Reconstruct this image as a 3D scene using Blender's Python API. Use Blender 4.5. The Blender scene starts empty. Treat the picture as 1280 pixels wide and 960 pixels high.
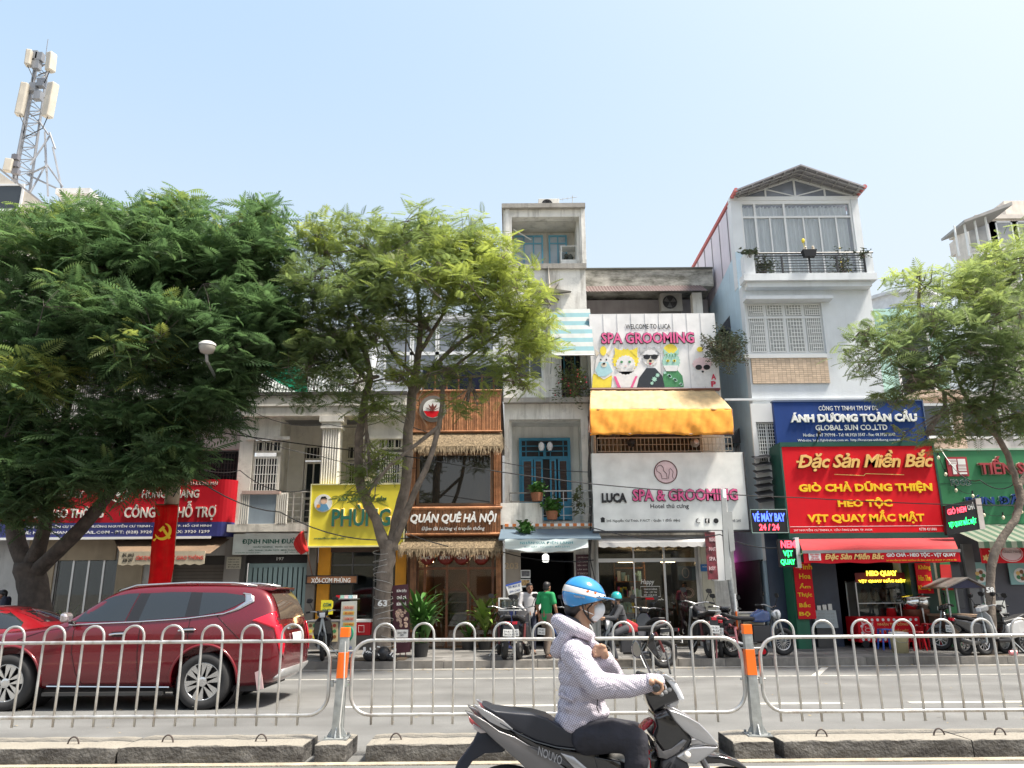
import bpy,bmesh,math,random
import numpy as np
from mathutils import Vector,Matrix
R_ = math.radians; RU = random.uniform
random.seed(7)
SC = bpy.context.scene
COL = SC.collection
CAM_H,FPX,PITCH = 1.6,961.0,math.atan(.268)
CP,SP = math.cos(PITCH),math.sin(PITCH)
cam = bpy.data.cameras.new('camera')
cam.sensor_width = 36; cam.lens = FPX / 1280 * 36; cam.clip_start = .05; cam.clip_end = 5000
camo = bpy.data.objects.new('camera',cam); COL.objects.link(camo)
ROLL = R_(.45)
camo.location = (0,0,CAM_H); camo.rotation_euler = (Matrix.Rotation(math.pi / 2 + PITCH,3,'X') @ Matrix.Rotation(-ROLL,3,'Z')).to_euler()
SC.camera = camo
SUN_EL,SUN_AZ = R_(62),R_(107)
w = bpy.data.worlds.new('World'); SC.world = w; w.use_nodes = True
nt = w.node_tree; bg = nt.nodes['Background']
sky = nt.nodes.new('ShaderNodeTexSky'); sky.sky_type = 'NISHITA'; sky.sun_disc = False
sky.sun_elevation = SUN_EL; sky.sun_rotation = SUN_AZ
sky.air_density = 1.0; sky.dust_density = 5.0; sky.ozone_density = 1.2; sky.altitude = 0
gm_ = nt.nodes.new('ShaderNodeGamma'); gm_.inputs[1].default_value = .4    # hazy tropical sky: far less contrast round the sun
nt.links.new(sky.outputs[0],gm_.inputs[0]); hs_ = nt.nodes.new('ShaderNodeHueSaturation'); hs_.inputs['Hue'].default_value = .488; hs_.inputs['Saturation'].default_value = 1.7
nt.links.new(gm_.outputs[0],hs_.inputs['Color']); tc_ = nt.nodes.new('ShaderNodeTexCoord'); sx_ = nt.nodes.new('ShaderNodeSeparateXYZ'); mr_ = nt.nodes.new('ShaderNodeMapRange'); hz_ = nt.nodes.new('ShaderNodeMixRGB')
nt.links.new(tc_.outputs['Generated'],sx_.inputs[0]); nt.links.new(sx_.outputs[2],mr_.inputs[0])       # milky haze low all round the horizon
mr_.inputs[1].default_value = .05; mr_.inputs[2].default_value = .70; mr_.inputs[3].default_value = .95; mr_.inputs[4].default_value = .0; mr_.interpolation_type = 'SMOOTHSTEP'
hz_.inputs[2].default_value = (1.25,1.31,1.34,1); nt.links.new(mr_.outputs[0],hz_.inputs[0]); nt.links.new(hs_.outputs[0],hz_.inputs[1]); nt.links.new(hz_.outputs[0],bg.inputs[0]); bg.inputs[1].default_value = .15
sl = bpy.data.lights.new('sun','SUN'); sl.energy = 2.0; sl.angle = R_(8); sl.color = (1,.93,.82)
so = bpy.data.objects.new('sun',sl); COL.objects.link(so)
sd = Vector((math.sin(SUN_AZ) * math.cos(SUN_EL),math.cos(SUN_AZ) * math.cos(SUN_EL),math.sin(SUN_EL)))
so.rotation_euler = sd.to_track_quat('Z','Y').to_euler(); so.location = (20,30,40)
SC.view_settings.view_transform = 'Standard'; SC.view_settings.look = 'None'
SC.view_settings.exposure = 2.2; SC.view_settings.gamma = 1; SC.view_settings.use_curve_mapping = False
SC.cycles.max_bounces = 6; SC.cycles.transparent_max_bounces = 10
SC.cycles.use_denoising = True
SC.cycles.sample_clamp_indirect = 6
def yc(py): return FPX * CP + (py - 480) * SP
CX = [640.]; CR,SR = math.cos(ROLL),math.sin(ROLL)
def UN(px,py): dx,dy = px - 640,py - 480; return 640 + dx*CR - dy*SR,480 + dx*SR + dy*CR
def PX(px,py,Y): px,py = UN(px,py); return (px - 640) / yc(py) * Y
def PZ(py,Y,px=None): py = UN(CX[0] if px is None else px,py)[1]; return CAM_H + Y * (FPX * SP - (py - 480) * CP) / yc(py)
def W(px,py,Y): return Vector((PX(px,py,Y),Y,PZ(py,Y,px)))
def GY(px,py,z=.15):
    """distance at which this pixel meets the level z"""
    py = UN(px,py)[1]; return (CAM_H - z) * yc(py) / ((py - 480) * CP - FPX * SP)
MATS = {}
def M(name,col=(.5,.5,.5),rough=.6,metal=0.,var=.12,vs=2.5,streak=0.,bump=0.,bs=30.,coat=0.,emit=0.,spec=.5,
      stain=(.09,.085,.075),rand=0.,sm=None,trans=0.):
    if name in MATS: return MATS[name]
    m = bpy.data.materials.new(name); m.use_nodes = True; MATS[name] = m
    n,L = m.node_tree.nodes,m.node_tree.links
    b = n['Principled BSDF']
    b.inputs['Roughness'].default_value = rough; b.inputs['Metallic'].default_value = metal
    b.inputs['Coat Weight'].default_value = coat; b.inputs['Coat Roughness'].default_value = .05
    b.inputs['Specular IOR Level'].default_value = spec
    c = (*col,1)
    geo = n.new('ShaderNodeNewGeometry')
    src = None
    if var > 0:
        no = n.new('ShaderNodeTexNoise'); no.inputs['Scale'].default_value = vs; no.inputs['Detail'].default_value = 6
        L.new(geo.outputs['Position'],no.inputs['Vector'])
        mr = n.new('ShaderNodeMapRange'); mr.inputs[1].default_value = .3; mr.inputs[2].default_value = .7
        mr.inputs[3].default_value = 1 - var; mr.inputs[4].default_value = 1 + var
        L.new(no.outputs[0],mr.inputs[0])
        hs = n.new('ShaderNodeHueSaturation'); hs.inputs['Color'].default_value = c
        L.new(mr.outputs[0],hs.inputs['Value']); src = hs.outputs[0]
        r2 = n.new('ShaderNodeMapRange'); r2.inputs[3].default_value = max(0,rough - .08); r2.inputs[4].default_value = min(1,rough + .08)
        L.new(no.outputs[0],r2.inputs[0]); L.new(r2.outputs[0],b.inputs['Roughness'])
    if rand > 0:
        oi = n.new('ShaderNodeObjectInfo')
        mr = n.new('ShaderNodeMapRange'); mr.inputs[3].default_value = 1 - rand; mr.inputs[4].default_value = 1 + rand
        L.new(oi.outputs['Random'],mr.inputs[0])
        hs = n.new('ShaderNodeHueSaturation')
        if src: L.new(src,hs.inputs['Color'])
        else: hs.inputs['Color'].default_value = c
        L.new(mr.outputs[0],hs.inputs['Value']); src = hs.outputs[0]
    if streak > 0:
        mp = n.new('ShaderNodeMapping'); mp.inputs['Scale'].default_value = sm or (5,5,.45)
        L.new(geo.outputs['Position'],mp.inputs['Vector'])
        no = n.new('ShaderNodeTexNoise'); no.inputs['Scale'].default_value = 1; no.inputs['Detail'].default_value = 8; no.inputs['Roughness'].default_value = .68
        L.new(mp.outputs[0],no.inputs['Vector'])
        mr = n.new('ShaderNodeMapRange'); mr.inputs[1].default_value = .36 if streak > .9 else .5; mr.inputs[2].default_value = .62 if streak > .9 else .78
        mr.inputs[3].default_value = 0; mr.inputs[4].default_value = streak
        L.new(no.outputs[0],mr.inputs[0])
        mx = n.new('ShaderNodeMixRGB'); mx.inputs[2].default_value = (*stain,1)
        L.new(mr.outputs[0],mx.inputs[0])
        if src: L.new(src,mx.inputs[1])
        else: mx.inputs[1].default_value = c
        src = mx.outputs[0]
        if streak >= .5 and not metal:      # patches of old grime and flaked paint
            n3 = n.new('ShaderNodeTexNoise'); n3.inputs['Scale'].default_value = 1.7; n3.inputs['Detail'].default_value = 10; n3.inputs['Roughness'].default_value = .75
            L.new(geo.outputs['Position'],n3.inputs['Vector'])
            m3 = n.new('ShaderNodeMapRange'); m3.inputs[1].default_value = .54; m3.inputs[2].default_value = .64; m3.inputs[4].default_value = .38; L.new(n3.outputs[0],m3.inputs[0])
            x3 = n.new('ShaderNodeMixRGB'); x3.inputs[2].default_value = (*[(a+b_)/2*.8 for a,b_ in zip(col,stain)],1); L.new(m3.outputs[0],x3.inputs[0]); L.new(src,x3.inputs[1]); src = x3.outputs[0]
    if src: L.new(src,b.inputs['Base Color'])
    else: b.inputs['Base Color'].default_value = c
    if bump > 0:
        no = n.new('ShaderNodeTexNoise'); no.inputs['Scale'].default_value = bs; no.inputs['Detail'].default_value = 4
        L.new(geo.outputs['Position'],no.inputs['Vector'])
        bp = n.new('ShaderNodeBump'); bp.inputs['Strength'].default_value = bump; bp.inputs['Distance'].default_value = .02
        L.new(no.outputs[0],bp.inputs['Height']); L.new(bp.outputs[0],b.inputs['Normal'])
    if emit > 0:
        b.inputs['Emission Color'].default_value = c; b.inputs['Emission Strength'].default_value = emit
    if trans > 0: b.inputs['Transmission Weight'].default_value = trans
    return m
def glass_mat(name,tint=(.75,.8,.8),mixf=.02):
    """thin see-through pane: fresnel mix of clear and mirror"""
    if name in MATS: return MATS[name]
    m = bpy.data.materials.new(name); m.use_nodes = True; MATS[name] = m
    n,L = m.node_tree.nodes,m.node_tree.links
    for x in list(n):
        if x.type != 'OUTPUT_MATERIAL': n.remove(x)
    o = [x for x in n if x.type == 'OUTPUT_MATERIAL'][0]
    t = n.new('ShaderNodeBsdfTransparent'); t.inputs[0].default_value = (*tint,1)
    g = n.new('ShaderNodeBsdfGlossy'); g.inputs['Roughness'].default_value = .02
    fr = n.new('ShaderNodeFresnel'); fr.inputs[0].default_value = 1.5
    ad = n.new('ShaderNodeMath'); ad.operation = 'ADD'; ad.use_clamp = True; ad.inputs[1].default_value = mixf
    L.new(fr.outputs[0],ad.inputs[0])
    mx = n.new('ShaderNodeMixShader'); L.new(ad.outputs[0],mx.inputs[0]); L.new(t.outputs[0],mx.inputs[1]); L.new(g.outputs[0],mx.inputs[2])
    L.new(mx.outputs[0],o.inputs[0])
    return m
ORG = {}
BX = lambda *a: MB().box(*a)
TU = lambda *a,**k: MB().tube(*a,**k)
class MB:
    def __init__(s): s.v = []; s.f = []
    def add(s,vs,fs):
        k = len(s.v); s.v += [tuple(v) for v in vs]; s.f += [tuple(k + i for i in f) for f in fs]; return s
    def box(s,x0,x1,y0,y1,z0,z1):
        if x0 > x1: x0,x1 = x1,x0
        if y0 > y1: y0,y1 = y1,y0
        if z0 > z1: z0,z1 = z1,z0
        return s.add([(x0,y0,z0),(x1,y0,z0),(x1,y1,z0),(x0,y1,z0),(x0,y0,z1),(x1,y0,z1),(x1,y1,z1),(x0,y1,z1)],
                     [(0,3,2,1),(4,5,6,7),(0,1,5,4),(1,2,6,5),(2,3,7,6),(3,0,4,7)])
    def rect(s,x0,y0,x1,y1,Y,d=.1):
        """box whose front face, at distance Y, covers this pixel rectangle; d = depth backwards"""
        ym = (y0 + y1) / 2
        return s.box(PX(x0,ym,Y),PX(x1,ym,Y),Y,Y + d,PZ(y1,Y),PZ(y0,Y))
    def obox(s,c,sz,rot=(0,0,0)):
        from mathutils import Euler
        m = Euler(rot).to_matrix(); c = Vector(c); vs = []
        for z in (-.5,.5):
            for x,y in ((-.5,-.5),(.5,-.5),(.5,.5),(-.5,.5)):
                vs.append(c + m @ Vector((x*sz[0],y*sz[1],z*sz[2])))
        return s.add(vs,[(0,3,2,1),(4,5,6,7),(0,1,5,4),(1,2,6,5),(2,3,7,6),(3,0,4,7)])
    def tube(s,pts,r,n=6,closed=False,cap=True):
        pts = [Vector(p) for p in pts]; N = len(pts)
        rs = list(r) if isinstance(r,(list,tuple)) else [r] * N
        k = len(s.v); up = None
        for i,p in enumerate(pts):
            if closed: d = pts[(i+1) % N] - pts[i-1]
            else: d = pts[min(i+1,N-1)] - pts[max(i-1,0)]
            if d.length < 1e-9: d = Vector((0,0,1))
            d.normalize()
            if up is None:
                up = Vector((0,0,1)) if abs(d.z) < .9 else Vector((1,0,0))
            u = (up - d * up.dot(d))
            if u.length < 1e-6: u = d.orthogonal()
            u.normalize(); up = u; v = d.cross(u)
            for j in range(n):
                a = 2 * math.pi * (j + .5) / n
                s.v.append(tuple(p + (u * math.cos(a) + v * math.sin(a)) * rs[i]))
        for i in range(N if closed else N - 1):
            a,b = k + i * n,k + ((i + 1) % N) * n
            for j in range(n):
                j2 = (j + 1) % n
                s.f.append((a + j,a + j2,b + j2,b + j))
        if cap and not closed:
            s.f.append(tuple(k + j for j in reversed(range(n)))); s.f.append(tuple(k + (N-1)*n + j for j in range(n)))
        return s
    def lathe(s,prof,c=(0,0,0),n=16,axis='z',cap=True):
        k = len(s.v)
        for r,h in prof:
            for j in range(n):
                a = 2 * math.pi * j / n; x,y = r * math.cos(a),r * math.sin(a)
                p = (x,y,h) if axis == 'z' else ((x,h,y) if axis == 'y' else (h,x,y))
                s.v.append((p[0]+c[0],p[1]+c[1],p[2]+c[2]))
        for i in range(len(prof) - 1):
            for j in range(n):
                j2 = (j+1) % n; a,b = k + i*n,k + (i+1)*n
                s.f.append((a+j,a+j2,b+j2,b+j))
        if cap:
            s.f.append(tuple(k + j for j in reversed(range(n)))); s.f.append(tuple(k + (len(prof)-1)*n + j for j in range(n)))
        return s
    def prism(s,poly,a,b,axis='y'):
        """polygon in XZ (axis y), YZ (axis x) or XY (axis z) extruded a..b"""
        n = len(poly); k = len(s.v)
        for h in (a,b):
            for p,q in poly:
                s.v.append((p,h,q) if axis == 'y' else ((h,p,q) if axis == 'x' else (p,q,h)))
        s.f.append(tuple(k + i for i in range(n))); s.f.append(tuple(k + n + i for i in reversed(range(n))))
        for i in range(n): s.f.append((k + i,k + n + i,k + n + (i+1) % n,k + (i+1) % n))
        return s
    def pprism(s,pp,Y,d):
        """polygon given in photograph pixels on the plane at distance Y, extruded back by d"""
        return s.prism([(PX(x,y,Y),PZ(y,Y)) for x,y in pp],Y,Y + d)
    def ell(s,c,r,nu=12,nv=8):
        k = len(s.v); r = (r,r,r) if isinstance(r,(int,float)) else r
        for i in range(nv + 1):
            t = math.pi * i / nv
            for j in range(nu):
                a = 2 * math.pi * j / nu
                s.v.append((c[0] + r[0]*math.sin(t)*math.cos(a),c[1] + r[1]*math.sin(t)*math.sin(a),c[2] + r[2]*math.cos(t)))
        for i in range(nv):
            for j in range(nu):
                j2 = (j+1) % nu; s.f.append((k+i*nu+j,k+(i+1)*nu+j,k+(i+1)*nu+j2,k+i*nu+j2))
        return s
    def loft(s,rings,cap=True,closed=1):
        k = len(s.v); n = len(rings[0])
        for r in rings: s.v += [tuple(p) for p in r]
        for i in range(len(rings) - 1):
            for j in range(n if closed else n - 1):
                j2 = (j+1) % n; s.f.append((k+i*n+j,k+i*n+j2,k+(i+1)*n+j2,k+(i+1)*n+j))
        if cap:
            s.f.append(tuple(k+j for j in reversed(range(n)))); s.f.append(tuple(k+(len(rings)-1)*n+j for j in range(n)))
        return s
    def wall(s,x0,x1,z0,z1,holes,Y,d):
        """wall facing -Y with real openings; holes = (x0,x1,z0,z1)"""
        xs = sorted({x0,x1,*[min(max(h[i],x0),x1) for h in holes for i in (0,1)]})
        zs = sorted({z0,z1,*[min(max(h[i],z0),z1) for h in holes for i in (2,3)]})
        def solid(i,j):
            if i < 0 or j < 0 or i >= len(xs)-1 or j >= len(zs)-1: return False
            cx,cz = (xs[i]+xs[i+1])/2,(zs[j]+zs[j+1])/2
            return not any(h[0] < cx < h[1] and h[2] < cz < h[3] for h in holes)
        idx = {}
        def V(i,j,y):
            if (i,j,y) not in idx: idx[(i,j,y)] = len(s.v); s.v.append((xs[i],Y + y*d,zs[j]))
            return idx[(i,j,y)]
        for i in range(len(xs)-1):
            for j in range(len(zs)-1):
                if not solid(i,j): continue
                s.f.append((V(i,j,0),V(i+1,j,0),V(i+1,j+1,0),V(i,j+1,0)))
                s.f.append((V(i,j,1),V(i,j+1,1),V(i+1,j+1,1),V(i+1,j,1)))
                if not solid(i-1,j): s.f.append((V(i,j,0),V(i,j+1,0),V(i,j+1,1),V(i,j,1)))
                if not solid(i+1,j): s.f.append((V(i+1,j,0),V(i+1,j,1),V(i+1,j+1,1),V(i+1,j+1,0)))
                if not solid(i,j-1): s.f.append((V(i,j,0),V(i,j,1),V(i+1,j,1),V(i+1,j,0)))
                if not solid(i,j+1): s.f.append((V(i,j+1,0),V(i+1,j+1,0),V(i+1,j+1,1),V(i,j+1,1)))
        return s
    def mesh(s,name,mat,off=(0,0,0),smooth=False):
        me = bpy.data.meshes.new(name)
        me.from_pydata([(v[0]-off[0],v[1]-off[1],v[2]-off[2]) for v in s.v],[],s.f)
        bm = bmesh.new(); bm.from_mesh(me); bmesh.ops.recalc_face_normals(bm,faces=bm.faces); bm.to_mesh(me); bm.free()
        if mat is not None: me.materials.append(mat)
        if smooth: me.polygons.foreach_set('use_smooth',[True]*len(me.polygons))
        return me
    def B(s,name,mat,parent=None,smooth=False,bevel=0,seg=2,auto=False):
        if parent is None:
            a = np.array(s.v); lo,hi = a.min(0),a.max(0); off = Vector(((lo[0]+hi[0])/2,(lo[1]+hi[1])/2,lo[2]))
        else: off = ORG[parent.name]
        me = s.mesh(name,mat,off,smooth)
        o = bpy.data.objects.new(name,me); COL.objects.link(o)
        if parent is None: o.location = off
        else: o.parent = parent
        ORG[o.name] = off.copy()
        if bevel:
            b = o.modifiers.new('b','BEVEL'); b.width = bevel; b.segments = seg; b.limit_method = 'ANGLE'; b.angle_limit = R_(40)
            o.data.polygons.foreach_set('use_smooth',[True]*len(o.data.polygons)) if auto else None
        return o
def tag(o,label=None,cat=None,group=None,kind=None):
    if label: o['label'] = label
    if cat: o['category'] = cat
    if group: o['group'] = group
    if kind: o['kind'] = kind
    return o
def thing(name,loc,label,cat,group=None,rz=0):
    o = bpy.data.objects.new(name,None); COL.objects.link(o); o.location = loc; o.rotation_euler = (0,0,rz)
    o.empty_display_size = .2
    if loc[1] > 1: CX[0] = 640 + loc[0] / loc[1] * 950
    ORG[o.name] = Vector(loc); return tag(o,label,cat,group)
def proto(name):
    """an Empty at the world origin that parts are built under and that is then moved into place"""
    o = bpy.data.objects.new(name,None); COL.objects.link(o); ORG[o.name] = Vector((0,0,0)); o.empty_display_size = .2; return o
KIDS = {}
def copy_tree(o,parent=None):
    kids = [c for c in o.children]
    c = o.copy(); COL.objects.link(c)
    if parent is not None: c.parent = parent
    for k in kids: copy_tree(k,c)
    return c
def inst(name,me,parent,loc,rot=(0,0,0),scale=(1,1,1),kind=None):
    o = bpy.data.objects.new(name,me); COL.objects.link(o); o.parent = parent
    o.location = Vector(loc) - ORG[parent.name]; o.rotation_euler = rot; o.scale = scale
    ORG[o.name] = Vector(loc)
    return o
def finish(o):
    """bake an object's modifiers into its mesh"""
    dg = bpy.context.evaluated_depsgraph_get()
    me = bpy.data.meshes.new_from_object(o.evaluated_get(dg),depsgraph=dg)
    o.modifiers.clear(); o.data = me
    return o
def blob(name,mat,parent,parts,voxel=.012,smooth=4,fac=.5):
    """one continuous surface grown round tapered capsules: parts = list of [(point, radius or (rx,ry,rz)), ...] chains"""
    mb = MB()
    for ch in parts:
        if len(ch) == 1:
            p,r = ch[0]; mb.ell(p,r,14,10); continue
        for (p,r),(q,t) in zip(ch[:-1],ch[1:]):
            p,q = Vector(p),Vector(q); n = max(2,int((q-p).length / (min(r,t) * .35 + 1e-4))); n = min(n,14)
            for i in range(n + 1):
                u = i / n; mb.ell(p.lerp(q,u),r + (t - r) * u,10,7)
    o = mb.B(name,mat,parent)
    m = o.modifiers.new('r','REMESH'); m.mode = 'VOXEL'; m.voxel_size = voxel; m.use_smooth_shade = True
    if smooth:
        m = o.modifiers.new('s','SMOOTH'); m.factor = fac; m.iterations = smooth
    finish(o)
    o.data.materials.clear(); o.data.materials.append(mat)
    o.data.polygons.foreach_set('use_smooth',[True]*len(o.data.polygons))
    return o
def text_mesh(s,bold=0.,shear=0.,ext=.0,space=1.,res=2,bev=None):
    cu = bpy.data.curves.new('lettering','FONT'); cu.body = s; cu.size = 1; lim = .016 if set(s) & set('Đđ') else .022; cu.offset = min(bold,lim); cu.bevel_depth = bev if bev is not None else (0 if lim < .02 else max(0,bold-lim)); cu.bevel_resolution = 0; cu.shear = shear
    cu.extrude = ext; cu.space_character = space; cu.resolution_u = res; cu.fill_mode = 'BOTH' if ext else 'FRONT'
    cu.align_x = 'CENTER'
    o = bpy.data.objects.new('t',cu); COL.objects.link(o)
    dg = bpy.context.evaluated_depsgraph_get(); dg.update()
    me = bpy.data.meshes.new_from_object(o.evaluated_get(dg),depsgraph=dg)
    bpy.data.objects.remove(o); bpy.data.curves.remove(cu)
    return me
def let(parent,s,x0,y0,x1,y1,Y,mat,bold=.012,shear=0.,depth=.012,name='lettering',space=1.,edge=None,edgew=.03,slope=0,res=2):
    """flat or raised letters filling this pixel box on the plane at distance Y (facing the street)"""
    out = None
    for e in ([edge,None] if edge else [None]):
        if edge and e is None: use_b,Yy,m = bold,Y - depth - .004,mat
        elif edge: use_b,Yy,m = bold + edgew,Y,edge
        else: use_b,Yy,m = bold,Y,mat
        me = text_mesh(s,bold,shear,.5,space,res,None if not edge else (edgew*1.3 if m is edge else 0.))
        n = len(me.vertices)
        if n == 0: continue
        a = np.empty(n*3,dtype=np.float32); me.vertices.foreach_get('co',a); a = a.reshape(-1,3)
        if out is None or edge is None: lo,hi = a.min(0),a.max(0)
        if out is None: lo0,hi0 = lo,hi
        X0,X1,Z0,Z1 = PX(x0,(y0+y1)/2,Y),PX(x1,(y0+y1)/2,Y),PZ(y1,Y),PZ(y0,Y)
        if out is not None:   # face letters share the frame of the outline, without its extra edge
            sc = edgew; lo0 = lo0 + 0;
        u = (a[:,0] - lo0[0]) / (hi0[0] - lo0[0]); v = (a[:,1] - lo0[1]) / (hi0[1] - lo0[1])
        b = np.empty_like(a)
        b[:,0] = X0 + u*(X1-X0); b[:,2] = Z0 + v*(Z1-Z0) + slope*(b[:,0]-X0)
        zz = a[:,2] / max(1e-6,abs(a[:,2]).max())
        b[:,1] = Yy - depth*(zz+1)/2
        b -= np.array(ORG[parent.name],dtype=np.float32)
        me.vertices.foreach_set('co',b.ravel().astype(np.float32)); me.update()
        me.materials.clear(); me.materials.append(m)
        bm = bmesh.new(); bm.from_mesh(me); bmesh.ops.recalc_face_normals(bm,faces=bm.faces); bm.to_mesh(me); bm.free()
        o = bpy.data.objects.new(name if m is mat else name + '_edge',me); COL.objects.link(o); o.parent = parent; ORG[o.name] = ORG[parent.name]
        out = o
    return out
# ================================================================ materials
YF = 21.3           # shop fronts
YK = 17.35          # far kerb
SW = .15            # pavement height
WHITE = M('white_paint',(.8,.8,.77),.7,var=.06,streak=.35,bump=.15,bs=18)
WHITE2 = M('white_wall_stained',(.80,.78,.73),.8,var=.1,streak=.8,bump=.3,bs=14,stain=(.13,.11,.085))
GREYWALL = M('grey_wall',(.5,.49,.47),.8,var=.1,streak=.5,bump=.25,bs=14,stain=(.14,.13,.12))
CREAM = M('cream_wall',(.66,.58,.42),.8,var=.08,streak=.4,bump=.2)
BLUEWALL = M('pale_blue_wall',(.50,.64,.74),.75,var=.06,streak=.3,bump=.15,stain=(.2,.24,.27))
PALEWALL = M('pale_grey_wall',(.70,.73,.755),.75,var=.05,streak=.22,bump=.12,stain=(.3,.3,.3))
LILAC = M('lilac_sheet',(.68,.62,.69),.5,var=.05,streak=.2)
TAN = M('tan_tiles',(.62,.45,.3),.5,var=.1,vs=5)
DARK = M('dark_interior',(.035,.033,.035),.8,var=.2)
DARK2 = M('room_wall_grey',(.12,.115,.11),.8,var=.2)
BLACK = M('black_plastic',(.015,.015,.017),.35,var=0)
RUBBER = M('rubber',(.02,.02,.021),.75,var=.15,vs=20)
STEEL = M('galvanised_steel',(.50,.50,.49),.42,metal=.6,var=.18,vs=9,streak=.7,stain=(.24,.15,.09),sm=(14,14,3))
GALV = M('galvanised_post',(.36,.38,.38),.5,metal=.55,var=.2,vs=14,bump=.15,bs=60)
CHROME = M('chrome',(.75,.75,.75),.12,metal=1,var=0)
ALU = M('aluminium',(.55,.55,.55),.35,metal=.9,var=.05)
WOOD = M('varnished_wood',(.2,.075,.03),.4,var=.25,vs=8,sm=(20,20,1.5),streak=.4,stain=(.05,.02,.01))
WOODP = M('plank_wood',(.28,.12,.05),.6,var=.25,vs=8,streak=.5,stain=(.08,.03,.015),sm=(1.5,10,20))
BAMBOO = M('bamboo',(.42,.19,.085),.5,var=.3,vs=7,streak=.5,stain=(.10,.04,.02),sm=(30,30,1.2),rand=.35)
THATCH = M('thatch',(.22,.165,.10),.9,var=.35,vs=9)
CONC = M('concrete_block',(.125,.12,.112),.95,var=.35,vs=9,streak=.98,bump=1,bs=32,stain=(.035,.032,.03),sm=(3,3,9))
def dust_top(m,col,lo=.55,hi=.95):
    n,L = m.node_tree.nodes,m.node_tree.links; b = n['Principled BSDF']; src = b.inputs['Base Color'].links[0].from_socket
    g_ = [x for x in n if x.type == 'NEW_GEOMETRY'][0]; sx = n.new('ShaderNodeSeparateXYZ'); L.new(g_.outputs['True Normal'],sx.inputs[0])
    mr = n.new('ShaderNodeMapRange'); mr.inputs[1].default_value = lo; mr.inputs[2].default_value = hi; mr.inputs[4].default_value = .85; L.new(sx.outputs[2],mr.inputs[0])
    mx = n.new('ShaderNodeMixRGB'); mx.inputs[2].default_value = (*col,1); L.new(mr.outputs[0],mx.inputs[0]); L.new(src,mx.inputs[1]); L.new(mx.outputs[0],b.inputs['Base Color'])
dust_top(CONC,(.31,.285,.24))
RED = M('red_sign',(.66,.010,.02),.55,var=.1,vs=1.2,streak=.18,stain=(.3,.03,.03),spec=.2)
REDT = M('red_cloth',(.62,.02,.02),.65,var=.1)
YELL = M('yellow_letter',(.9,.6,.03),.5,var=.05,spec=.2)
GOLD = M('gold_letter',(.85,.55,.18),.35,var=.05)
SIGNW = M('white_letter',(.82,.82,.8),.4,var=.02)
SIGNB = M('sign_blue',(.02,.055,.22),.55,var=.1,streak=.15,spec=.2)
GREENP = M('green_paint',(.015,.13,.07),.5,var=.12,streak=.3)
TEALD = M('dark_green_letter',(.02,.14,.10),.4,var=0)
INK = M('black_letter',(.012,.012,.014),.4,var=0)
PANE = glass_mat('window_glass')
PANED = M('dark_glass',(.03,.035,.04),.06,var=0,spec=.8)
# ================================================================ ground
def road_mat():
    m = M('asphalt',(.160,.161,.157),.88,var=.2,vs=.9,streak=.3,sm=(.9,2.2,1),stain=(.09,.085,.08),bump=.5,bs=150)
    n,L = m.node_tree.nodes,m.node_tree.links
    b = n['Principled BSDF']; src = b.inputs['Base Color'].links[0].from_socket
    geo = [x for x in n if x.type == 'NEW_GEOMETRY'][0]
    no = n.new('ShaderNodeTexNoise'); no.inputs['Scale'].default_value = 95; no.inputs['Detail'].default_value = 3
    L.new(geo.outputs['Position'],no.inputs['Vector'])
    mr = n.new('ShaderNodeMapRange'); mr.inputs[1].default_value = .3; mr.inputs[2].default_value = .7; mr.inputs[3].default_value = .78; mr.inputs[4].default_value = 1.22
    L.new(no.outputs[0],mr.inputs[0])
    mx = n.new('ShaderNodeMixRGB'); mx.blend_type = 'MULTIPLY'; mx.inputs[0].default_value = 1
    L.new(src,mx.inputs[1]); L.new(mr.outputs[0],mx.inputs[2])
    mp = n.new('ShaderNodeMapping'); mp.inputs['Scale'].default_value = (.12,1.3,1)
    L.new(geo.outputs['Position'],mp.inputs['Vector'])
    n2 = n.new('ShaderNodeTexNoise'); n2.inputs['Scale'].default_value = 1; n2.inputs['Detail'].default_value = 5; L.new(mp.outputs[0],n2.inputs['Vector'])
    m2 = n.new('ShaderNodeMapRange'); m2.inputs[1].default_value = .35; m2.inputs[2].default_value = .7; m2.inputs[3].default_value = .86; m2.inputs[4].default_value = 1.12
    L.new(n2.outputs[0],m2.inputs[0])
    x2 = n.new('ShaderNodeMixRGB'); x2.blend_type = 'MULTIPLY'; x2.inputs[0].default_value = 1
    L.new(mx.outputs[0],x2.inputs[1]); L.new(m2.outputs[0],x2.inputs[2]); L.new(x2.outputs[0],b.inputs['Base Color'])
    return m
g = MB().add([(-900,-900,-.02),(900,-900,-.02),(900,900,-.02),(-900,900,-.02)],[(0,1,2,3)]).B('ground',M('ground_dust',(.2,.19,.17),.9)); tag(g,kind='structure')
rd = BX(-60,60,-12,YK,-.3,0).B('road',road_mat()); tag(rd,kind='structure')
LINE = M('road_paint',(.62,.60,.54),.7,var=.25,vs=9,streak=.5,stain=(.25,.23,.2),sm=(6,6,6))
LINEY = M('road_paint_cream',(.62,.53,.36),.8,var=.25,vs=5)
def line(x0,x1,y,wd=.12,mat=LINE):
    BX(x0,x1,y,y + wd,.0005,.005).B('lane_marking',mat,rd)
line(-26,26,15.35,.05)                        # edge line near the far kerb
line(-26,26,YK-.18,.05)
for cx,ln in ((-.9,3.1),(-9.2,3.2),(4.1,1.2),(7.3,3.3),(15,3)): line(cx - ln/2,cx + ln/2,11.75,.13)
for x in (1.3,5.6):                              # short slanted ticks of parking bays
    MB().prism([(x,15.42),(x+.14,15.42),(x+.9,16.9),(x+.76,16.9)],.0005,.005,'z').B('parking_tick',LINE,rd)
BX(-30,30,7.55,7.8,.0005,.006).B('lane_marking',LINEY,rd)
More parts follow.
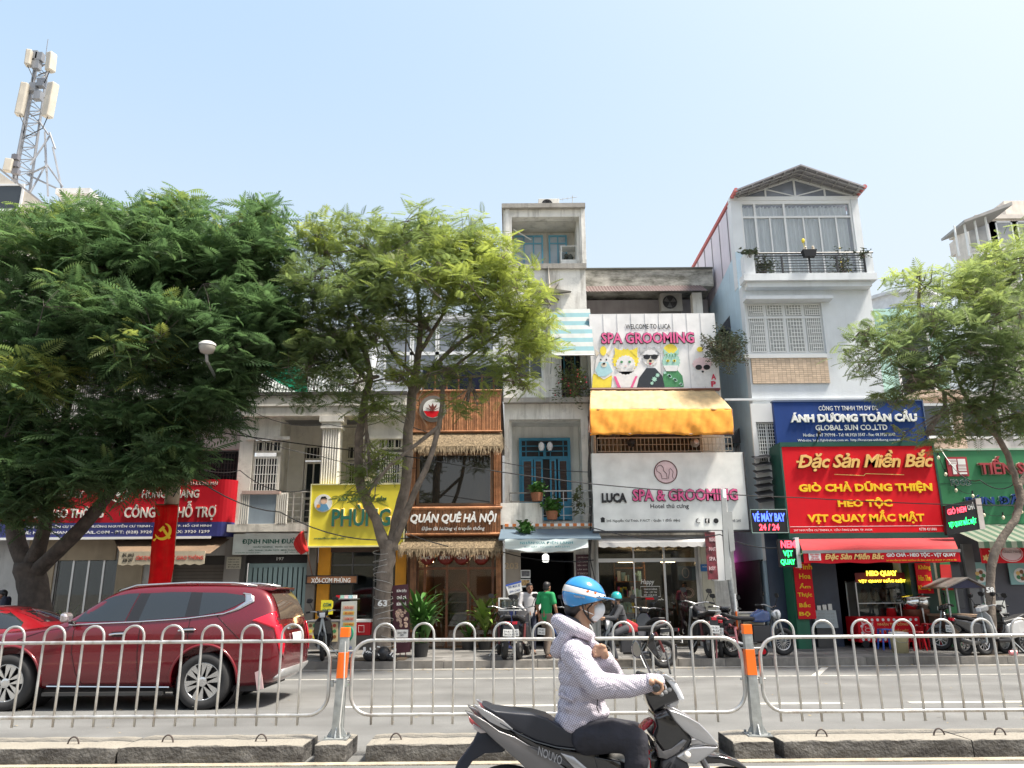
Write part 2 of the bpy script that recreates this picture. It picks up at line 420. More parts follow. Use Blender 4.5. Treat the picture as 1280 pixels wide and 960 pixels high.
BX(-40,40,YK-.42,YK-.2,.0005,.004).B('gutter_strip',M('gutter',(.19,.175,.15),.95,var=.3,vs=6,bump=.4),rd)
pv = BX(-60,60,YK+.18,60,-.3,SW-.012).B('pavement',M('pavement_base',(.07,.068,.062),.9,bump=.4)); tag(pv,kind='structure')
PAVM = M('paving_stone',(.16,.155,.148),.82,var=.25,vs=3,bump=.35,bs=50,rand=.35)
pl_me = BX(-.397,.397,-.197,.197,-.03,0).mesh('paving_stone',PAVM)
cnt = 0
for r in range(10):
    y = YK + .18 + .2 + r*.4
    for c in range(30):
        x = -12 + .8*c + (.4 if r % 2 else 0)
        if abs(x) > .665*y + .6: continue
        inst('paving_stone',pl_me,pv,(x,y,SW + RU(-.003,.003)),(RU(-.004,.004),RU(-.004,.004),0)); cnt += 1
kb = tag(BX(-60,60,YK,YK+.176,-.3,SW-.02).B('kerb',M('kerb_core',(.1,.095,.09),.9)),kind='structure')
KM = M('kerb_stone',(.20,.185,.165),.9,var=.25,vs=4,bump=.5,bs=35,streak=.5,rand=.2)
k_me = BX(-.492,.492,-.09,.095,-.17,.0).mesh('kerb_stone',KM)
for i in range(27):
    x = -13 + i
    if abs(x) > 12.7: continue
    inst('kerb_stone',k_me,kb,(x,YK+.085,SW+.004 + RU(-.006,.006)),(0,0,RU(-.006,.006)))
lm = MB()
for i in range(420):
    x = RU(-11,11); y = YK - abs(random.gauss(.15,.5)) if random.random() < .7 else RU(8.7,17)
    s = RU(.012,.035); a = RU(0,6.3)
    lm.add([(x+s*math.cos(a+t),y+s*.6*math.sin(a+t),.008+.008*random.random()) for t in (0,1.6,3.1,4.7)],[(0,1,2,3)])
tag(lm.B('fallen_leaves',M('dry_leaf',(.34,.25,.11),.8,var=.4,vs=3)),kind='stuff')
# ============ trees
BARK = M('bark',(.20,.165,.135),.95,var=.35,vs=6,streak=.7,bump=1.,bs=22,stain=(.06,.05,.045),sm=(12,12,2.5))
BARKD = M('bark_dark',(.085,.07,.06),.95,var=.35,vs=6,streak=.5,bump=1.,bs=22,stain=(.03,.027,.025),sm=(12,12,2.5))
def leaf_mat(name,dark,mid,young_sunlit,trl=.52):
    m = bpy.data.materials.new(name); m.use_nodes = True; MATS[name] = m
    n,L = m.node_tree.nodes,m.node_tree.links
    b = n['Principled BSDF']; b.inputs['Roughness'].default_value = .55; b.inputs['Specular IOR Level'].default_value = .35
    at = n.new('ShaderNodeAttribute'); at.attribute_name = 'tone'
    cr = n.new('ShaderNodeValToRGB'); cr.color_ramp.elements[0].color = (*dark,1); cr.color_ramp.elements[1].color = (*young_sunlit,1)  # lightest tone stands for young leaves and for sunlit clumps
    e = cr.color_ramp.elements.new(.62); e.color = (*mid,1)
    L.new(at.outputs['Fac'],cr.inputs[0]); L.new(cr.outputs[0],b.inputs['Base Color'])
    tr = n.new('ShaderNodeBsdfTranslucent')
    br = n.new('ShaderNodeHueSaturation'); br.inputs['Value'].default_value = 1.5; br.inputs['Saturation'].default_value = 1.1
    L.new(cr.outputs[0],br.inputs['Color']); L.new(br.outputs[0],tr.inputs[0])
    mx = n.new('ShaderNodeMixShader'); mx.inputs[0].default_value = trl
    o = n['Material Output']; L.new(b.outputs[0],mx.inputs[1]); L.new(tr.outputs[0],mx.inputs[2]); L.new(mx.outputs[0],o.inputs[0])
    return m
LEAF_L = leaf_mat('leaf_deep',(.068,.12,.055),(.105,.172,.07),(.25,.29,.085))
LEAF_M = leaf_mat('leaf_bright',(.11,.155,.07),(.19,.235,.075),(.30,.345,.09),.56)
LEAF_R = leaf_mat('leaf_right',(.12,.17,.085),(.19,.24,.10),(.29,.345,.11),.56)
def frond_template(N=9,droop=.3,w0=.24):
    vs,fs = [],[]
    for i in range(N):
        t = .12 + .86 * i / (N - 1)
        x = t; z = -droop * t * t
        w = w0 * (math.sin(math.pi * min(1,.22 + .72*t)) ** .8) ; hw = .043
        for s in (-1,1):
            k = len(vs); fwd = .10 + .10*t
            vs += [(x - hw*.4,0,z),(x + fwd*.5 - hw,s*w*.5,z - .02),(x + fwd,s*w,z - .05 - .04*t),(x + fwd*.5 + hw,s*w*.5,z - .015)]
            fs.append((k,k+1,k+2,k+3))
    k = len(vs); vs += [(.05,-.006,0),(.05,.006,0),(1.,.004,-droop),(1.,-.004,-droop)]; fs.append((k,k+1,k+2,k+3))
    return np.array(vs,dtype=np.float32),np.array(fs,dtype=np.int32)
FT_V,FT_F = frond_template()
def fronds(pos,yaw,pitch,roll,size,tone):
    """vectorised: N fronds -> vertices, faces, per-face tone"""
    n = len(pos); V = FT_V[None].repeat(n,0) * size[:,None,None]; V[:,:,1] *= 1.25
    cr,sr = np.cos(roll),np.sin(roll); y,z = V[:,:,1].copy(),V[:,:,2].copy()
    V[:,:,1] = y*cr[:,None] - z*sr[:,None]; V[:,:,2] = y*sr[:,None] + z*cr[:,None]
    c,s = np.cos(pitch),np.sin(pitch); x,z = V[:,:,0].copy(),V[:,:,2].copy()
    V[:,:,0] = x*c[:,None] - z*s[:,None]; V[:,:,2] = x*s[:,None] + z*c[:,None]
    c,s = np.cos(yaw),np.sin(yaw); x,y = V[:,:,0].copy(),V[:,:,1].copy()
    V[:,:,0] = x*c[:,None] - y*s[:,None]; V[:,:,1] = x*s[:,None] + y*c[:,None]
    V += pos[:,None,:]
    F = FT_F[None] + (np.arange(n)*len(FT_V))[:,None,None]
    return V.reshape(-1,3),F.reshape(-1,4),tone.repeat(len(FT_F))
def leaf_mesh(name,V,F,T,mat,parent):
    off = np.array(ORG[parent.name],dtype=np.float32); V = V - off
    me = bpy.data.meshes.new(name)
    me.vertices.add(len(V)); me.vertices.foreach_set('co',V.astype(np.float32).ravel())
    me.loops.add(F.size); me.loops.foreach_set('vertex_index',F.ravel().astype(np.int32))
    me.polygons.add(len(F)); me.polygons.foreach_set('loop_start',np.arange(0,F.size,4,dtype=np.int32))
    me.update(calc_edges=True)
    a = me.attributes.new('tone','FLOAT','FACE'); a.data.foreach_set('value',T.astype(np.float32))
    me.materials.append(mat)
    o = bpy.data.objects.new(name,me); COL.objects.link(o); o.parent = parent; ORG[o.name] = ORG[parent.name]
    return o
def crown(parent,lobes,mat,seed,twigs,size=.48,per=6,anchors=(),bias=0.,dens=1.2):
    """lobes: (px, py, rx_px, ry_px, Y, ry_m, clusters, tone). Clusters of fronds fill each lobe, thicker near its skin."""
    rg = np.random.default_rng(seed); P = []; T = []; A = [Vector(a) for a in anchors]
    for (px,py,rx,ry,Y,dY,n,tone) in lobes:
        n = max(1,int(n*dens))
        c = np.array(W(px,py,Y)); m = Y / yc(py)
        rad = np.array([rx*m,dY,ry*m])
        d = rg.normal(size=(n*3,3)); d /= np.linalg.norm(d,axis=1)[:,None]
        r = rg.random(n*3) ** .42
        kd = rg.normal(size=(16,3)); kd /= np.linalg.norm(kd,axis=1)[:,None]
        g = np.max(d @ kd.T,axis=1)
        keep = rg.random(n*3) < np.clip((g - .70)*4.5,.02,1)
        sc = .76 + .42*np.clip((g - .72)*3.6,0,1)
        p = c + d*rad*(r*sc)[:,None]; p = p[keep][:n]
        base = min(A,key=lambda a: (a - Vector(c)).length) if A else Vector(c) - Vector((0,0,1))
        cv = Vector(c); mid = base.lerp(cv,.5) + Vector(rg.normal(size=3)*.18)
        top = cv + Vector((0,0,rad[2]*.4))
        twigs.tube([base,mid,cv,top],[.055,.042,.028,.01],5)
        sec = []
        for k in range(10):
            q = c + rg.normal(size=3)*rad*.42
            b0 = mid.lerp(top,rg.random()); sec.append(Vector(q))
            twigs.tube([b0,b0.lerp(Vector(q),.5)+Vector(rg.normal(size=3)*.08),q],[.022,.015,.008],4,cap=0)
        sa = np.array(sec)
        for q in p:
            i = np.argmin(((sa - q)**2).sum(1)); s0 = Vector(sa[i])
            if rg.random() < .75: twigs.tube([s0,s0.lerp(Vector(q),.6) + Vector((0,0,.06)),q],[.008,.006,.004],3,cap=0)
        P.append(p); T.append(np.full(len(p),tone) + rg.normal(size=len(p))*.17 + .16*((p[:,2]-c[2])/rad[2]))  # sunlit lobe tops put into the tone: lighter with height
    P = np.concatenate(P); T = np.concatenate(T); n = len(P)
    pos = P.repeat(per,0) + rg.normal(size=(n*per,3))*np.array([.13,.13,.07])
    yaw = (rg.random(n)*6.28).repeat(per) + np.tile(np.arange(per)*6.283/per,n) + rg.normal(size=n*per)*.3
    pitch = rg.normal(size=n*per)*.42 + .15 + (rg.normal(size=n)*.12).repeat(per); roll = rg.normal(size=n*per)*.45
    sz = size*(.55 + .75*rg.random(n*per)) * (.8+.4*rg.random(n)).repeat(per)
    tone = np.clip(T.repeat(per) + rg.normal(size=n*per)*.06 + bias,0,1)
    V,F,TT = fronds(pos,yaw,pitch,roll,sz,tone)
    return leaf_mesh('crown',V,F,TT,mat,parent)
def limb(mb,pts,rs,n=9,Y=None,jitter=.02,sub=4):
    """pts in pixels with distance (px, py, Y); smoothed by Catmull-Rom"""
    P = [W(*p) for p in pts]
    out,rr = [],[]
    for i in range(len(P)-1):
        p0,p1,p2,p3 = P[max(i-1,0)],P[i],P[i+1],P[min(i+2,len(P)-1)]
        for k in range(sub):
            t = k/sub
            q = .5*((2*p1) + (p2-p0)*t + (2*p0-5*p1+4*p2-p3)*t*t + (3*p1-p0-3*p2+p3)*t**3)
            out.append(q + Vector((random.gauss(0,jitter),random.gauss(0,jitter),0))*.5)
            rr.append((rs[i]+(rs[i+1]-rs[i])*t)*RU(.93,1.07))
    out.append(P[-1]); rr.append(rs[-1])
    mb.tube(out,rr,n)
    return out
GRP_T = 'feathery-leaved street trees on the pavement'
def tree_well(root,x,y,r=.55):
    BX(x-r,x+r,y-r*.7,y+r*.7,SW-.02,SW+.012).B('soil',M('tree_soil',(.10,.075,.05),.95,var=.3,vs=8,bump=.8,bs=30),root)
t1 = thing('street_tree',W(45,838,17.9) * 1.0,'big dark green tree with forked trunk before the red shopfront sign','tree',GRP_T)
t1.location.z = SW; ORG[t1.name] = Vector(t1.location)
tm = MB()
limb(tm,[(48,835,17.9),(46,790,17.9),(42,740,17.9),(36,705,17.9)],[.42,.36,.34,.30],12,jitter=.03)
L1 = limb(tm,[(36,712,17.9),(50,680,17.8),(58,640,17.7),(62,590,17.6),(80,530,17.3),(95,470,17)],[.23,.17,.145,.119,.0935,.0595],10)
L2 = limb(tm,[(38,720,17.9),(72,690,17.6),(110,650,17.3),(150,600,17),(190,545,16.8),(215,480,16.6),(230,420,16.5)],[.212,.162,.145,.119,.0978,.0765,.051],10)
L3 = limb(tm,[(40,716,17.9),(22,680,17.9),(12,620,17.8),(8,540,17.6),(20,460,17.2),(40,390,17)],[.221,.187,.162,.136,.0935,.0595],10)
L4 = limb(tm,[(150,600,17),(205,560,17),(262,505,16.8),(300,450,16.6),(320,380,16.5)],[.0765,.068,.0553,.0425,.0255],8)
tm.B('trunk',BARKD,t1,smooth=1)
tree_well(t1,t1.location.x,t1.location.y)
tw = MB()
lob = [(40,345,95,80,16.6,1.7,230,.5),(150,325,95,62,16.4,1.6,220,.45),(235,330,75,62,16.3,1.5,190,.45),(315,330,48,50,16.2,1.3,110,.42),
       (20,450,75,75,16.4,1.6,160,.35),(110,410,85,60,15.9,1.5,190,.3),(205,420,85,65,15.9,1.5,190,.3),(300,425,65,60,16,1.4,150,.25),
       (40,550,65,45,16.4,1.2,110,.3),(180,520,75,42,16.2,1.2,120,.35),(110,575,60,32,16.3,1,60,.3),(262,500,50,35,16.2,1,70,.3),
       (335,405,42,52,16.4,1.1,80,.3),(40,600,60,40,16.2,1,90,.3),(120,592,62,26,16,.8,60,.35),(205,568,50,24,16,.7,50,.35),(215,265,34,18,16.3,.7,26,.6),(95,275,44,18,16.4,.7,30,.55),(335,272,26,16,16.3,.6,18,.6),(20,625,42,28,16.6,.9,30,.6),(55,470,36,26,15.2,.7,24,.85),(180,440,36,24,15,.7,18,.8),(190,590,42,18,16,.7,34,.4)]
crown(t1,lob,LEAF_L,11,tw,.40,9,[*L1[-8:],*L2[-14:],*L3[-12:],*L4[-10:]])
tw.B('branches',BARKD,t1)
t2 = thing('street_tree',(0,0,0),'spreading bright green tree whose wire-wrapped trunk forks before the yellow sign','tree',GRP_T)
b2 = W(477,834,17.9); t2.location = (b2.x,b2.y,SW); ORG[t2.name] = Vector(t2.location)
tm = MB()
limb(tm,[(476,836,17.9),(477,790,17.9),(479,740,17.9),(484,700,17.9),(487,676,17.9)],[.244,.2,.181,.178,.185],12)
A1 = limb(tm,[(484,690,17.9),(470,650,17.8),(452,612,17.6),(448,560,17.4),(456,500,17.2),(462,470,17.1),(450,420,16.9),(430,370,16.7)],[.141,.115,.104,.0962,.0888,.074,.0518,.0296],10)
A2 = limb(tm,[(490,688,17.9),(496,650,17.9),(508,600,17.8),(510,550,17.7),(515,495,17.5),(522,450,17.3),(525,410,17.1),(520,350,16.9)],[.148,.126,.122,.118,.111,.0814,.0592,.0296],10)
A3 = limb(tm,[(490,684,17.9),(502,658,17.7),(517,618,17.4),(538,574,17.2),(551,520,17.1),(557,475,17),(585,445,16.9),(640,405,16.7)],[.111,.0888,.074,.0629,.0555,.0444,.0333,.0222],9)
A4 = limb(tm,[(515,495,17.5),(545,455,17.1),(580,425,16.8),(620,400,16.5),(655,385,16.3)],[.0666,.0555,.0444,.0333,.0222],8)
A5 = limb(tm,[(462,480,17.1),(425,435,16.8),(400,400,16.6),(385,350,16.4)],[.0555,.0444,.0333,.0222],8)
A6 = limb(tm,[(520,470,17.4),(490,440,17.2),(470,390,17),(480,340,16.8)],[.0592,.0444,.0333,.0222],8)
A7 = limb(tm,[(525,440,17.2),(560,380,17),(575,330,16.8)],[.0518,.037,.0222],8)
A8 = limb(tm,[(557,475,17),(600,470,16.7),(650,480,16.5)],[.0296,.0222,.0148],6)
for q in range(16):      # bare twigs through the open middle of the crown
    a = random.choice([A1[-12:],A2[-12:],A4[2:],A6,A7,A5]); s0 = random.choice(a)
    e = s0 + Vector((RU(-1.1,1.1),RU(-.6,.6),RU(.3,1.3)))
    tm.tube([s0,s0.lerp(e,.5)+Vector((0,0,RU(-.15,.15))),e],[.025,.018,.008],5)
tm.B('trunk',BARK,t2,smooth=1)
wr = MB()
for k in range(13):
    py = 690 + k*9.5; c = W(478 + (690-py)*-.02,py,17.9); rr = .215 + max(0,(py-790))*.0012
    wr.tube([(c.x+rr*math.cos(a),c.y+rr*math.sin(a),c.z+.06*math.sin(a+k)) for a in [i*.524 for i in range(12)]],.006,4,closed=1)
wr.B('wire',M('wire_grey',(.45,.45,.43),.5,metal=.4),t2)
let(t2,'63',472,753,484,761,17.63,SIGNW,.03)
tree_well(t2,t2.location.x,t2.location.y)
tw = MB()
lob = [(505,300,58,40,16.6,1.3,100,.45),(440,315,60,42,16.5,1.3,90,.35),(570,315,55,38,16.4,1.3,95,.6),(398,300,26,24,16.5,.8,24,.95),(625,345,45,42,16.2,1.2,85,.85),
       (585,365,55,40,15.9,1.1,85,.75),(520,350,60,40,15.8,1.2,80,.5),(455,365,55,42,16,1.2,85,.3),(400,365,40,55,16.3,1.2,85,.25),
       (655,395,34,34,16.2,1.0,60,.85),(672,425,22,18,16.2,.7,24,.8),(415,430,42,42,16.2,1.1,70,.25),(470,425,40,30,16.3,1,32,.45),(385,460,35,42,16.3,1,55,.2),
       (600,420,45,26,16.3,.9,30,.6),(640,455,32,24,16.3,.8,26,.75),(560,465,44,22,16.6,.7,22,.55),(440,480,30,26,16.4,.8,24,.3),(520,400,60,24,16.7,1,26,.5),
       (470,512,42,14,16.8,.5,16,.55),(462,585,30,26,17,.6,22,.5),(500,470,26,16,16.5,.5,12,.7),(585,502,32,14,16.8,.4,10,.75),(650,478,18,10,16.4,.4,8,.8),(455,622,20,8,17,.3,6,.6)]
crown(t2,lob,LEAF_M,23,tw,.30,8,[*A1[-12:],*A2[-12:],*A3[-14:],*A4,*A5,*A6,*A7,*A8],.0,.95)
tw.B('branches',BARK,t2)
t3 = thing('street_tree',(0,0,0),'airy light green tree with crooked thin trunk in front of the green food sign','tree',GRP_T)
b3 = W(1238,838,17.9); t3.location = (b3.x,b3.y,SW); ORG[t3.name] = Vector(t3.location)
tm = MB()
limb(tm,[(1238,838,17.9),(1240,790,17.9),(1238,740,17.9),(1241,700,17.9),(1252,675,17.9),(1268,650,17.9),(1275,625,17.9),(1272,605,17.9)],[.124,.102,.093,.0899,.0899,.0868,.0868,.093],11)
B1 = limb(tm,[(1272,608,17.9),(1262,575,17.8),(1248,548,17.6),(1222,520,17.3),(1200,480,17),(1180,430,16.8),(1150,400,16.5)],[.0744,.0682,.062,.0465,.0341,.0248,.0124],9)
B2 = limb(tm,[(1273,610,17.9),(1290,580,17.9),(1310,540,17.8),(1320,470,17.6),(1310,400,17.3)],[.0744,.0682,.062,.0434,.0248],9)
B3 = limb(tm,[(1248,548,17.6),(1240,500,17.4),(1250,440,17.2),(1248,380,17)],[.0434,.0341,.0248,.0124],8)
B4 = limb(tm,[(1222,520,17.3),(1180,490,16.8),(1130,460,16.4),(1085,432,16.1)],[.031,.0217,.0136,.00744],7)
tm.B('trunk',BARK,t3,smooth=1)
let(t3,'58',1234,743,1244,750,17.77,SIGNW,.03)
tree_well(t3,t3.location.x,t3.location.y,.4)
tw = MB()
lob = [(1255,335,48,40,16.8,1.3,95,.7),(1300,350,45,60,17,1.3,70,.6),(1200,365,45,38,16.6,1.2,80,.65),(1230,410,65,42,16.3,1.2,110,.4),(1155,405,50,32,16.3,1.1,65,.45),
       (1105,440,48,28,16.2,.8,44,.35),(1180,455,55,35,16.3,1.1,75,.35),(1250,470,50,42,16.4,1.2,90,.3),(1290,440,45,60,16.9,1.2,80,.4),(1135,490,36,20,16.4,.8,26,.4),
       (1215,515,52,24,16.8,.9,46,.35),(1275,525,32,24,17.1,.8,34,.35),(1160,545,36,14,16.9,.5,14,.5),(1080,420,26,12,16,.5,10,.4),(1150,350,28,16,16.5,.6,14,.75)]
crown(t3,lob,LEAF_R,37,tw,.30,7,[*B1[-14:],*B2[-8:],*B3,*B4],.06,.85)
tw.B('branches',BARK,t3)
# ================================================================ buildings
YBACK = 31
def hole(x0,y0,x1,y1,Y): ym = (y0+y1)/2; return (PX(x0,ym,Y),PX(x1,ym,Y),PZ(y1,Y),PZ(y0,Y))
def room(b,x0,x1,z0,z1,Y,d,mat,name='room'):
    """inside of a recess: back, sides, floor, ceiling as thin boxes"""
    m = MB(); t = .03
    m.box(x0,x1,Y+d,Y+d+t,z0,z1); m.box(x0-t,x0,Y+.02,Y+d,z0,z1); m.box(x1,x1+t,Y+.02,Y+d,z0,z1)
    m.box(x0,x1,Y+.02,Y+d,z1,z1+t); m.box(x0,x1,Y+.02,Y+d,z0-t,z0)
    return m.B(name,mat,b)
def window(b,x0,y0,x1,y1,Y,fmat,cols=2,rows=1,fw=.05,bar=.035,pane=None,dep=.06,grille=None,gm=None,gap=.0,split=None):
    """window part with frame + panes as sub-parts; pixels on plane Y. grille = (nx, ny)"""
    X0,X1,Z0,Z1 = hole(x0,y0,x1,y1,Y)
    m = MB()
    m.box(X0,X1,Y,Y+dep,Z1-fw,Z1); m.box(X0,X1,Y,Y+dep,Z0,Z0+fw)
    m.box(X0,X0+fw,Y,Y+dep,Z0+fw,Z1-fw); m.box(X1-fw,X1,Y,Y+dep,Z0+fw,Z1-fw)
    for i in range(1,cols):
        x = X0 + (X1-X0)*i/cols; m.box(x-bar/2,x+bar/2,Y+.004,Y+dep-.004,Z0+fw,Z1-fw)
    zs = [split] if split else [i/rows for i in range(1,rows)]
    for q in zs:
        z = Z0 + (Z1-Z0)*q; m.box(X0+fw,X1-fw,Y+.002,Y+dep-.002,z-bar/2,z+bar/2)
    w_ = m.B('window',fmat,b)
    xe = [X0+fw] + [X0+(X1-X0)*i/cols for i in range(1,cols)] + [X1-fw]
    ze = [Z0+fw] + [Z0+(Z1-Z0)*q for q in zs] + [Z1-fw]
    for i in range(len(xe)-1):
        for j in range(len(ze)-1):
            BX(xe[i]+.003,xe[i+1]-.003,Y+dep*.5,Y+dep*.5+.008,ze[j]+.003,ze[j+1]-.003).B('pane',pane or PANED,w_)
    if grille:
        g_ = MB(); nx,ny = grille
        for i in range(1,nx): x = X0+(X1-X0)*i/nx; g_.box(x-.008,x+.008,Y-.03,Y-.014,Z0+.02,Z1-.02)
        for i in range(1,ny): z = Z0+(Z1-Z0)*i/ny; g_.box(X0+.02,X1-.02,Y-.028,Y-.016,z-.008,z+.008)
        g_.B('grille',gm or fmat,w_)
    return w_
def rail(b,x0,x1,z0,z1,Y,mat,n,bar=.012,horiz=0,name='railing',top=.02,to=None):
    m = MB(); m.box(x0,x1,Y-top,Y+top,z1-.03,z1); m.box(x0,x1,Y-.012,Y+.012,z0,z0+.025)
    for i in range(n+1):
        x = x0+(x1-x0)*i/n; m.box(x-bar,x+bar,Y-bar,Y+bar,z0+.025,z1-.03)
    for i in range(1,horiz+1):
        z = z0+(z1-z0)*i/(horiz+1); m.box(x0+.01,x1-.01,Y-.008,Y+.008,z-.008,z+.008)
    return m.B(name,mat,b)
def ac_unit(x0,y0,x1,y1,Y,label,dark=False):
    X0,X1,Z0,Z1 = hole(x0,y0,x1,y1,Y)
    t = thing('air_conditioner',((X0+X1)/2,Y+.15,Z0),label,'air conditioner')
    BX(X0,X1,Y,Y+.32,Z0,Z1).B('casing',M('ac_casing',(.6,.59,.55),.5,streak=.3) if not dark else M('ac_casing_old',(.3,.29,.27),.6,streak=.4),t,bevel=.012)
    r = min((X1-X0)*.33,(Z1-Z0)*.42); cx = X0+(X1-X0)*.42; cz = (Z0+Z1)/2
    m = MB()
    for k in range(1,6): m.tube([(cx+r*k/5*math.cos(a*.393),Y-.012,cz+r*k/5*math.sin(a*.393)) for a in range(16)],.005,4,closed=1)
    for k in range(8): a = k*.785; m.tube([(cx+.02*math.cos(a),Y-.012,cz+.02*math.sin(a)),(cx+r*math.cos(a),Y-.012,cz+r*math.sin(a))],.004,4)
    m.B('fan_guard',BLACK,t)
    MB().lathe([(r*.98,-.004),(r*.98,.0)],(cx,Y-.001,cz),20,'y').B('fan_opening',DARK,t)
    f = MB()
    for k in range(3):
        a = k*2.09; f.add([(cx,Y-.006,cz),(cx+r*.9*math.cos(a),Y-.01,cz+r*.9*math.sin(a)),(cx+r*.9*math.cos(a+.9),Y-.006,cz+r*.9*math.sin(a+.9))],[(0,1,2)])
    f.B('fan',M('fan_grey',(.12,.12,.12),.5),t)
    return t
def small_text(parent,x0,x1,y,h,Y,n,mat,seed=1,words=None,name='small_lettering'):
    let(parent,words,x0,y,x1,y+h,Y,mat,.01,0,.004,name=name,res=1)
RSL = M('roof_slab',(.3,.29,.27),.9)
def building(name,x,label,cat='building'): return thing(name,(x,YF,SW),label,cat)
b1 = building('shop_house',PX(150,640,YF),'grey shop house behind the left trees under the long red traffic sign','house')
XL = -19.2; XR = PX(297,640,YF)
zt = PZ(497,YF)
h_up = [hole(227,563,297,604,YF),hole(60,560,130,604,YF),hole(100,430,146,492,YF),hole(176,430,215,492,YF)]
gz0 = SW; gz1 = PZ(680,YF)
hg = [(PX(68,730,YF),PX(145,730,YF),SW,PZ(700,YF)),(PX(212,730,YF),PX(281,730,YF),SW,PZ(695,YF))]
MB().wall(XL,XR,SW,PZ(425,YF),h_up + hg,YF,.25).B('wall',GREYWALL,b1)
BX(XL,XR,YF+.25,YBACK,PZ(425,YF)-.2,PZ(425,YF)).B('roof',M('roof_slab',(.3,.29,.27),.9),b1)
BX(XL,XR-.3,YF-.3,YF-.003,PZ(520,YF)-.15,PZ(520,YF)).B('ledge',GREYWALL,b1)
BX(PX(32,720,YF),PX(67,720,YF),YF-.05,YF-.003,SW,PZ(672,YF)).B('pilaster',M('beige_shop_wall',(.40,.32,.22),.8,streak=.3),b1)
BX(PX(146,720,YF),PX(178,720,YF),YF-.05,YF-.003,SW,PZ(672,YF)).B('pilaster',MATS['beige_shop_wall'],b1)
BX(PX(66,690,YF),PX(146,690,YF),YF-.045,YF-.003,PZ(700,YF),PZ(672,YF)).B('fascia',MATS['beige_shop_wall'],b1)
window(b1,229,565,296,603,YF+.08,BLACK,4,1,grille=(18,5),gm=M('iron_grille',(.03,.03,.03),.6))
window(b1,62,562,129,603,YF+.08,BLACK,4,1,grille=(14,4),gm=MATS['iron_grille'])
for a in ((101,431,145,491),(177,431,214,491)):
    window(b1,*a,YF+.08,M('louvre_white',(.62,.6,.58),.6,streak=.3),6,1,pane=M('louvre_light',(.5,.48,.46),.6),grille=(14,6),gm=MATS['iron_grille'])
rail(b1,PX(70,480,YF-.3),PX(240,480,YF-.3),PZ(518,YF),PZ(470,YF),YF-.28,MATS['iron_grille'],60,.008,3)
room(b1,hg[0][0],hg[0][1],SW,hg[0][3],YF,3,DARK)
sw_ = MB();
X0,X1 = hg[1][0],hg[1][1]
shm = M('roller_shutter',(.16,.14,.12),.55,metal=.3,streak=.4)
sl_me = BX(-(X1-X0)/2,(X1-X0)/2,0,.03,.004,.082).mesh('shutter_slat',shm)
sht = BX(X0,X1,YF+.16,YF+.18,SW,hg[1][3]).B('roller_shutter',M('shutter_back',(.06,.055,.05),.6),b1)
for k in range(24):
    z = SW+.02+k*.09
    if z+.09 < hg[1][3]: inst('slat',sl_me,sht,((X0+X1)/2,YF+.125,z))
gl = MB()
for f in (0,.25,.5,.75,1): x = hg[0][0]+(hg[0][1]-hg[0][0])*f; gl.box(x-.025,x+.025,YF+.05,YF+.09,SW,hg[0][3])
sg = gl.B('shop_window',ALU,b1)
for i in range(4):
    x0 = hg[0][0]+(hg[0][1]-hg[0][0])*i/4+.026; x1 = hg[0][0]+(hg[0][1]-hg[0][0])*(i+1)/4-.026
    BX(x0,x1,YF+.065,YF+.073,SW+.02,hg[0][3]-.01).B('pane',PANE,sg)
colm = M('grey_column_tile',(.30,.28,.26),.5,streak=.3,bump=.2)
BX(PX(281,720,YF),PX(301,720,YF),YF-.12,YF+.1,SW,PZ(668,YF)).B('column',colm,b1)
aw = thing('shop_awning',W(215,690,YF-.4),'faded brown shop awning over the roller shutter beside the red flag','awning')
MB().add([(PX(140,690,YF),YF-.02,PZ(672,YF)),(PX(290,680,YF),YF-.02,PZ(672,YF)),(PX(262,700,YF-1.0),YF-1.0,PZ(692,YF-1.0)),(PX(150,700,YF-1.0),YF-1.0,PZ(692,YF-1.0))],
         [(0,1,2,3)]).B('canopy',M('awning_brown',(.2,.13,.08),.8,streak=.5),aw)
sc_ = [];
x0v,x1v = PX(150,690,YF-1.0),PX(257,690,YF-1.0)
n = 18
for i in range(n+1): sc_.append((x0v+(x1v-x0v)*i/n,PZ(705,YF-1.0) - (.03 if i % 2 else 0)))
MB().prism([(x0v,PZ(689,YF-1.0)),*sc_,(x1v,PZ(689,YF-1.0))],YF-1.03,YF-1.01).B('valance',M('valance_cream',(.55,.48,.36),.8,streak=.3),aw)
let(aw,'CÔNG CỤ HỖ TRỢ',170,692,196,701,YF-1.034,REDT,.01,depth=.004)
let(aw,'THIẾT BỊ GIAO THÔNG',198,692,254,701,YF-1.034,REDT,.01,depth=.004)
let(aw,'ĐT: 0913\n838 297',153,691,167,702,YF-1.034,INK,.01,depth=.004)
s1 = thing('shop_sign',W(150,660,YF-.5),'long red traffic-equipment shop sign with a dark blue strip, behind the tree','sign')
Ys = YF-.55
x0s,x1s = XL,PX(290,640,Ys)
arc = lambda a,b: [(x1s - .35 + .35*math.sin(t),Ys + .35 - .35*math.cos(t)) for t in [i*.262 for i in range(7)]]
fr = [(x0s,Ys),*arc(0,0),(x1s,YF-.01),(x0s,YF-.01)]
MB().prism(fr,PZ(653,Ys),PZ(600,Ys),'z').B('panel',M('sign_red_shaded',(.42,.008,.018),.55,var=.12,vs=1.2,streak=.25,stain=(.15,.01,.02),spec=.2),s1)  # sign red darkened to hold the shade of the trees
MB().prism([(x,y) for x,y in fr],PZ(671,Ys),PZ(653.2,Ys),'z').B('lower_panel',M('sign_navy',(.03,.035,.17),.5),s1)
BX(x0s,x1s-.5,Ys-.03,Ys-.002,PZ(674,Ys),PZ(671,Ys)).B('trim',SIGNW,s1)
WM = M('metal_letter',(.75,.72,.66),.3,metal=.3,var=.05)
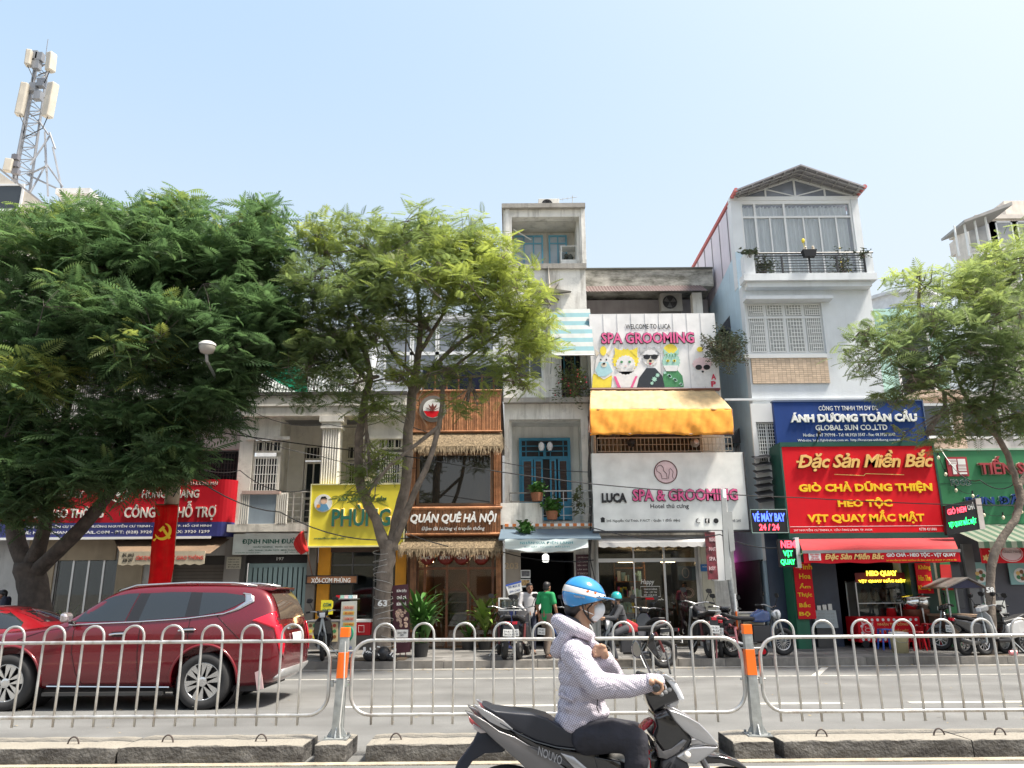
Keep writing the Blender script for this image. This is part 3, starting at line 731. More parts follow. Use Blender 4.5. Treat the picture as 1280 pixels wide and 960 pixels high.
let(s1,'THIẾT BỊ GIAO THÔNG',8,629,130,650,Ys,WM,.02,depth=.03)
let(s1,'CÔNG CỤ HỖ TRỢ',156,627,270,651,Ys,WM,.02,depth=.03)
let(s1,'CÔNG TY',60,611,105,622,Ys,WM,.02,depth=.02)
let(s1,'HÙNG KHANG',178,610,249,623,Ys,WM,.02,depth=.02)
let(s1,'CÔNG TY TNHH MTV THƯƠNG MẠI',182,602,272,608,Ys,WM,.01,depth=.01,res=1)
rg_ = MB(); c = W(149,617,Ys-.01)
rg_.tube([(c.x+.22*math.cos(a*.314),c.y,c.z+.22*math.sin(a*.314)) for a in range(20)],.022,6,closed=1)
rg_.prism([(c.x-.13,c.z+.05),(c.x-.05,c.z+.11),(c.x,c.z+.02),(c.x+.06,c.z+.1),(c.x+.14,c.z+.05),(c.x+.02,c.z-.1),(c.x-.03,c.z-.1)],c.y-.02,c.y)
rg_.B('emblem',WM,s1)
let(s1,'189 ĐƯỜNG NGUYỄN CƯ TRINH - PHƯỜNG NGUYỄN CƯ TRINH - QUẬN 1 - TP. HỒ CHÍ MINH',20,655,264,660,Ys,SIGNW,.012,depth=.006,res=1)
let(s1,'EMAIL: HUNGKHANG@GMAIL.COM - ĐT: (028) 3920 1298 - FAX: 3920 1299',18,663,262,668,Ys,SIGNW,.012,depth=.006,res=1)
b2h = building('terraced_house',PX(400,640,YF),'old grey two-bay house with fluted columns and weathered parapet','house')
OLD = M('old_plaster',(.64,.61,.55),.85,var=.12,streak=.7,bump=.3,bs=16,stain=(.10,.09,.075))
OLDC = M('old_plaster_light',(.74,.715,.66),.8,var=.1,streak=.5,bump=.2,stain=(.16,.14,.12))
XA,XB = PX(300,600,YF),PX(509,600,YF)
zp0,zp1 = PZ(524,YF),PZ(499,YF)
BX(XA,XB,YF-.45,YF+.1,zp0,zp1).B('parapet',OLD,b2h)
BX(XA-.03,XB,YF-.52,YF+.1,zp1+.002,zp1+.09).B('coping',M('coping_dark',(.07,.065,.06),.9,bump=.4),b2h)
BX(XA-.02,XB,YF-.49,YF-.453,zp0+.28,zp0+.33).B('moulding',OLDC,b2h)
BX(XA,XB,YF+.11,YBACK,zp1-.3,zp1-.05).B('roof',RSL,b2h)
fz = PZ(662,YF)   # floor level of upper storey
YR = YF+.75
MB().wall(XA,PX(350,590,YF),fz,zp0-.002,[hole(318,549,352,617,YF)],YF-.25,.2).B('bay_wall',OLDC,b2h)
BX(PX(350,590,YF)-.12,PX(350,590,YF),YF-.05,YR,fz,zp0-.002).B('bay_side_wall',OLDC,b2h)
MB().wall(PX(350,590,YF)+.002,XB,fz,zp0-.004,[hole(378,556,402,656,YR),hole(432,556,452,640,YR),hole(466,552,500,625,YR)],YR,.15).B('recess_wall',OLDC,b2h)
BX(XA,XB,YR-.002,YR+.01,fz-.01,fz).B('floor_edge',OLD,b2h)
YW = YF-.2
window(b2h,319,550,352,565,YW,OLDC,3,1,pane=PANED,grille=(7,1),gm=OLDC)
wn = window(b2h,315,570,349,615,YW,OLDC,2,1,fw=.06,pane=PANED,grille=(10,4),gm=SIGNW)
MB().rect(307,545,362,549,YF-.3,.05).B('moulding',OLDC,b2h)
window(b2h,379,557,401,575,YR+.05,OLDC,1,1,grille=(5,1)); window(b2h,379,577,401,655,YR+.05,OLDC,2,1,fw=.06,split=.4)
window(b2h,433,557,451,575,YR+.05,OLDC,1,1,grille=(4,1)); window(b2h,433,577,451,640,YR+.05,OLDC,2,1,fw=.06,grille=(6,10))
window(b2h,472,548,503,562,YF-.12,OLDC,3,1,grille=(7,1)); window(b2h,474,566,502,606,YF-.12,OLDC,2,1,fw=.05,grille=(10,3),gm=SIGNW)
MB().wall(PX(458,580,YF),XB,fz,zp0-.002,[hole(471,547,504,607,YF-.1)],YF-.15,.14).B('bay_wall',OLDC,b2h)
MB().rect(454,545,505,549,YF-.22,.06).B('moulding',OLDC,b2h)
for cxp in (414,):
    X = PX(cxp,565,YF-.3);
    pr = []
    for i in range(15): pr.append((X-.24+.48*i/14,YF-.45 + (.0 if i % 2 else .03)))
    pr += [(X+.24,YF-.05),(X-.24,YF-.05)]
    MB().prism(pr,fz,PZ(536,YF-.4),'z').B('column',OLDC,b2h)
    m = MB(); m.box(X-.29,X+.29,YF-.48,YF-.02,PZ(535.9,YF-.4),PZ(533,YF-.4)); m.box(X-.26,X+.26,YF-.47,YF-.03,PZ(532.9,YF-.4),PZ(528,YF-.4)); m.box(X-.33,X+.33,YF-.5,YF-.01,PZ(527.9,YF-.4),zp0-.01)
    m.B('capital',OLDC,b2h)
BX(XA-.02,PX(392,660,YF),YF-.62,YF+.1,PZ(666,YF),PZ(657,YF)).B('balcony_slab',OLD,b2h)
BX(PX(391,660,YF)+.002,XB,YF-.3,YF+.1,PZ(684,YF),PZ(657,YF)).B('slab',OLD,b2h)
BX(PX(303,640,YF-.6),PX(344,640,YF-.6),YF-.6,YF-.56,PZ(656.5,YF),PZ(621,YF)).B('balcony_panel',M('blue_grey_panel',(.27,.33,.39),.7,streak=.3),b2h)
for xp in (296,344):
    m = MB(); X = PX(xp+3,640,YF-.6)
    for i in range(5): m.box(X+i*.055,X+i*.055+.03,YF-.63,YF-.55,PZ(656.5,YF),PZ(619,YF))
    m.B('fluting',OLDC,b2h)
BX(PX(303,620,YF-.6),PX(350,620,YF-.6),YF-.66,YF-.52,PZ(620.5,YF),PZ(616.5,YF)).B('coping',M('pinkish_coping',(.5,.36,.32),.7,streak=.5),b2h)
rail(b2h,PX(355,640,YF-.6),PX(398,640,YF-.6),PZ(656.5,YF),PZ(617,YF),YF-.58,M('old_rail',(.4,.38,.35),.6,streak=.5),4,.014,4)
BX(PX(301,720,YF)+.003,PX(307,720,YF),YF-.1,YF+.1,SW,PZ(667,YF)).B('pillar',M('dark_stone',(.09,.085,.08),.5),b2h)
BX(PX(384,720,YF),PX(395,720,YF),YF-.1,YF+.1,SW,PZ(667,YF)).B('pillar',M('grey_pillar',(.22,.2,.18),.6,streak=.4),b2h)
BX(PX(307,700,YF),PX(384,700,YF),YF+.02,YF+.2,PZ(703,YF),PZ(667,YF)).B('lintel',DARK,b2h)
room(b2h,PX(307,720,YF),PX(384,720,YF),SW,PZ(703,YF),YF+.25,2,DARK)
GATE = M('gate_pale_blue',(.33,.46,.47),.5,var=.08,streak=.25)
gx0,gx1 = PX(308,730,YF),PX(383,730,YF); gz0,gz1 = SW+.03,PZ(703,YF)
gt = BX(gx0,gx1,YF+.1,YF+.14,gz1-.12,gz1-.01)
gt.box(gx0,gx1,YF+.1,YF+.14,gz0,gz0+.1); gt.box(gx0,gx1,YF+.1,YF+.14,gz0+.8,gz0+.87)
gate = gt.B('gate',GATE,b2h)
s_me = BX(-.05,.05,-.02,.02,0,gz1-gz0-.14).mesh('slat',GATE)
for i in range(12): inst('slat',s_me,gate,(gx0+.06+(gx1-gx0-.12)*i/11,YF+.075,gz0+.02))
let(b2h,'197',346,696,355,700,YF,SIGNW,.01)
s2 = thing('shop_sign',W(338,690,YF-.45),'small pale sign reading ĐỊNH NINH ĐƯỜNG in dark green above the slatted gate','sign')
MB().rect(291,667,386,693,YF-.45,.12).B('panel',M('pale_sign',(.70,.75,.72),.5,streak=.15),s2,bevel=.01)
let(s2,'ĐỊNH NINH ĐƯỜNG',303,672,383,681,YF-.45,TEALD,.02,depth=.01)
let(s2,'CHUẨN TRỊ BỆNH - THUỐC GIA TRUYỀN',316,682,372,685,YF-.45,TEALD,.006,depth=.005,res=1)
let(s2,'HIẾU THÀNH - XUÂN THỦY - MINH THÀNH',311,686,370,688.6,YF-.45,TEALD,.006,depth=.005,res=1)
let(s2,'197 NGUYỄN CƯ TRINH, QUẬN 1',294,689.5,326,691.5,YF-.45,TEALD,.004,depth=.004,res=1)
let(s2,'ĐT: 0903 197 197',356,689.5,380,691.5,YF-.45,TEALD,.004,depth=.004,res=1)
pq = thing('notice_plate',W(292,703,YF-.2),'small cream notice plate of green lines on the grey column','notice')
MB().rect(283,696,301,711,YF-.16,.03).B('plate',M('plate_cream',(.55,.52,.42),.6),pq)
for k in range(4): let(pq,['CẤM ĐẬU XE','TRƯỚC CỬA HÀNG','XIN CẢM ƠN','ĐT 3920 1298'][k],285,698+k*3.2,299,700+k*3.2,YF-.162,INK,.006,depth=.003,res=1)
ps = thing('shop_sign',W(440,660,YF-.6),'bright yellow sign reading PHÙNG with a cartoon cook behind the tree','sign')
Yp = YF-.62
MB().rect(388,606,505,682,Yp,.25).B('panel',M('sign_yellow',(.82,.70,.06),.4,var=.05),ps)
fm = MB(); a = hole(388,606,505,682,Yp)
fm.box(a[0]-.03,a[1]+.03,Yp-.03,Yp+.02,a[2]-.04,a[2]-.001); fm.box(a[0]-.03,a[1]+.03,Yp-.03,Yp+.02,a[3]+.001,a[3]+.03); fm.box(a[0]-.03,a[0]-.001,Yp-.03,Yp+.02,a[2],a[3]); fm.box(a[1]+.001,a[1]+.03,Yp-.03,Yp+.02,a[2],a[3])
fm.B('frame',M('frame_pale_yellow',(.7,.68,.4),.4),ps)
let(ps,'XÔI - CƠM THẬP CẨM',423,620,483,627,Yp,TEALD,.02,depth=.015)
let(ps,'PHÙNG',415,630,489,659,Yp,TEALD,.035,depth=.03,edge=GOLD,edgew=.02)
let(ps,'199 NGUYỄN CƯ TRINH, QUẬN 1',393,671,432,674,Yp,TEALD,.015,depth=.006,res=1)
let(ps,'0909 123 199',470,671,490,674,Yp,TEALD,.015,depth=.006,res=1)
c = W(404,629,Yp-.012); m = MB().lathe([(.24,0),(.24,.008)],(c.x,c.y-.004,c.z),28,'y').B('badge',SIGNW,ps)
MB().lathe([(.085,0),(.085,.012)],(c.x+.02,c.y-.018,c.z+.06),18,'y').B('badge_face',M('skin_print',(.75,.5,.36),.5),ps)
MB().prism([(c.x-.08,c.z+.09),(c.x-.05,c.z+.17),(c.x+.05,c.z+.18),(c.x+.12,c.z+.1),(c.x+.06,c.z+.12),(c.x-.03,c.z+.12)],c.y-.024,c.y-.012).B('badge_hair',INK,ps)
MB().prism([(c.x-.13,c.z-.17),(c.x-.06,c.z-.03),(c.x+.1,c.z-.03),(c.x+.17,c.z-.16),(c.x,c.z-.22)],c.y-.02,c.y-.01).B('badge_shirt',M('print_blue',(.12,.3,.5),.5),ps)
MB().lathe([(.05,0),(.05,.01)],(c.x-.12,c.y-.024,c.z-.08),14,'y').B('badge_fruit',M('print_orange',(.8,.3,.03),.5),ps)
ORG_P = M('orange_pillar',(.78,.34,.02),.6,streak=.2)
px0,px1 = PX(397,720,YF),PX(508,720,YF)
BX(px0,PX(412,720,YF),YF-.02,YF+.2,SW,PZ(684,YF)).B('orange_pillar',ORG_P,b2h)
BX(PX(494,720,YF),px1-.01,YF-.02,YF+.2,SW,PZ(684,YF)).B('orange_pillar',ORG_P,b2h)
BX(PX(412,700,YF)+.002,PX(494,700,YF)-.002,YF+.0,YF+.2,PZ(690,YF),PZ(684,YF)).B('lintel',M('lintel_brown',(.08,.05,.04),.6),b2h)
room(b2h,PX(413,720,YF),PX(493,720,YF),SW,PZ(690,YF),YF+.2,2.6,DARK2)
m = MB(); X0,X1 = PX(412,720,YF),PX(494,720,YF)
for f in (0,.33,.67,1): x = X0+(X1-X0)*f; m.box(x-.02,x+.02,YF+.1,YF+.14,SW,PZ(690,YF))
m.box(X0,X1,YF+.105,YF+.135,PZ(707,YF),PZ(705,YF))
sg = m.B('shop_window',M('dark_frame',(.1,.1,.1),.4,metal=.5),b2h)
for i in range(3):
    BX(X0+(X1-X0)*i/3+.03,X0+(X1-X0)*(i+1)/3-.03,YF+.115,YF+.121,SW+.02,PZ(690,YF)-.01).B('pane',PANE,sg)
xs = thing('hanging_sign',W(415,724,YF-.5),'narrow wooden plank sign reading XÔI CƠM PHÙNG on metal hooks','sign')
MB().rect(382,719,447,730,YF-.5,.03).B('frame',INK,xs)
MB().rect(384,720.5,445.5,728.5,YF-.505,.01).B('plank',WOODP,xs)
let(xs,'XÔI-CƠM PHÙNG',389,721,438,728.5,YF-.507,SIGNW,.02,depth=.008)
m = MB(); m.tube([W(383,719,YF-.48),W(383,719,YF-.05)],.012,5); m.tube([W(445,719,YF-.48),W(445,719,YF-.05)],.012,5); m.B('bracket',INK,xs)
fl = thing('flag',W(386,715,YF-.55),'small furled red flag on a slanted stick beside the yellow sign','flag')
TU([W(391,722,YF-.35),W(386,700,YF-.6),W(379,662,YF-.9)],.012,6).B('stick',WOOD,fl)
m = MB(); rows = []
for i in range(8):
    t = i/7; p = W(379+.9*i,664+3.6*i,YF-.9+.025*i); wdt = (.06+.26*math.sin(math.pi*min(1,t*.85)))
    rows.append([(p.x - wdt*j/5 ,p.y + .05*math.sin(j*1.7+t*2),p.z - .08*j/5*t) for j in range(6)])
fv = [p for r in rows for p in r]; m.add(fv,[(i*6+j,i*6+j+1,(i+1)*6+j+1,(i+1)*6+j) for i in range(7) for j in range(5)])
o = m.B('cloth',REDT,fl,smooth=1); md = o.modifiers.new('s','SOLIDIFY'); md.thickness = .004
cs = thing('roof_shed',W(360,497,22.6),'corrugated sheet shed on the flat roof behind the old parapet','shed')
m = MB(); X0,X1 = PX(322,470,22.6),PX(440,470,22.6); zb,ztp = PZ(503,22.6),PZ(448,22.6)
n = 60; top = [(X0+(X1-X0)*i/n,22.6+(.05 if i % 2 else 0)) for i in range(n+1)]
vs = [(x,y,zb) for x,y in top] + [(x,y+.5,ztp) for x,y in top]
m.add(vs,[(i,i+1,n+2+i,n+1+i) for i in range(n)]).B('sheet',M('corrugated_sheet',(.42,.45,.46),.5,metal=.2,streak=.5,stain=(.2,.16,.12)),cs)
BX(X0,X1,23.2,26,zb,ztp-.05).B('shed_wall',GREYWALL,cs)
gn = thing('shade_net',W(372,470,22.4),'bright green shade net draped over the corrugated sheet','net')
m = MB(); vs = []
for i in range(9):
    for j in range(7):
        u,v = i/8,j/6
        p = W(330+u*60 - 18*(1-v),452+v*46*(.35+.65*u),22.3)
        vs.append((p.x + .06*math.sin(v*9+u*4),22.35+.09*math.sin(u*11+v*6),p.z))
m.add(vs,[(i*7+j,i*7+j+1,(i+1)*7+j+1,(i+1)*7+j) for i in range(8) for j in range(6)])
o = m.B('netting',M('net_green',(.01,.42,.22),.7,var=.25,vs=8),gn,smooth=1)
Y3 = 21.05
b3h = building('restaurant',PX(570,640,Y3),'bamboo-clad Hanoi food restaurant with thatched eaves','restaurant')
XA3,XB3 = PX(511,600,Y3)+.02,PX(628,600,Y3)
hg = (PX(521,730,Y3),PX(624,730,Y3),SW,PZ(690,Y3))
hw = hole(520,566,616,633,Y3)
MB().wall(XA3,XB3,SW,PZ(487,Y3),[hg,hw],Y3+.1,.2).B('wall',M('brown_wall',(.12,.06,.035),.8),b3h)
BX(XA3,XB3,Y3+.3,YBACK,PZ(487,Y3)-.2,PZ(487,Y3)-.01).B('roof',RSL,b3h)
TARP = M('blue_tarp',(.01,.013,.05),.5,var=.3,vs=5)
BX(PX(528,470,22.4),XB3-.02,22.4,22.5,PZ(489,Y3),PZ(458,22.4)).B('tarp_wall',TARP,b3h)
BX(PX(528,470,22.4),XB3-.02,22.5,27,PZ(458,22.4),PZ(455,22.4)).B('shed_roof',RSL,b3h)
bz = MB()
for i in range(7): x = XA3 + .25 + (XB3-XA3-.5)*i/6; bz.tube([(x,21.6,PZ(487,Y3)),(x,21.6,PZ(462,Y3))],.03,6)
bz.B('rail_posts',WOOD,b3h)
def bamboo_panel(x0,y0,x1,y1,Y,name='bamboo_panel',n=None):
    X0,X1,Z0,Z1 = hole(x0,y0,x1,y1,Y); m = MB(); x = X0
    while x < X1:
        r = RU(.017,.026); x += r
        if x + r > X1: break
        yy = Y + RU(-.008,.008)
        zz = Z1 - RU(0,.03); m.tube([(x,yy,Z0+RU(0,.02)),(x+RU(-.004,.004),yy,zz)],r,6)
        z = Z0 + RU(.1,.4)
        while z < zz-.05: m.tube([(x,yy,z-.008),(x,yy,z+.008)],r+.004,6,cap=0); z += RU(.3,.45)
        x += r
    o = m.B(name,BAMBOO,b3h); tag(o,kind='stuff')
    m = MB(); m.tube([(X0-.03,Y-.03,Z1-.02),(X1+.02,Y-.03,Z1-.02)],.035,7); m.tube([(X0-.03,Y-.03,Z0+.03),(X1+.02,Y-.03,Z0+.03)],.03,7)
    m.B('bamboo_rail',BAMBOO,b3h)
bamboo_panel(514,488,627,541,Y3-.05)
bamboo_panel(509,634,627,669,Y3-.35)
bamboo_panel(510,556,520,634,Y3-.02); bamboo_panel(617,556,627,634,Y3-.02)
bamboo_panel(512,690,520,790,Y3-.05); bamboo_panel(620,690,628,790,Y3-.05)
BX(XA3,XB3,Y3-.3,Y3+.09,PZ(636.5,Y3),PZ(634.5,Y3)).B('sill',WOOD,b3h)
BX(XA3,XB3,Y3-.28,Y3+.09,PZ(671,Y3),PZ(669.5,Y3)).B('beam',WOOD,b3h)
def thatch(x0,yt,x1,yb,Y,out,n=1500,length=.3):
    """overhanging eave of dry palm thatch: many thin downward blades on a sloping bed"""
    X0,X1 = PX(x0,yt,Y),PX(x1,yt,Y); zt_,zb_ = PZ(yt,Y),PZ(yb,Y-out)
    bed = MB().add([(X0,Y,zt_),(X1,Y,zt_),(X1,Y-out,zb_+.1),(X0,Y-out,zb_+.1),(X0,Y,zt_-.1),(X1,Y,zt_-.1),(X1,Y-out,zb_+.02),(X0,Y-out,zb_+.02)],
                   [(0,1,2,3),(4,7,6,5),(0,3,7,4),(1,5,6,2),(3,2,6,7)]).B('thatch_bed',THATCH,b3h)
    m = MB()
    for i in range(n):
        t = random.random()**.8; x = RU(X0-.04,X1+.02); y = Y - out*t; z = zt_ + (zb_+.1-zt_)*t
        l = length*RU(.6,1.2); dx = random.gauss(0,.06); wv = RU(.006,.013)
        q = (x+dx,y - l*.28,z - l*RU(.55,1.))
        m.add([(x-wv,y,z+.02),(x+wv,y,z+.02),(q[0]+wv*.4,q[1],q[2]),(q[0]-wv*.4,q[1],q[2])],[(0,1,2,3)])
    o = m.B('thatch',M('thatch_straw',(.25,.19,.12),.9,var=.5,vs=14),b3h); tag(o,kind='stuff')
thatch(512,541,627,562,Y3,.5)
thatch(504,672,627,690,Y3-.1,.65)
wn = window(b3h,521,566,616,632,Y3+.05,M('frame_brown',(.22,.12,.06),.4),1,1,fw=.07,pane=M('window_mirror',(.03,.027,.022),.03,var=0,spec=1),dep=.08)
BX(PX(517,640,Y3),PX(620,640,Y3),Y3-.12,Y3+.04,PZ(634.4,Y3),PZ(631.5,Y3)).B('window_sill',WOOD,b3h)
qs = thing('shop_sign',W(568,655,Y3-.45),'raised white letters QUÁN QUÊ HÀ NỘI mounted on the bamboo panel','sign')
let(qs,'QUÁN QUÊ HÀ NỘI',513,639,621,656,Y3-.40,SIGNW,.035,.18,depth=.05)
let(qs,'Đậm đà hương vị truyền thống',527,657,606,664,Y3-.40,SIGNW,.012,.2,depth=.02)
lg = thing('round_logo',W(540,512,Y3-.12),'round red and white lotus emblem on the upper bamboo panel','emblem')
c = W(541,511,Y3-.12)
MB().lathe([(.38,0),(.38,.04)],(c.x,c.y,c.z),28,'y').B('rim',M('rim_grey',(.2,.18,.16),.5),lg)
MB().lathe([(.27,0),(.27,.02)],(c.x,c.y-.022,c.z),28,'y').B('disc',SIGNW,lg)
MB().prism([(c.x-.25,c.z-.07),(c.x+.25,c.z-.07),(c.x+.16,c.z-.21),(c.x,c.z-.26),(c.x-.16,c.z-.21)],c.y-.034,c.y-.023).B('red_field',RED,lg)
m = MB()
for a in (-60,-30,0,30,60):
    a = R_(a); l = .24; m.prism([(c.x,c.z-.08),(c.x+l*.5*math.sin(a)-.04*math.cos(a),c.z-.08+l*.55*math.cos(a)),(c.x+l*math.sin(a),c.z-.08+l*math.cos(a)),(c.x+l*.5*math.sin(a)+.04*math.cos(a),c.z-.08+l*.55*math.cos(a))],c.y-.045-.002*abs(a),c.y-.035)
m.B('lotus',M('brown_print',(.18,.04,.03),.5),lg)
m = MB()
for s in (-1,1): m.tube([(c.x+s*.12,c.y-.06,c.z+.9),(c.x+s*.5,c.y-.06,c.z+.05),(c.x+s*.15,c.y-.06,c.z-.5)],.009,4)
m.B('rope',M('rope',(.25,.2,.14),.8),lg)
room(b3h,hg[0],hg[1],SW,hg[3],Y3+.3,4.2,M('warm_room',(.13,.06,.028),.6,var=.4,vs=1.2))
GLOW = M('lamp_glow',(1,.62,.3),.5,var=0,emit=5)
for i,(a,b_) in enumerate(((535,697),(556,694),(578,697),(600,695))):
    p = W(a,b_+10,Y3+2.2); BX(p.x-.14,p.x+.14,p.y,p.y+.25,p.z+.1,p.z+.17).B('lamp',GLOW,b3h)
m = MB()
X0,X1,Z1 = hg[0],hg[1],hg[3]
for f in (0,.09,.36,.62,.92,1): x = X0+(X1-X0)*f; m.box(x-.03,x+.03,Y3+.12,Y3+.18,SW,Z1)
m.box(X0,X1,Y3+.125,Y3+.175,PZ(712,Y3),PZ(709,Y3))
sg = m.B('shop_window',WOOD,b3h)
fs = (0,.09,.36,.62,.92,1)
for i in range(5): BX(X0+(X1-X0)*fs[i]+.035,X0+(X1-X0)*fs[i+1]-.035,Y3+.145,Y3+.151,SW+.02,Z1-.02).B('pane',PANE,sg)
for i,tx in enumerate(('PHỞ','BÚN','CHẢ','NEM')):     # red lantern discs
    p = W((534,557,577,601)[i],696,Y3-.02)
    l = thing('lantern_sign',p,['leftmost round red lantern sign under the lower thatch','second round red lantern sign from the orange pillar, under the thatch','third round red lantern sign from the orange pillar, under the thatch','round red lantern sign under the thatch, nearest the 203 pillar'][i],'lantern','round red signs under the thatched eave')
    MB().lathe([(.0,-.06),(.14,-.05),(.21,0),(.14,.05),(0,.06)],tuple(p),20,'y',cap=0).B('disc',M('lantern_red',(.22,.02,.015),.5),l,smooth=1)
    c_ = (533,556,577,601)[i]; let(l,tx,c_-6,694,c_+6,699,Y3-.08,SIGNW,.02,depth=.008,res=1)
    TU([(p.x,p.y,p.z+.2),(p.x,p.y,PZ(688,Y3))],.006,4).B('cord',INK,l)
ct = thing('counter',W(572,790,Y3+2.0),'varnished wooden shelf counter inside the bamboo restaurant','counter')
CP0 = M('counter_wood',(.36,.17,.08),.3,var=.3,vs=6)
X0,X1 = PX(552,770,Y3+1.8),PX(588,770,Y3+1.8); Yc_ = Y3+1.8
for z in (.45,.8,1.1,1.38): BX(X0,X1,Yc_,Yc_+.35,SW+z,SW+z+.035).B('shelf',CP0,ct)
for x in (X0,X1-.04): BX(x-.002,x+.042,Yc_-.01,Yc_+.36,SW+.45-.02,SW+1.5).B('side_panel',CP0,ct)
BX(X0+.03,X1-.03,Yc_+.3,Yc_+.33,SW+.45,SW+1.5).B('back_panel',WOOD,ct)
m = MB()
for x in (X0+.02,X1-.04):
    for y in (Yc_+.02,Yc_+.3): m = BX(x,x+.04,y,y+.04,SW,SW+.43).B('leg',CP0,ct)
tb = thing('table',W(597,790,Y3+1.2),'small wooden table behind the restaurant glass beside the counter','table')
p = W(541,783,Y3+1.0); tb.location = (p.x,p.y,SW); ORG[tb.name] = Vector(tb.location)
BX(p.x-.3,p.x+.3,p.y-.25,p.y+.25,SW+.7,SW+.74).B('tabletop',CP0,tb)
for sx in (-1,1):
    for sy in (-1,1): BX(p.x+sx*.26-.02,p.x+sx*.26+.02,p.y+sy*.21-.02,p.y+sy*.21+.02,SW,SW+.698).B('leg',CP0,tb)
Y4 = 21.15
b4h = building('narrow_house',PX(683,640,Y4),'narrow stained white tube house number 203 with blue shutters','house')
XA4,XB4 = PX(630,600,Y4)+.02,PX(739,600,21.1)+.045
Zb = PZ(523,Y4)
hr = hole(637,524,728,652,Y4)
hd = (PX(651,730,Y4),PX(719,730,Y4),SW,PZ(690,Y4))
h3 = hole(644,427,679,476,Y4); h3b = hole(702,432,735,497,Y4); hl = hole(640,271,725,333,Y4)
ZT4 = PZ(262,Y4)
MB().wall(XA4,XB4,SW,ZT4,[hr,hd,h3,h3b,hl],Y4,.3).B('wall',WHITE2,b4h)
BX(XA4,XA4+.2,Y4+.3,YBACK,4,ZT4).B('side_wall',WHITE2,b4h)
BX(XB4-.2,XB4,Y4+.3,YBACK,4,ZT4).B('side_wall',WHITE2,b4h)
BX(XA4-.05,XB4+.05,Y4-.15,YBACK,ZT4,ZT4+.14).B('roof',M('roof_stained',(.36,.34,.31),.9,streak=.9,bump=.4),b4h)
BX(XA4-.03,XB4+.03,Y4-.1,Y4-.003,PZ(337,Y4),PZ(333,Y4)+.05).B('ledge',MATS['roof_stained'],b4h)
BX(XA4-.02,XB4+.02,Y4-.22,Y4-.003,PZ(505,Y4),PZ(499,Y4)).B('ledge',MATS['roof_stained'],b4h)
BX(XA4+.3,XB4-.9,Y4-.12,Y4-.003,PZ(427,Y4),PZ(423,Y4)).B('ledge',MATS['roof_stained'],b4h)
for xx in (632,727): BX(PX(xx,300,Y4)-.0,PX(xx+5,300,Y4),Y4-.06,Y4-.003,PZ(333,Y4)+.06,ZT4-.002).B('pilaster',WHITE2,b4h)
room(b4h,hl[0],hl[1],hl[2],hl[3],Y4+.3,.8,M('loggia_wall',(.66,.63,.57),.8,streak=.4),'loggia')
BLUEP = M('blue_paint',(.03,.22,.36),.45,var=.15,streak=.15)
BLUEP2 = M('faded_blue_paint',(.12,.36,.50),.55,var=.2,streak=.3)
window(b4h,643,294,679,335,Y4+.95,BLUEP2,3,1,split=.75,pane=M('curtain_pane',(.36,.42,.47),.3)); window(b4h,686,294,709,335,Y4+.95,BLUEP2,2,1,split=.75,pane=MATS['curtain_pane'])
rail(b4h,hl[0],hl[1],hl[2],hl[2]+.12,Y4+.1,GALV,3)
TU([(hl[0]+.05,Y4+.3,PZ(281,Y4)),(hl[0]+.6,Y4+.9,PZ(283,Y4))],.02,6).B('light_tube',SIGNW,b4h)
pc = thing('washing_crate',W(710,333,Y4+.2),'white crate of odds and ends on the top loggia parapet','crate')
a = hole(701,308,721,330,Y4+.5); m = MB()
m.box(a[0],a[1],Y4+.5,Y4+.9,a[2],a[2]+.15);
for x in (a[0],a[1]-.03):
    for y in (Y4+.5,Y4+.87): m.box(x,x+.03,y,y+.03,a[2]+.15,a[3])
m.box(a[0]-.01,a[1]+.01,Y4+.49,Y4+.91,a[3],a[3]+.02); m.B('frame',WHITE,pc)
m = MB(); random.seed(3)
for k in range(9): m.ell((RU(a[0]+.08,a[1]-.08),Y4+.65+RU(-.1,.1),a[2]+.2+RU(0,.12)),RU(.04,.08),8,6)
m.B('bundle',M('dark_odds',(.07,.08,.07),.7,var=.5,vs=8),pc,smooth=1)
ac_unit(673,248,699,262.2,Y4+.4,'pale outdoor air conditioner on the roof of house 203')
an = thing('roof_aerial',W(716,262,Y4+.5),'thin rooftop aerial with small crossbars beside the roof air conditioner','aerial')
m = MB(); p0 = W(716,262,Y4+.5); p0.z = ZT4+.14; m.tube([p0,p0+Vector((0,0,.6))],.012,5); m.tube([p0+Vector((-.5,0,.45)),p0+Vector((.15,0,.55))],.01,5)
for k in range(4): m.tube([p0+Vector((-.45+.15*k,-.12,.45+.02*k)),p0+Vector((-.45+.15*k,.12,.47+.02*k))],.006,4)
m.B('mast',GALV,an)
st = thing('star_ornament',W(684,365,Y4-.1),'large pale eight-pointed star ornament on the upper wall of house 203','ornament')
c = W(686,364,Y4-.14); m = MB(); V = []
for k in range(16):
    a = k*math.pi/8; r = (.92 if k % 8 == 0 and k in (0,8) else (.62 if k % 2 == 0 else .16))
    if k % 4 == 0: r = .68 if k in (4,12) else .66
    if k in (4,12): r = .95
    if k % 4 == 2: r = .42
    V.append((c.x + r*math.cos(a),c.y,c.z + r*math.sin(a)*.85))
m.add(V + [(c.x,c.y-.26,c.z)],[(k,(k+1) % 16,16) for k in range(16)]); m.B('star',M('star_white',(.5,.47,.42),.4),st)
MB().prism([(v[0],v[2]) for v in V],c.y+.001,c.y+.13).B('backing',M('star_edge',(.16,.15,.14),.6),st)  # added rim; its dark grey holds the star's edge shading
window(b4h,645,428,679,475,Y4+.1,WHITE,2,1,fw=.05,pane=M('dark_pane',(.06,.07,.075),.15,var=0))
room(b4h,h3b[0],h3b[1]-.02,h3b[2],h3b[3],Y4+.3,1.0,DARK)
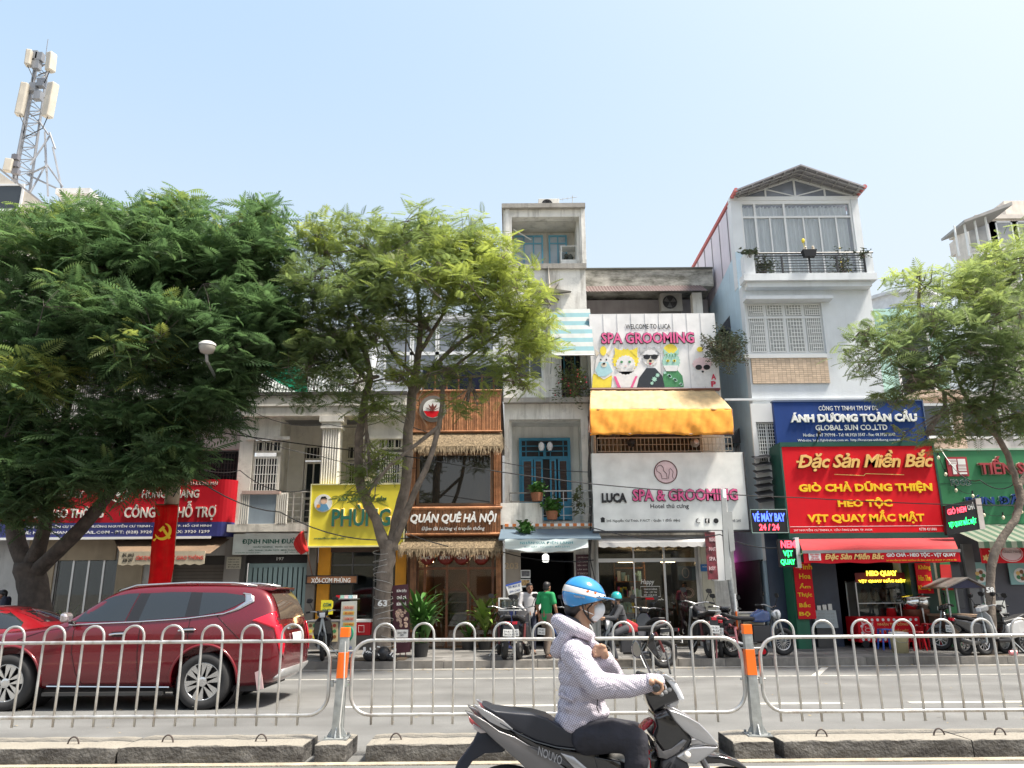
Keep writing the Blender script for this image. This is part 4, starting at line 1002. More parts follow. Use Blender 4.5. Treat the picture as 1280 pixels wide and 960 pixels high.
window(b4h,704,435,733,470,Y4+.6,BLUEP2,2,1)
rail(b4h,h3b[0],h3b[1],h3b[2],PZ(470,Y4),Y4-.02,M('old_iron',(.16,.15,.14),.6),9,.01,2)
aw = thing('sun_blind',W(712,440,Y4-.5),'faded white and turquoise striped sun blind on house 203','awning')
X0,X1 = PX(687,410,Y4),PX(738,410,Y4); zA,zB = PZ(387,Y4),PZ(444,Y4-.8); n = 11
SA,SB = M('blind_white',(.36,.39,.38),.6,streak=.3),M('blind_turquoise',(.12,.27,.31),.6,streak=.2)
for i in range(n):
    t0,t1 = i/n,(i+1)/n; m = MB()
    pr = [(Y4-.05-.75*t0,zA+(zB-zA)*t0),(Y4-.05-.75*t1,zA+(zB-zA)*t1)]
    m.add([(X0,pr[0][0],pr[0][1]),(X1,pr[0][0],pr[0][1]),(X1,pr[1][0],pr[1][1]),(X0,pr[1][0],pr[1][1]),
           (X0,pr[0][0]+.02,pr[0][1]),(X1,pr[0][0]+.02,pr[0][1]),(X1,pr[1][0]+.02,pr[1][1]),(X0,pr[1][0]+.02,pr[1][1])],
          [(0,1,2,3),(7,6,5,4),(0,3,7,4),(1,5,6,2)]).B('stripe',SB if i % 2 else SA,aw)
m = MB(); m.tube([(X0,Y4-.8,zB),(X1,Y4-.8,zB)],.02,6); m.tube([(X0,Y4-.8,zB),(X0,Y4,zB-.3)],.012,5); m.B('frame',GALV,aw)
room(b4h,hr[0],hr[1],hr[2],hr[3],Y4+.3,.75,WHITE,'recess')
dr = window(b4h,649,547,714,650,Y4+.85,BLUEP,1,1,fw=.08,pane=DARK,dep=.1)
a = hole(649,547,714,650,Y4+.85)
m = MB(); Z5 = a[3]-.08-(a[3]-a[2])*.21
m.box(a[0]+.08,a[1]-.08,Y4+.83,Y4+.93,Z5-.05,Z5+.03); xm = (a[0]+a[1])/2; m.box(xm-.04,xm+.04,Y4+.83,Y4+.93,Z5+.03,a[3]-.08)
for s in (0,1):
    x0_,x1_ = (a[0]+.08,xm-.04) if s == 0 else (xm+.04,a[1]-.08)
    for f in (.33,.66): m.box(x0_,x1_,Y4+.85,Y4+.9,Z5+.03+(a[3]-.11-Z5)*f-.012,Z5+.03+(a[3]-.11-Z5)*f+.012)
    for f in (.2,.8): x = x0_+(x1_-x0_)*f; m.box(x-.012,x+.012,Y4+.85,Y4+.9,Z5+.03,a[3]-.08)
m.B('transom',BLUEP,dr)
LV = M('shutter_louvre',(.10,.07,.065),.5)
for k,(f0,f1,ang) in enumerate(((0,.24,0),(.26,.45,0),(.6,.74,0),(.78,1,0))):
    x0_,x1_ = a[0]+.08+(a[1]-a[0]-.16)*f0,a[0]+.08+(a[1]-a[0]-.16)*f1
    m = MB(); zb_ = a[2]+.02
    m.box(x0_,x0_+.05,Y4+.78,Y4+.83,zb_,Z5-.06); m.box(x1_-.05,x1_,Y4+.78,Y4+.83,zb_,Z5-.06); m.box(x0_+.05,x1_-.05,Y4+.78,Y4+.83,Z5-.12,Z5-.06); m.box(x0_+.05,x1_-.05,Y4+.78,Y4+.83,zb_,zb_+.5)
    sh = m.B('shutter',BLUEP,dr)
    l_me = BX(-(x1_-x0_)/2+.052,(x1_-x0_)/2-.052,-.012,.012,-.03,.03).mesh('louvre',LV)
    q = MB()
    for i in range(14): zc = zb_+.55+(Z5-.7-zb_)*i/13; q.obox(((x0_+x1_)/2,Y4+.81,zc),(x1_-x0_-.105,.015,.085),(.5,0,0))
    q.B('louvres',LV,sh)
lp = thing('porch_lamp',W(682,566,Y4+.55),'twin white glass lantern lamp over the blue balcony door','lamp')
c = W(682,558,Y4+.5)
for s in (-1,1): MB().lathe([(.05,-.12),(.09,-.02),(.075,.08),(.02,.13)],(c.x+s*.12,c.y,c.z),8).B('lamp_shade',M('lamp_white',(.8,.8,.82),.3),lp)
BX(c.x-.2,c.x+.2,c.y-.02,c.y+.3,c.z+.13,c.z+.16).B('bracket',INK,lp)
MB().rect(673,525,700,527,Y4+.35,.06).B('light_tube',SIGNW,b4h)
BX(hr[0]-.25,PX(677,640,Y4),Y4-.35,Y4-.28,PZ(657,Y4),PZ(630,Y4)).B('balcony_parapet',WHITE2,b4h)
BX(XA4,XB4,Y4-.38,Y4-.003,PZ(660,Y4),PZ(657.2,Y4)).B('balcony_slab',WHITE2,b4h)
rail(b4h,PX(637,630,Y4),PX(676,630,Y4),PZ(629,Y4),PZ(617,Y4),Y4-.3,MATS['old_iron'],1,.01,0)
rail(b4h,PX(678,640,Y4),XB4,PZ(656,Y4),PZ(615,Y4),Y4-.33,M('iron_light',(.4,.4,.4),.5,metal=.4),5,.01,3)
m = MB(); X0 = XA4; k = 0
cols_ = [M('stripe_orange',(.7,.2,.04),.6),SIGNW]
for s in (0,1):
    m = MB();
    for i in range(24):
        if i % 2 == s: x0_ = X0+(XB4-X0)*i/24; m.box(x0_,x0_+(XB4-X0)/24,Y4-.4,Y4-.385,PZ(659.5,Y4),PZ(656,Y4))
    m.B('striped_trim',cols_[s],b4h)
aw = thing('shop_awning',W(682,672,Y4-.6),'flat dark blue-grey awning under the striped trim of house 203','awning')
m = MB().add([(XA4-.1,Y4-.4,PZ(661,Y4-.4)),(XB4+.02,Y4-.4,PZ(661,Y4-.4)),(XB4+.05,Y4-1.1,PZ(673,Y4-1.1)),(XA4-.15,Y4-1.1,PZ(673,Y4-1.1)),(XA4-.1,Y4-.4,PZ(661,Y4-.4)-.04),(XB4+.02,Y4-.4,PZ(661,Y4-.4)-.04),(XB4+.05,Y4-1.1,PZ(673,Y4-1.1)-.04),(XA4-.15,Y4-1.1,PZ(673,Y4-1.1)-.04)],
    [(0,1,2,3),(7,6,5,4),(3,2,6,7),(0,3,7,4),(1,5,6,2)]).B('canopy',M('awning_slate',(.11,.16,.21),.6,streak=.2),aw)
bn = thing('cloth_banner',W(682,688,Y4-1.05),'sagging white cloth banner with small print hung below the slate awning','banner')
m = MB(); X0,X1 = PX(631,680,Y4-1.1),PX(735,680,Y4-1.1); N_ = 30; vs = []
for i in range(N_+1):
    u = i/N_; sag = .07*math.sin(math.pi*u)
    for j in range(5):
        v = j/4; vs.append((X0+(X1-X0)*u,Y4-1.12-.03*math.sin(v*5+u*9),PZ(674,Y4-1.1) - sag*v*.6 - .28*v*(1-.25*abs(2*u-1)**3) + .012*math.sin(u*25+v*4)))
m.add(vs,[(i*5+j,i*5+j+1,(i+1)*5+j+1,(i+1)*5+j) for i in range(N_) for j in range(4)])
m.B('cloth',M('banner_white',(.6,.68,.68),.7,var=.1),bn,smooth=1)
let(bn,'NHẬN SỬA ĐIỆN LẠNH',650,676,716,681,Y4-1.17,M('print_teal',(.05,.25,.3),.6),.01,depth=.003,res=1)
let(bn,'MÁY GIẶT - TỦ LẠNH - MÁY LẠNH',655,682,712,685,Y4-1.17,MATS['print_teal'],.006,depth=.003,res=1)
room(b4h,hd[0],hd[1],SW,hd[3],Y4+.3,4,M('dark_room',(.018,.018,.022),.7))
BX(XA4+.02,hd[0]-.01,Y4-.06,Y4-.003,SW,PZ(690,Y4)).B('pilaster',M('tile_beige',(.34,.29,.24),.5,streak=.3),b4h)
let(b4h,'203',631,703,648,711,Y4-.06,M('dull_gold',(.5,.38,.25),.4),.02,depth=.02)
lk = thing('hanging_lantern',W(682,700,Y4+.3),'small white hanging lantern in the dark doorway of 203','lamp')
c = W(682,698,Y4+.2); MB().lathe([(.07,-.1),(.09,-.06),(.09,.07),(.04,.12)],tuple(c),10).B('lamp_shade',M('lantern_lit',(.9,.9,.85),.4,var=0,emit=.6),lk)
TU([c+Vector((0,0,.12)),Vector((c.x,c.y,PZ(690,Y4+.2)))],.008,4).B('cord',INK,lk)
ms = thing('menu_board',W(730,726,Y4-.1),'maroon service board of pale lines beside the dark doorway','sign')
MB().rect(720,693,738,727,Y4-.1,.04).B('board',M('maroon_board',(.06,.015,.025),.5),ms)
for i,tx in enumerate(('CHUYÊN NHẬN','SỬA CHỮA','ĐIỆN - NƯỚC','LẮP ĐẶT','ĐT: 0908 203 203','GIÁ RẺ')): let(ms,tx,722,695.5+i*5,736-(i%3),698+i*5,Y4-.1,M('print_pale',(.6,.5,.45),.6),.008,depth=.004,res=1)
for i,(a,cl) in enumerate(((711.5,'print_bw'),(723,'print_warm'))):
    po = thing('poster',W(656,a+10,Y4-.1),['grey photo poster beside the doorway, the upper of two','yellowish photo poster beside the doorway, the lower of two'][i],'poster')
    MB().rect(651,a+1,663,a+11,Y4-.1,.02).B('sheet',SIGNW,po)
    MB().rect(652,a+2,662,a+9,Y4-.105,.003).B('picture',M(cl,((.15,.15,.16) if i == 0 else (.55,.35,.15)),.6,var=.8,vs=22),po)
pb = thing('cable_bundle',W(738,690,Y4-.15),'tangled grey cables and pipes running down the wall between 203 and the pet spa','cables')
m = MB(); random.seed(12)
for k in range(7):
    pts = []; ph = RU(0,6)
    for i in range(16): y_ = 500+i*19; pts.append(W(737.5+1.6*math.sin(i*.9+ph)+RU(-1,1),y_,Y4-.16-.02*k))
    m.tube(pts,random.choice([.01,.014,.02]),5)
m.B('cables',M('cable_grey',(.10,.10,.10),.6),pb)
m = MB(); m.tube([W(737.5,400,Y4-.1),Vector((PX(737.5,500,Y4-.1),Y4-.1,SW+.1))],.04,8); m.B('pipe',M('pipe_grey',(.42,.42,.4),.5),pb)
Y5 = 21.1
b5h = building('pet_spa',PX(830,640,Y5),'white-fronted pet spa with pink lettering and orange awning','building')
XA5,XB5 = PX(739,600,Y5)+.05,PX(893,735,Y5)
Y5b = 23.2
ZB1 = PZ(562,Y5)
hs = (PX(748,730,Y5),PX(876,730,Y5),SW,PZ(683,Y5))
ht = hole(745,545,878,566,Y5)
XB5u = PX(897,440,Y5)
MB().wall(XA5,XB5u,SW,PZ(392,Y5),[hs,(ht[0],ht[1],PZ(566,Y5),PZ(500,Y5))],Y5,.25).B('wall',WHITE2,b5h)
room(b5h,ht[0],ht[1],PZ(566,Y5),PZ(500,Y5),Y5+.25,1.6,DARK2,'balcony_room')
m = MB();
for i in range(14):
    x = PX(748,540,Y5+1.6)+i*.045; m.box(x,x+.03,Y5+1.5,Y5+1.55,PZ(566,Y5)+.05,PZ(520,Y5))
m.B('louvre_door',M('louvre_grey',(.3,.28,.26),.6),b5h)
BX(XA5,XB5u,Y5+.25,YBACK,PZ(392,Y5)-.3,PZ(392,Y5)-.01).B('terrace',RSL,b5h)
zt0,zt1 = PZ(393,Y5b)-.6,PZ(337,Y5b)
XBb = 6.55
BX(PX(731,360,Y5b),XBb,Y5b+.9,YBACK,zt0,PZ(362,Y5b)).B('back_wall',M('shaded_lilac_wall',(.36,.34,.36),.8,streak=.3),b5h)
BX(PX(731,350,Y5b),XBb,Y5b,YBACK,PZ(358,Y5b),zt1).B('parapet',M('parapet_stained',(.52,.51,.46),.9,streak=.95,bump=.3,stain=(.11,.11,.09),sm=(1.5,1.5,4)),b5h)
BX(PX(731,350,Y5b),XBb,Y5b-.05,Y5b+.3,zt1+.002,zt1+.06).B('coping',M('coping_mould',(.08,.085,.075),.9,bump=.4),b5h)
m = MB(); X0,X1 = PX(731,361,Y5b-.8),XBb-.4; n = 80
vs = [(X0+(X1-X0)*i/n,Y5b-.002,PZ(357.5,Y5b)+(.025 if i%2 else 0)) for i in range(n+1)] + [(X0+(X1-X0)*i/n,Y5b-.8,PZ(364,Y5b-.8)+(.025 if i%2 else 0)) for i in range(n+1)]
m.add(vs,[(i,i+1,n+2+i,n+1+i) for i in range(n)]).B('eave_sheet',M('eave_sheet',(.13,.09,.085),.6),b5h)
MB().rect(866,366,878,392,Y5b-.3,.3).B('post',WHITE2,b5h)
ac_unit(826,366.5,853,389,Y5b-.1,'old grey air conditioner under the dark eave above the cartoon billboard',dark=True)
bb = thing('billboard',W(815,486,Y5-.3),'white SPA GROOMING billboard with cartoon cats and dogs','billboard')
Yb = Y5-.3
PR = {k: M('print_'+k,c,.45,var=.08,vs=9) for k,c in dict(pink=(.75,.12,.30),yellow=(.85,.68,.06),cream=(.7,.62,.5),mint=(.35,.6,.5),leaf=(.06,.25,.1),grey=(.5,.5,.5),white=(.75,.74,.74),navy=(.02,.025,.035),sky=(.4,.65,.72),red=(.6,.03,.08),palepink=(.8,.6,.62)).items()}
bw = MB(); aa = hole(738,392,896,486,Yb)
bw.box(aa[0],aa[1],Yb,Yb+.12,aa[2],aa[3]); bw.B('panel',M('billboard_white',(.8,.79,.79),.5,streak=.08),bb)
m = MB()
for i in range(1,9): x = aa[0]+(aa[1]-aa[0])*i/9; m.box(x-.008,x+.008,Yb-.008,Yb-.001,aa[2],aa[3])
m.B('panel_seam',M('seam_grey',(.55,.55,.56),.5),bb)
BX(aa[0],aa[1],Yb-.05,Yb+.12,aa[2]-.05,aa[2]-.001).B('frame',M('maroon_edge',(.2,.04,.05),.6),bb)
let(bb,'WELCOME TO LUCA',782,405,838,411,Yb-.008,INK,.0,depth=.006)
let(bb,'SPA GROOMING',751,415,868,430,Yb-.008,PR['pink'],.03,depth=.015,edge=INK,edgew=.03)
def pel(name,mat,cx,cy,rx,ry,Y=Yb,d=.006,n=22,jag=0,layer=0,par=None):
    pp = []
    for i in range(n):
        a = 6.2832*i/n; k = 1 + (jag if i % 2 else -jag); pp.append((cx+rx*k*math.cos(a),cy+ry*k*math.sin(a)))
    yy = Y - .010 - d*layer
    return MB().pprism(pp,yy,d*.8).B(name,mat,par or bb)
def poly(name,mat,pts,layer=0,par=None,Y=Yb): return MB().pprism(pts,Y-.010-.006*layer,.005).B(name,mat,par or bb)
poly('print_dog',PR['yellow'],[(740,484),(741,468),(748,460),(760,462),(765,470),(764,484)])
poly('print_dog',PR['white'],[(743,466),(745,448),(750,440),(758,441),(763,450),(765,468),(755,474)],1)
poly('print_dog',PR['sky'],[(744,462),(749,452),(760,452),(766,464),(757,470),(748,470)],2)
pel('print_hat',PR['yellow'],754,438,4,6,layer=3)
for x in (751,758): pel('print_eye',INK,x,449,1,1.2,layer=4)
pel('print_nose',INK,755,454,1.6,1.3,layer=4)
pel('print_cat',PR['yellow'],782,450,16,14,jag=.06,n=40)
pel('print_cat',PR['white'],782,456,12,12,jag=.05,n=36,layer=1)
poly('print_cat',PR['white'],[(764,484),(766,470),(774,464),(790,464),(798,470),(801,484)],1)
poly('print_collar',PR['pink'],[(767,470),(770,470),(776,484),(772,484)],3); poly('print_collar',PR['pink'],[(797,470),(794,470),(788,484),(791,484)],3)
for x in (777,787): pel('print_eye',PR['leaf'],x,452,1.8,1.4,layer=3)
pel('print_nose',PR['palepink'],782,457,1.4,1,layer=3)
poly('print_ear',PR['yellow'],[(769,446),(768,434),(776,438)],1); poly('print_ear',PR['yellow'],[(796,446),(797,434),(788,438)],1)
pel('print_dog',PR['grey'],813,440,13,6,jag=.15,n=26)
pel('print_dog',PR['white'],813,447,10,10,jag=.05,n=30,layer=1)
poly('print_shirt',PR['navy'],[(796,484),(799,472),(808,460),(819,460),(828,470),(831,484)],2)
for x in (808.5,818): pel('print_sunglasses',INK,x,446,4.3,3,layer=3)
poly('print_sunglasses',INK,[(804,443.5),(823,443.5),(823,445),(804,445)],4)
pel('print_nose',INK,813,451,1.8,1.5,layer=3)
for (x,y,r) in ((818,474,3),(822,469,2.4),(815,479,2)): pel('print_flower',PR['mint'],x,y,r,r,jag=.25,n=14,layer=3)
pel('print_cat',PR['yellow'],838,439,9,9,n=26)
pel('print_cat',PR['mint'],839,452,11,11,jag=.06,n=36,layer=1)
poly('print_cat',PR['leaf'],[(828,484),(829,468),(836,462),(846,462),(853,470),(855,484)],1)
for k in range(9): pel('print_pattern',PR['mint'],831+ (k*7)%22,466+(k*5)%16,2,1.6,jag=.2,n=10,layer=3)
for x in (835,843): pel('print_eye',PR['yellow'],x,451,2,1.6,layer=3); pel('print_pupil',INK,x,451,.7,1.3,layer=4)
poly('print_whisker',PR['white'],[(829,457),(848,457),(846,464),(833,464)],3)
for k in range(4): poly('print_stripe',PR['leaf'],[(833+3.4*k,443),(834.5+3.4*k,443),(834.2+3.4*k,447)],3)
poly('print_ear',PR['grey'],[(801,442),(799,434),(806,437)],2); poly('print_ear',PR['grey'],[(825,442),(827,434),(820,437)],2); pel('print_muzzle',PR['cream'],813,451.5,4.5,3.2,layer=2)
poly('print_mouth',PR['red'],[(811,453.6),(815,453.6),(813,456.5)],4); pel('print_muzzle',PR['cream'],755,455.5,3.6,3,layer=3); poly('print_ear',PR['cream'],[(745,445),(744,436),(750,441)],2); poly('print_ear',PR['cream'],[(762,445),(765,436),(758,441)],2)
poly('print_ear',PR['mint'],[(830,444),(829,435),(835,441)],2); poly('print_ear',PR['mint'],[(848,444),(849,435),(843,441)],2)
for k in range(3):
    for s_ in (-1,1): poly('print_whisker',PR['grey'],[(782+s_*4,457+k),(782+s_*11,455.5+k*2),(782+s_*11,456+k*2)],4)
pel('print_dog',PR['white'],880,466,14,18,jag=.05,n=36)
pel('print_dog',PR['palepink'],878,455,12,8,jag=.08,n=30,layer=1)
for x in (873.5,883.5): pel('print_sunglasses',INK,x,459.5,4.2,3.2,layer=3)
pel('print_nose',INK,878.5,465,1.5,1.2,layer=3); pel('print_hat',PR['yellow'],875,437,4,3.2,layer=2)
let(bb,'A',889,468,895,475,Yb-.02,PR['red'],.04,depth=.006); let(bb,'P',889,477,895,484,Yb-.02,PR['red'],.04,depth=.006)
aw = thing('fabric_awning',W(827,545,Y5-1.0),'large orange and cream draped fabric awning under the billboard','awning')
def aw_sheet(y0,y1,f0,f1,name,mat,xl0,xl1,xr0,xr1,amp):
    vs = []; N = 90; K = 10
    for i in range(N+1):
        u = i/N
        for j in range(K+1):
            v = j/K; out = f0+(f1-f0)*v; Y = Y5-.35-out
            xl = xl0+(xl1-xl0)*v; xr = xr0+(xr1-xr0)*v
            px_ = xl+(xr-xl)*u; py_ = y0+(y1-y0)*v
            fold = amp*(math.sin(u*61+math.sin(v*4+u*9)*2)*.5+math.sin(u*17+v*5+math.sin(u*31)*1.5)*.7+math.sin(u*133+v*6)*.3)*(.35+v*.6)
            p = W(px_,py_ + (1.2*math.sin(u*9+1) + .8*math.sin(u*31))*v*amp*14,Y)
            vs.append((p.x,p.y - fold - .03*math.sin(math.pi*v),p.z + fold*.35))
    m = MB(); m.add(vs,[(i*(K+1)+j,i*(K+1)+j+1,(i+1)*(K+1)+j+1,(i+1)*(K+1)+j) for i in range(N) for j in range(K)])
    o = m.B(name,mat,aw,smooth=1); md = o.modifiers.new('s','SOLIDIFY'); md.thickness = .006
def cloth(name,c,trl=.35):
    m = M(name,c,.9,var=.14,vs=5,streak=.25,stain=(.4,.25,.1),spec=.1); n_,L = m.node_tree.nodes,m.node_tree.links
    b = n_['Principled BSDF']; t = n_.new('ShaderNodeBsdfTranslucent'); mx = n_.new('ShaderNodeMixShader'); mx.inputs[0].default_value = trl
    s_ = b.inputs['Base Color'].links[0].from_socket; L.new(s_,t.inputs[0]); L.new(b.outputs[0],mx.inputs[1]); L.new(t.outputs[0],mx.inputs[2])
    L.new(mx.outputs[0],n_['Material Output'].inputs[0]); return m
aw_sheet(488,512,0,.8,'upper_fabric',cloth('fabric_cream',(.85,.68,.42),.45),738,737,893,915,.022)
aw_sheet(511,543,.8,1.0,'lower_fabric',cloth('fabric_orange',(.95,.50,.10),.45),737,738,915,917,.032)
m = MB(); m.tube([W(738,486.5,Y5-.35),W(893,486.5,Y5-.35)],.03,6); m.tube([W(737,512,Y5-1.15),W(736,541,Y5-1.36)],.015,5); m.tube([W(915,512,Y5-1.15),W(740+177,541,Y5-1.36)],.015,5)
m.tube([W(738,542,Y5-1.3),W(917,543,Y5-1.3)],.02,6)
m.B('frame',M('brown_metal',(.18,.08,.05),.5),aw)
m = MB()
aw_side = MB().add([W(738,488,Y5-.35),W(737,512,Y5-1.15),W(738,541,Y5-1.35),W(745,541,Y5-.25)],[(0,1,2,3)]).B('side_fabric',M('fabric_red_side',(.5,.12,.04),.6),aw)
aw_side = MB().add([W(893,488,Y5-.35),W(915,512,Y5-1.15),W(917,541,Y5-1.35),W(900,541,Y5-.25)],[(0,1,2,3)]).B('side_fabric',MATS['fabric_cream'],aw)
rail(b5h,PX(745,555,Y5),PX(911,555,Y5),PZ(567,Y5),PZ(549,Y5),Y5-.3,M('iron_beige',(.42,.39,.34),.5),34,.008,1)
for xx in (790,869):
    fl_ = thing('floodlight',W(xx,560,Y5-.5),['black floodlight on the balcony rail, left one','pale floodlight on the balcony rail, right one'][xx > 800],'floodlight')
    c = W(xx,553,Y5-.6); MB().lathe([(.06,-.12),(.12,.02),(.125,.06)],tuple(c),12,'y').B('head',INK if xx < 800 else ALU,fl_); TU([c,c+Vector((0,.25,-.15))],.012,5).B('arm',INK,fl_)
ls = thing('shop_sign',W(835,665,Y5-.7),'big white LUCA SPA & GROOMING shop sign with a round pet logo','sign')
Yl = Y5-.7
fm = hole(741,566,931,663,Yl); Xr0,Xr1 = PX(928,567,Yl),PX(936,663,Yl)
MB().prism([(fm[0],fm[2]),(fm[1]+.03,fm[2]),(fm[1]+.03,fm[3]),(fm[0],fm[3])],Yl,Yl+.2).B('panel',M('sign_white',(.8,.82,.8),.4,streak=.06),ls)
m = MB(); m.box(fm[0]-.03,fm[1]+.06,Yl-.03,Yl+.2,fm[2]-.05,fm[2]-.002); m.box(fm[1]+.032,fm[1]+.06,Yl-.02,Yl+.2,fm[2],fm[3]); m.B('frame',M('dark_frame2',(.05,.05,.055),.5),ls)
let(ls,'LUCA',752,616,783,628,Yl,INK,.045,depth=.05)
let(ls,'SPA & GROOMING',790,611,922,627,Yl,PR['pink'],.03,depth=.03,edge=INK,edgew=.028)
let(ls,'Hotel thú cưng',813,630,861,637,Yl,INK,.008,depth=.01)
let(ls,'205 Nguyễn Cư Trinh, P.NCT - Quận 1 (Đối diện)',758,648,850,653,Yl,INK,.004,depth=.006,res=1)
let(ls,'0777 205 205',905,650,926,653,Yl,INK,.004,depth=.006,res=1)
c = W(832,590,Yl-.004)
MB().lathe([(.295,0),(.295,.006)],(c.x,c.y-.002,c.z),40,'y').B('logo_disc',PR['palepink'],ls)
m = MB(); m.tube([(c.x+.3*math.cos(a*.157),c.y-.012,c.z+.3*math.sin(a*.157)) for a in range(40)],.013,6,closed=1)
dog = [(-.2,.02),(-.22,.1),(-.15,.17),(-.08,.18),(-.03,.12),(-.02,.03),(.05,-.05),(.06,-.18),(-.08,-.18),(-.1,-.05),(-.16,.0)]
m.tube([(c.x+x-.03,c.y-.014,c.z+z) for x,z in dog],.008,4,closed=1)
m.tube([(c.x+x,c.y-.014,c.z+z) for x,z in ((.06,-.18),(.1,-.02),(.09,.05),(.13,.1),(.16,.06),(.2,.0),(.17,-.12),(.2,-.18))],.007,4)
m.B('logo_outline',M('logo_brown',(.12,.05,.05),.5),ls)
for i,x in enumerate((873,884,895)):
    p = W(x,651,Yl-.004)
    if i == 1: BX(p.x-.06,p.x+.06,p.y-.008,p.y-.001,p.z-.06,p.z+.06).B('icon',INK,ls); let(ls,'f',x-1.4,648.6,x+1.6,654,Yl-.014,SIGNW,.02,depth=.004,res=1)
    elif i == 2: MB().lathe([(.065,0),(.065,.008)],(p.x,p.y-.008,p.z),18,'y').B('icon',INK,ls)
    else: TU([(p.x+.06*math.cos(a*.5),p.y-.006,p.z+.055*math.sin(a*.5)) for a in range(3,12)],.01,4).B('icon',INK,ls)
p = W(753.5,650,Yl-.004); MB().prism([(p.x-.05,p.z-.06),(p.x+.05,p.z-.06),(p.x+.05,p.z+.03),(p.x+.07,p.z+.03),(p.x,p.z+.08),(p.x-.07,p.z+.03),(p.x-.05,p.z+.03)],p.y-.008,p.y-.001).B('icon',INK,ls)
aw = thing('shop_awning',W(815,680,Y5-1),'short grey-white scalloped awning below the white pet spa sign','awning')
X0,X1 = PX(746,672,Y5-.5),PX(891,672,Y5-.5); m = MB(); n = 60; za,zb_ = PZ(669,Y5-.3),PZ(678,Y5-.9)
vs = [(X0+(X1-X0)*i/n,Y5-.3,za) for i in range(n+1)] + [(X0+(X1-X0)*i/n,Y5-.95,zb_) for i in range(n+1)] + [(X0+(X1-X0)*i/n,Y5-.97,zb_-.1-.03*abs(math.sin(i*math.pi/5))) for i in range(n+1)]
m.add(vs,[(i,i+1,n+2+i,n+1+i) for i in range(n)] + [(n+1+i,n+2+i,2*n+3+i,2*n+2+i) for i in range(n)])
m.B('canopy',M('awning_grey',(.5,.49,.48),.6,streak=.3),aw)
SPAI = M('spa_room',(.07,.068,.07),.6,var=.5,vs=1.5)
room(b5h,hs[0],hs[1],SW,hs[3],Y5+.25,3.6,SPAI)
m = MB(); X0,X1,Z1 = hs[0],hs[1],hs[3]; zt_ = PZ(700,Y5)
for f,wd in ((0,.03),(.36,.02),(.66,.03),(.985,.05)): x = X0+(X1-X0)*f; m.box(x-wd,x+wd,Y5+.08,Y5+.14,SW,Z1)
m.box(X0,X1,Y5+.085,Y5+.135,zt_-.05,zt_+.05)
sg = m.B('shop_window',ALU,b5h)
fs = (0,.36,.66,.985)
for i in range(3): BX(X0+(X1-X0)*fs[i]+.035,X0+(X1-X0)*fs[i+1]-.05,Y5+.105,Y5+.111,SW+.02,Z1-.02).B('pane',PANE,sg)
let(sg,'Happy',801,724,818,732,Y5+.1,SIGNW,.0,.3,depth=.004)
m = MB(); a = hole(801,733,825,746,Y5+.1); m.tube([(a[0],Y5+.095,a[2]),(a[1],Y5+.095,a[2]),(a[1],Y5+.095,a[3]),(a[0],Y5+.095,a[3])],.008,4,closed=1); m.B('decal_frame',SIGNW,sg)
for i,tx in enumerate(('KHÁCH HÀNG','TẮM - CẮT TỈA','MỞ CỬA 8:00')): let(sg,tx,805,735+i*3.6,821,737.6+i*3.6,Y5+.1,SIGNW,.004,depth=.003,res=1)
MB().rect(807,747,820,749.5,Y5+.09,.01).B('decal',RED,sg)
m = MB(); c = W(860,741,Y5+.095)
for r in (.12,.16): m.tube([(c.x+r*math.cos(a*.314),c.y,c.z+r*.8*math.sin(a*.314)) for a in range(20)],.006,4,closed=1)
c = W(857,716,Y5+.095); m.tube([(c.x+.09*math.cos(a*.314),c.y,c.z+.13*math.sin(a*.314)) for a in range(20)],.006,4,closed=1)
m.B('decal_rings',M('decal_brown',(.45,.3,.22),.5),sg)
MB().rect(848,708,872,726,Y5+.12,.004).B('decal_panel',M('frosted',(.25,.24,.23),.4),sg)
for k,(x,y,d) in enumerate(((782,703,1.2),(800,700,2.2),(835,703,1.8))): p = W(x,y,Y5+d); BX(p.x-.2,p.x+.2,p.y,p.y+.1,p.z,p.z+.03).B('lamp',GLOW,b5h)
sh = thing('display_shelf',W(790,790,Y5+2.6),'shelf of pet goods inside the spa, seen through the left pane','shelf')
X0,X1 = PX(770,760,Y5+2.6),PX(808,760,Y5+2.6); p = Y5+2.6
for z in (.3,.75,1.2,1.65,2.05): BX(X0,X1,p,p+.35,SW+z,SW+z+.03).B('shelf',WOODP,sh)
for x in (X0,X1): BX(x-.02,x+.02,p-.01,p+.36,SW,SW+2.3).B('side_panel',WOODP,sh)
random.seed(5); m = MB()
gm_ = [PR['yellow'],PR['pink'],PR['white'],PR['sky'],PR['mint']]
for k in range(5):
    m = MB()
    for z in (.33,.78,1.23,1.68):
        for q in range(3): x = RU(X0+.05,X1-.2); hh = RU(.12,.3); m.box(x,x+RU(.06,.13),p-.0+q*.09,p+.07+q*.09,SW+z,SW+z+hh)
    m.B('goods',gm_[k],sh)
BX(PX(877,730,Y5)+.02,PX(893,735,Y5)-.01,Y5-.06,Y5-.002,SW,PZ(683,Y5)).B('column',M('column_cream',(.60,.56,.44),.6,streak=.3),b5h)
MB().rect(876,706,889,715,Y5-.09,.028).B('plate',M('plate_blue',(.03,.16,.42),.5),b5h)
let(b5h,'PHƯỜNG NCT',878,708,887,710,Y5-.092,SIGNW,.006,depth=.003,res=1)
lb = thing('light_box',W(897,726,Y5-1),'vertical light box with white side and maroon pictures beside the spa column','sign')
a = hole(888,664,905,726,Y5-1); BX(PX(890,690,Y5-1.1),PX(904,690,Y5-1.1),Y5-1.12,Y5-.9,a[2],a[3]).B('box',SIGNW,lb)
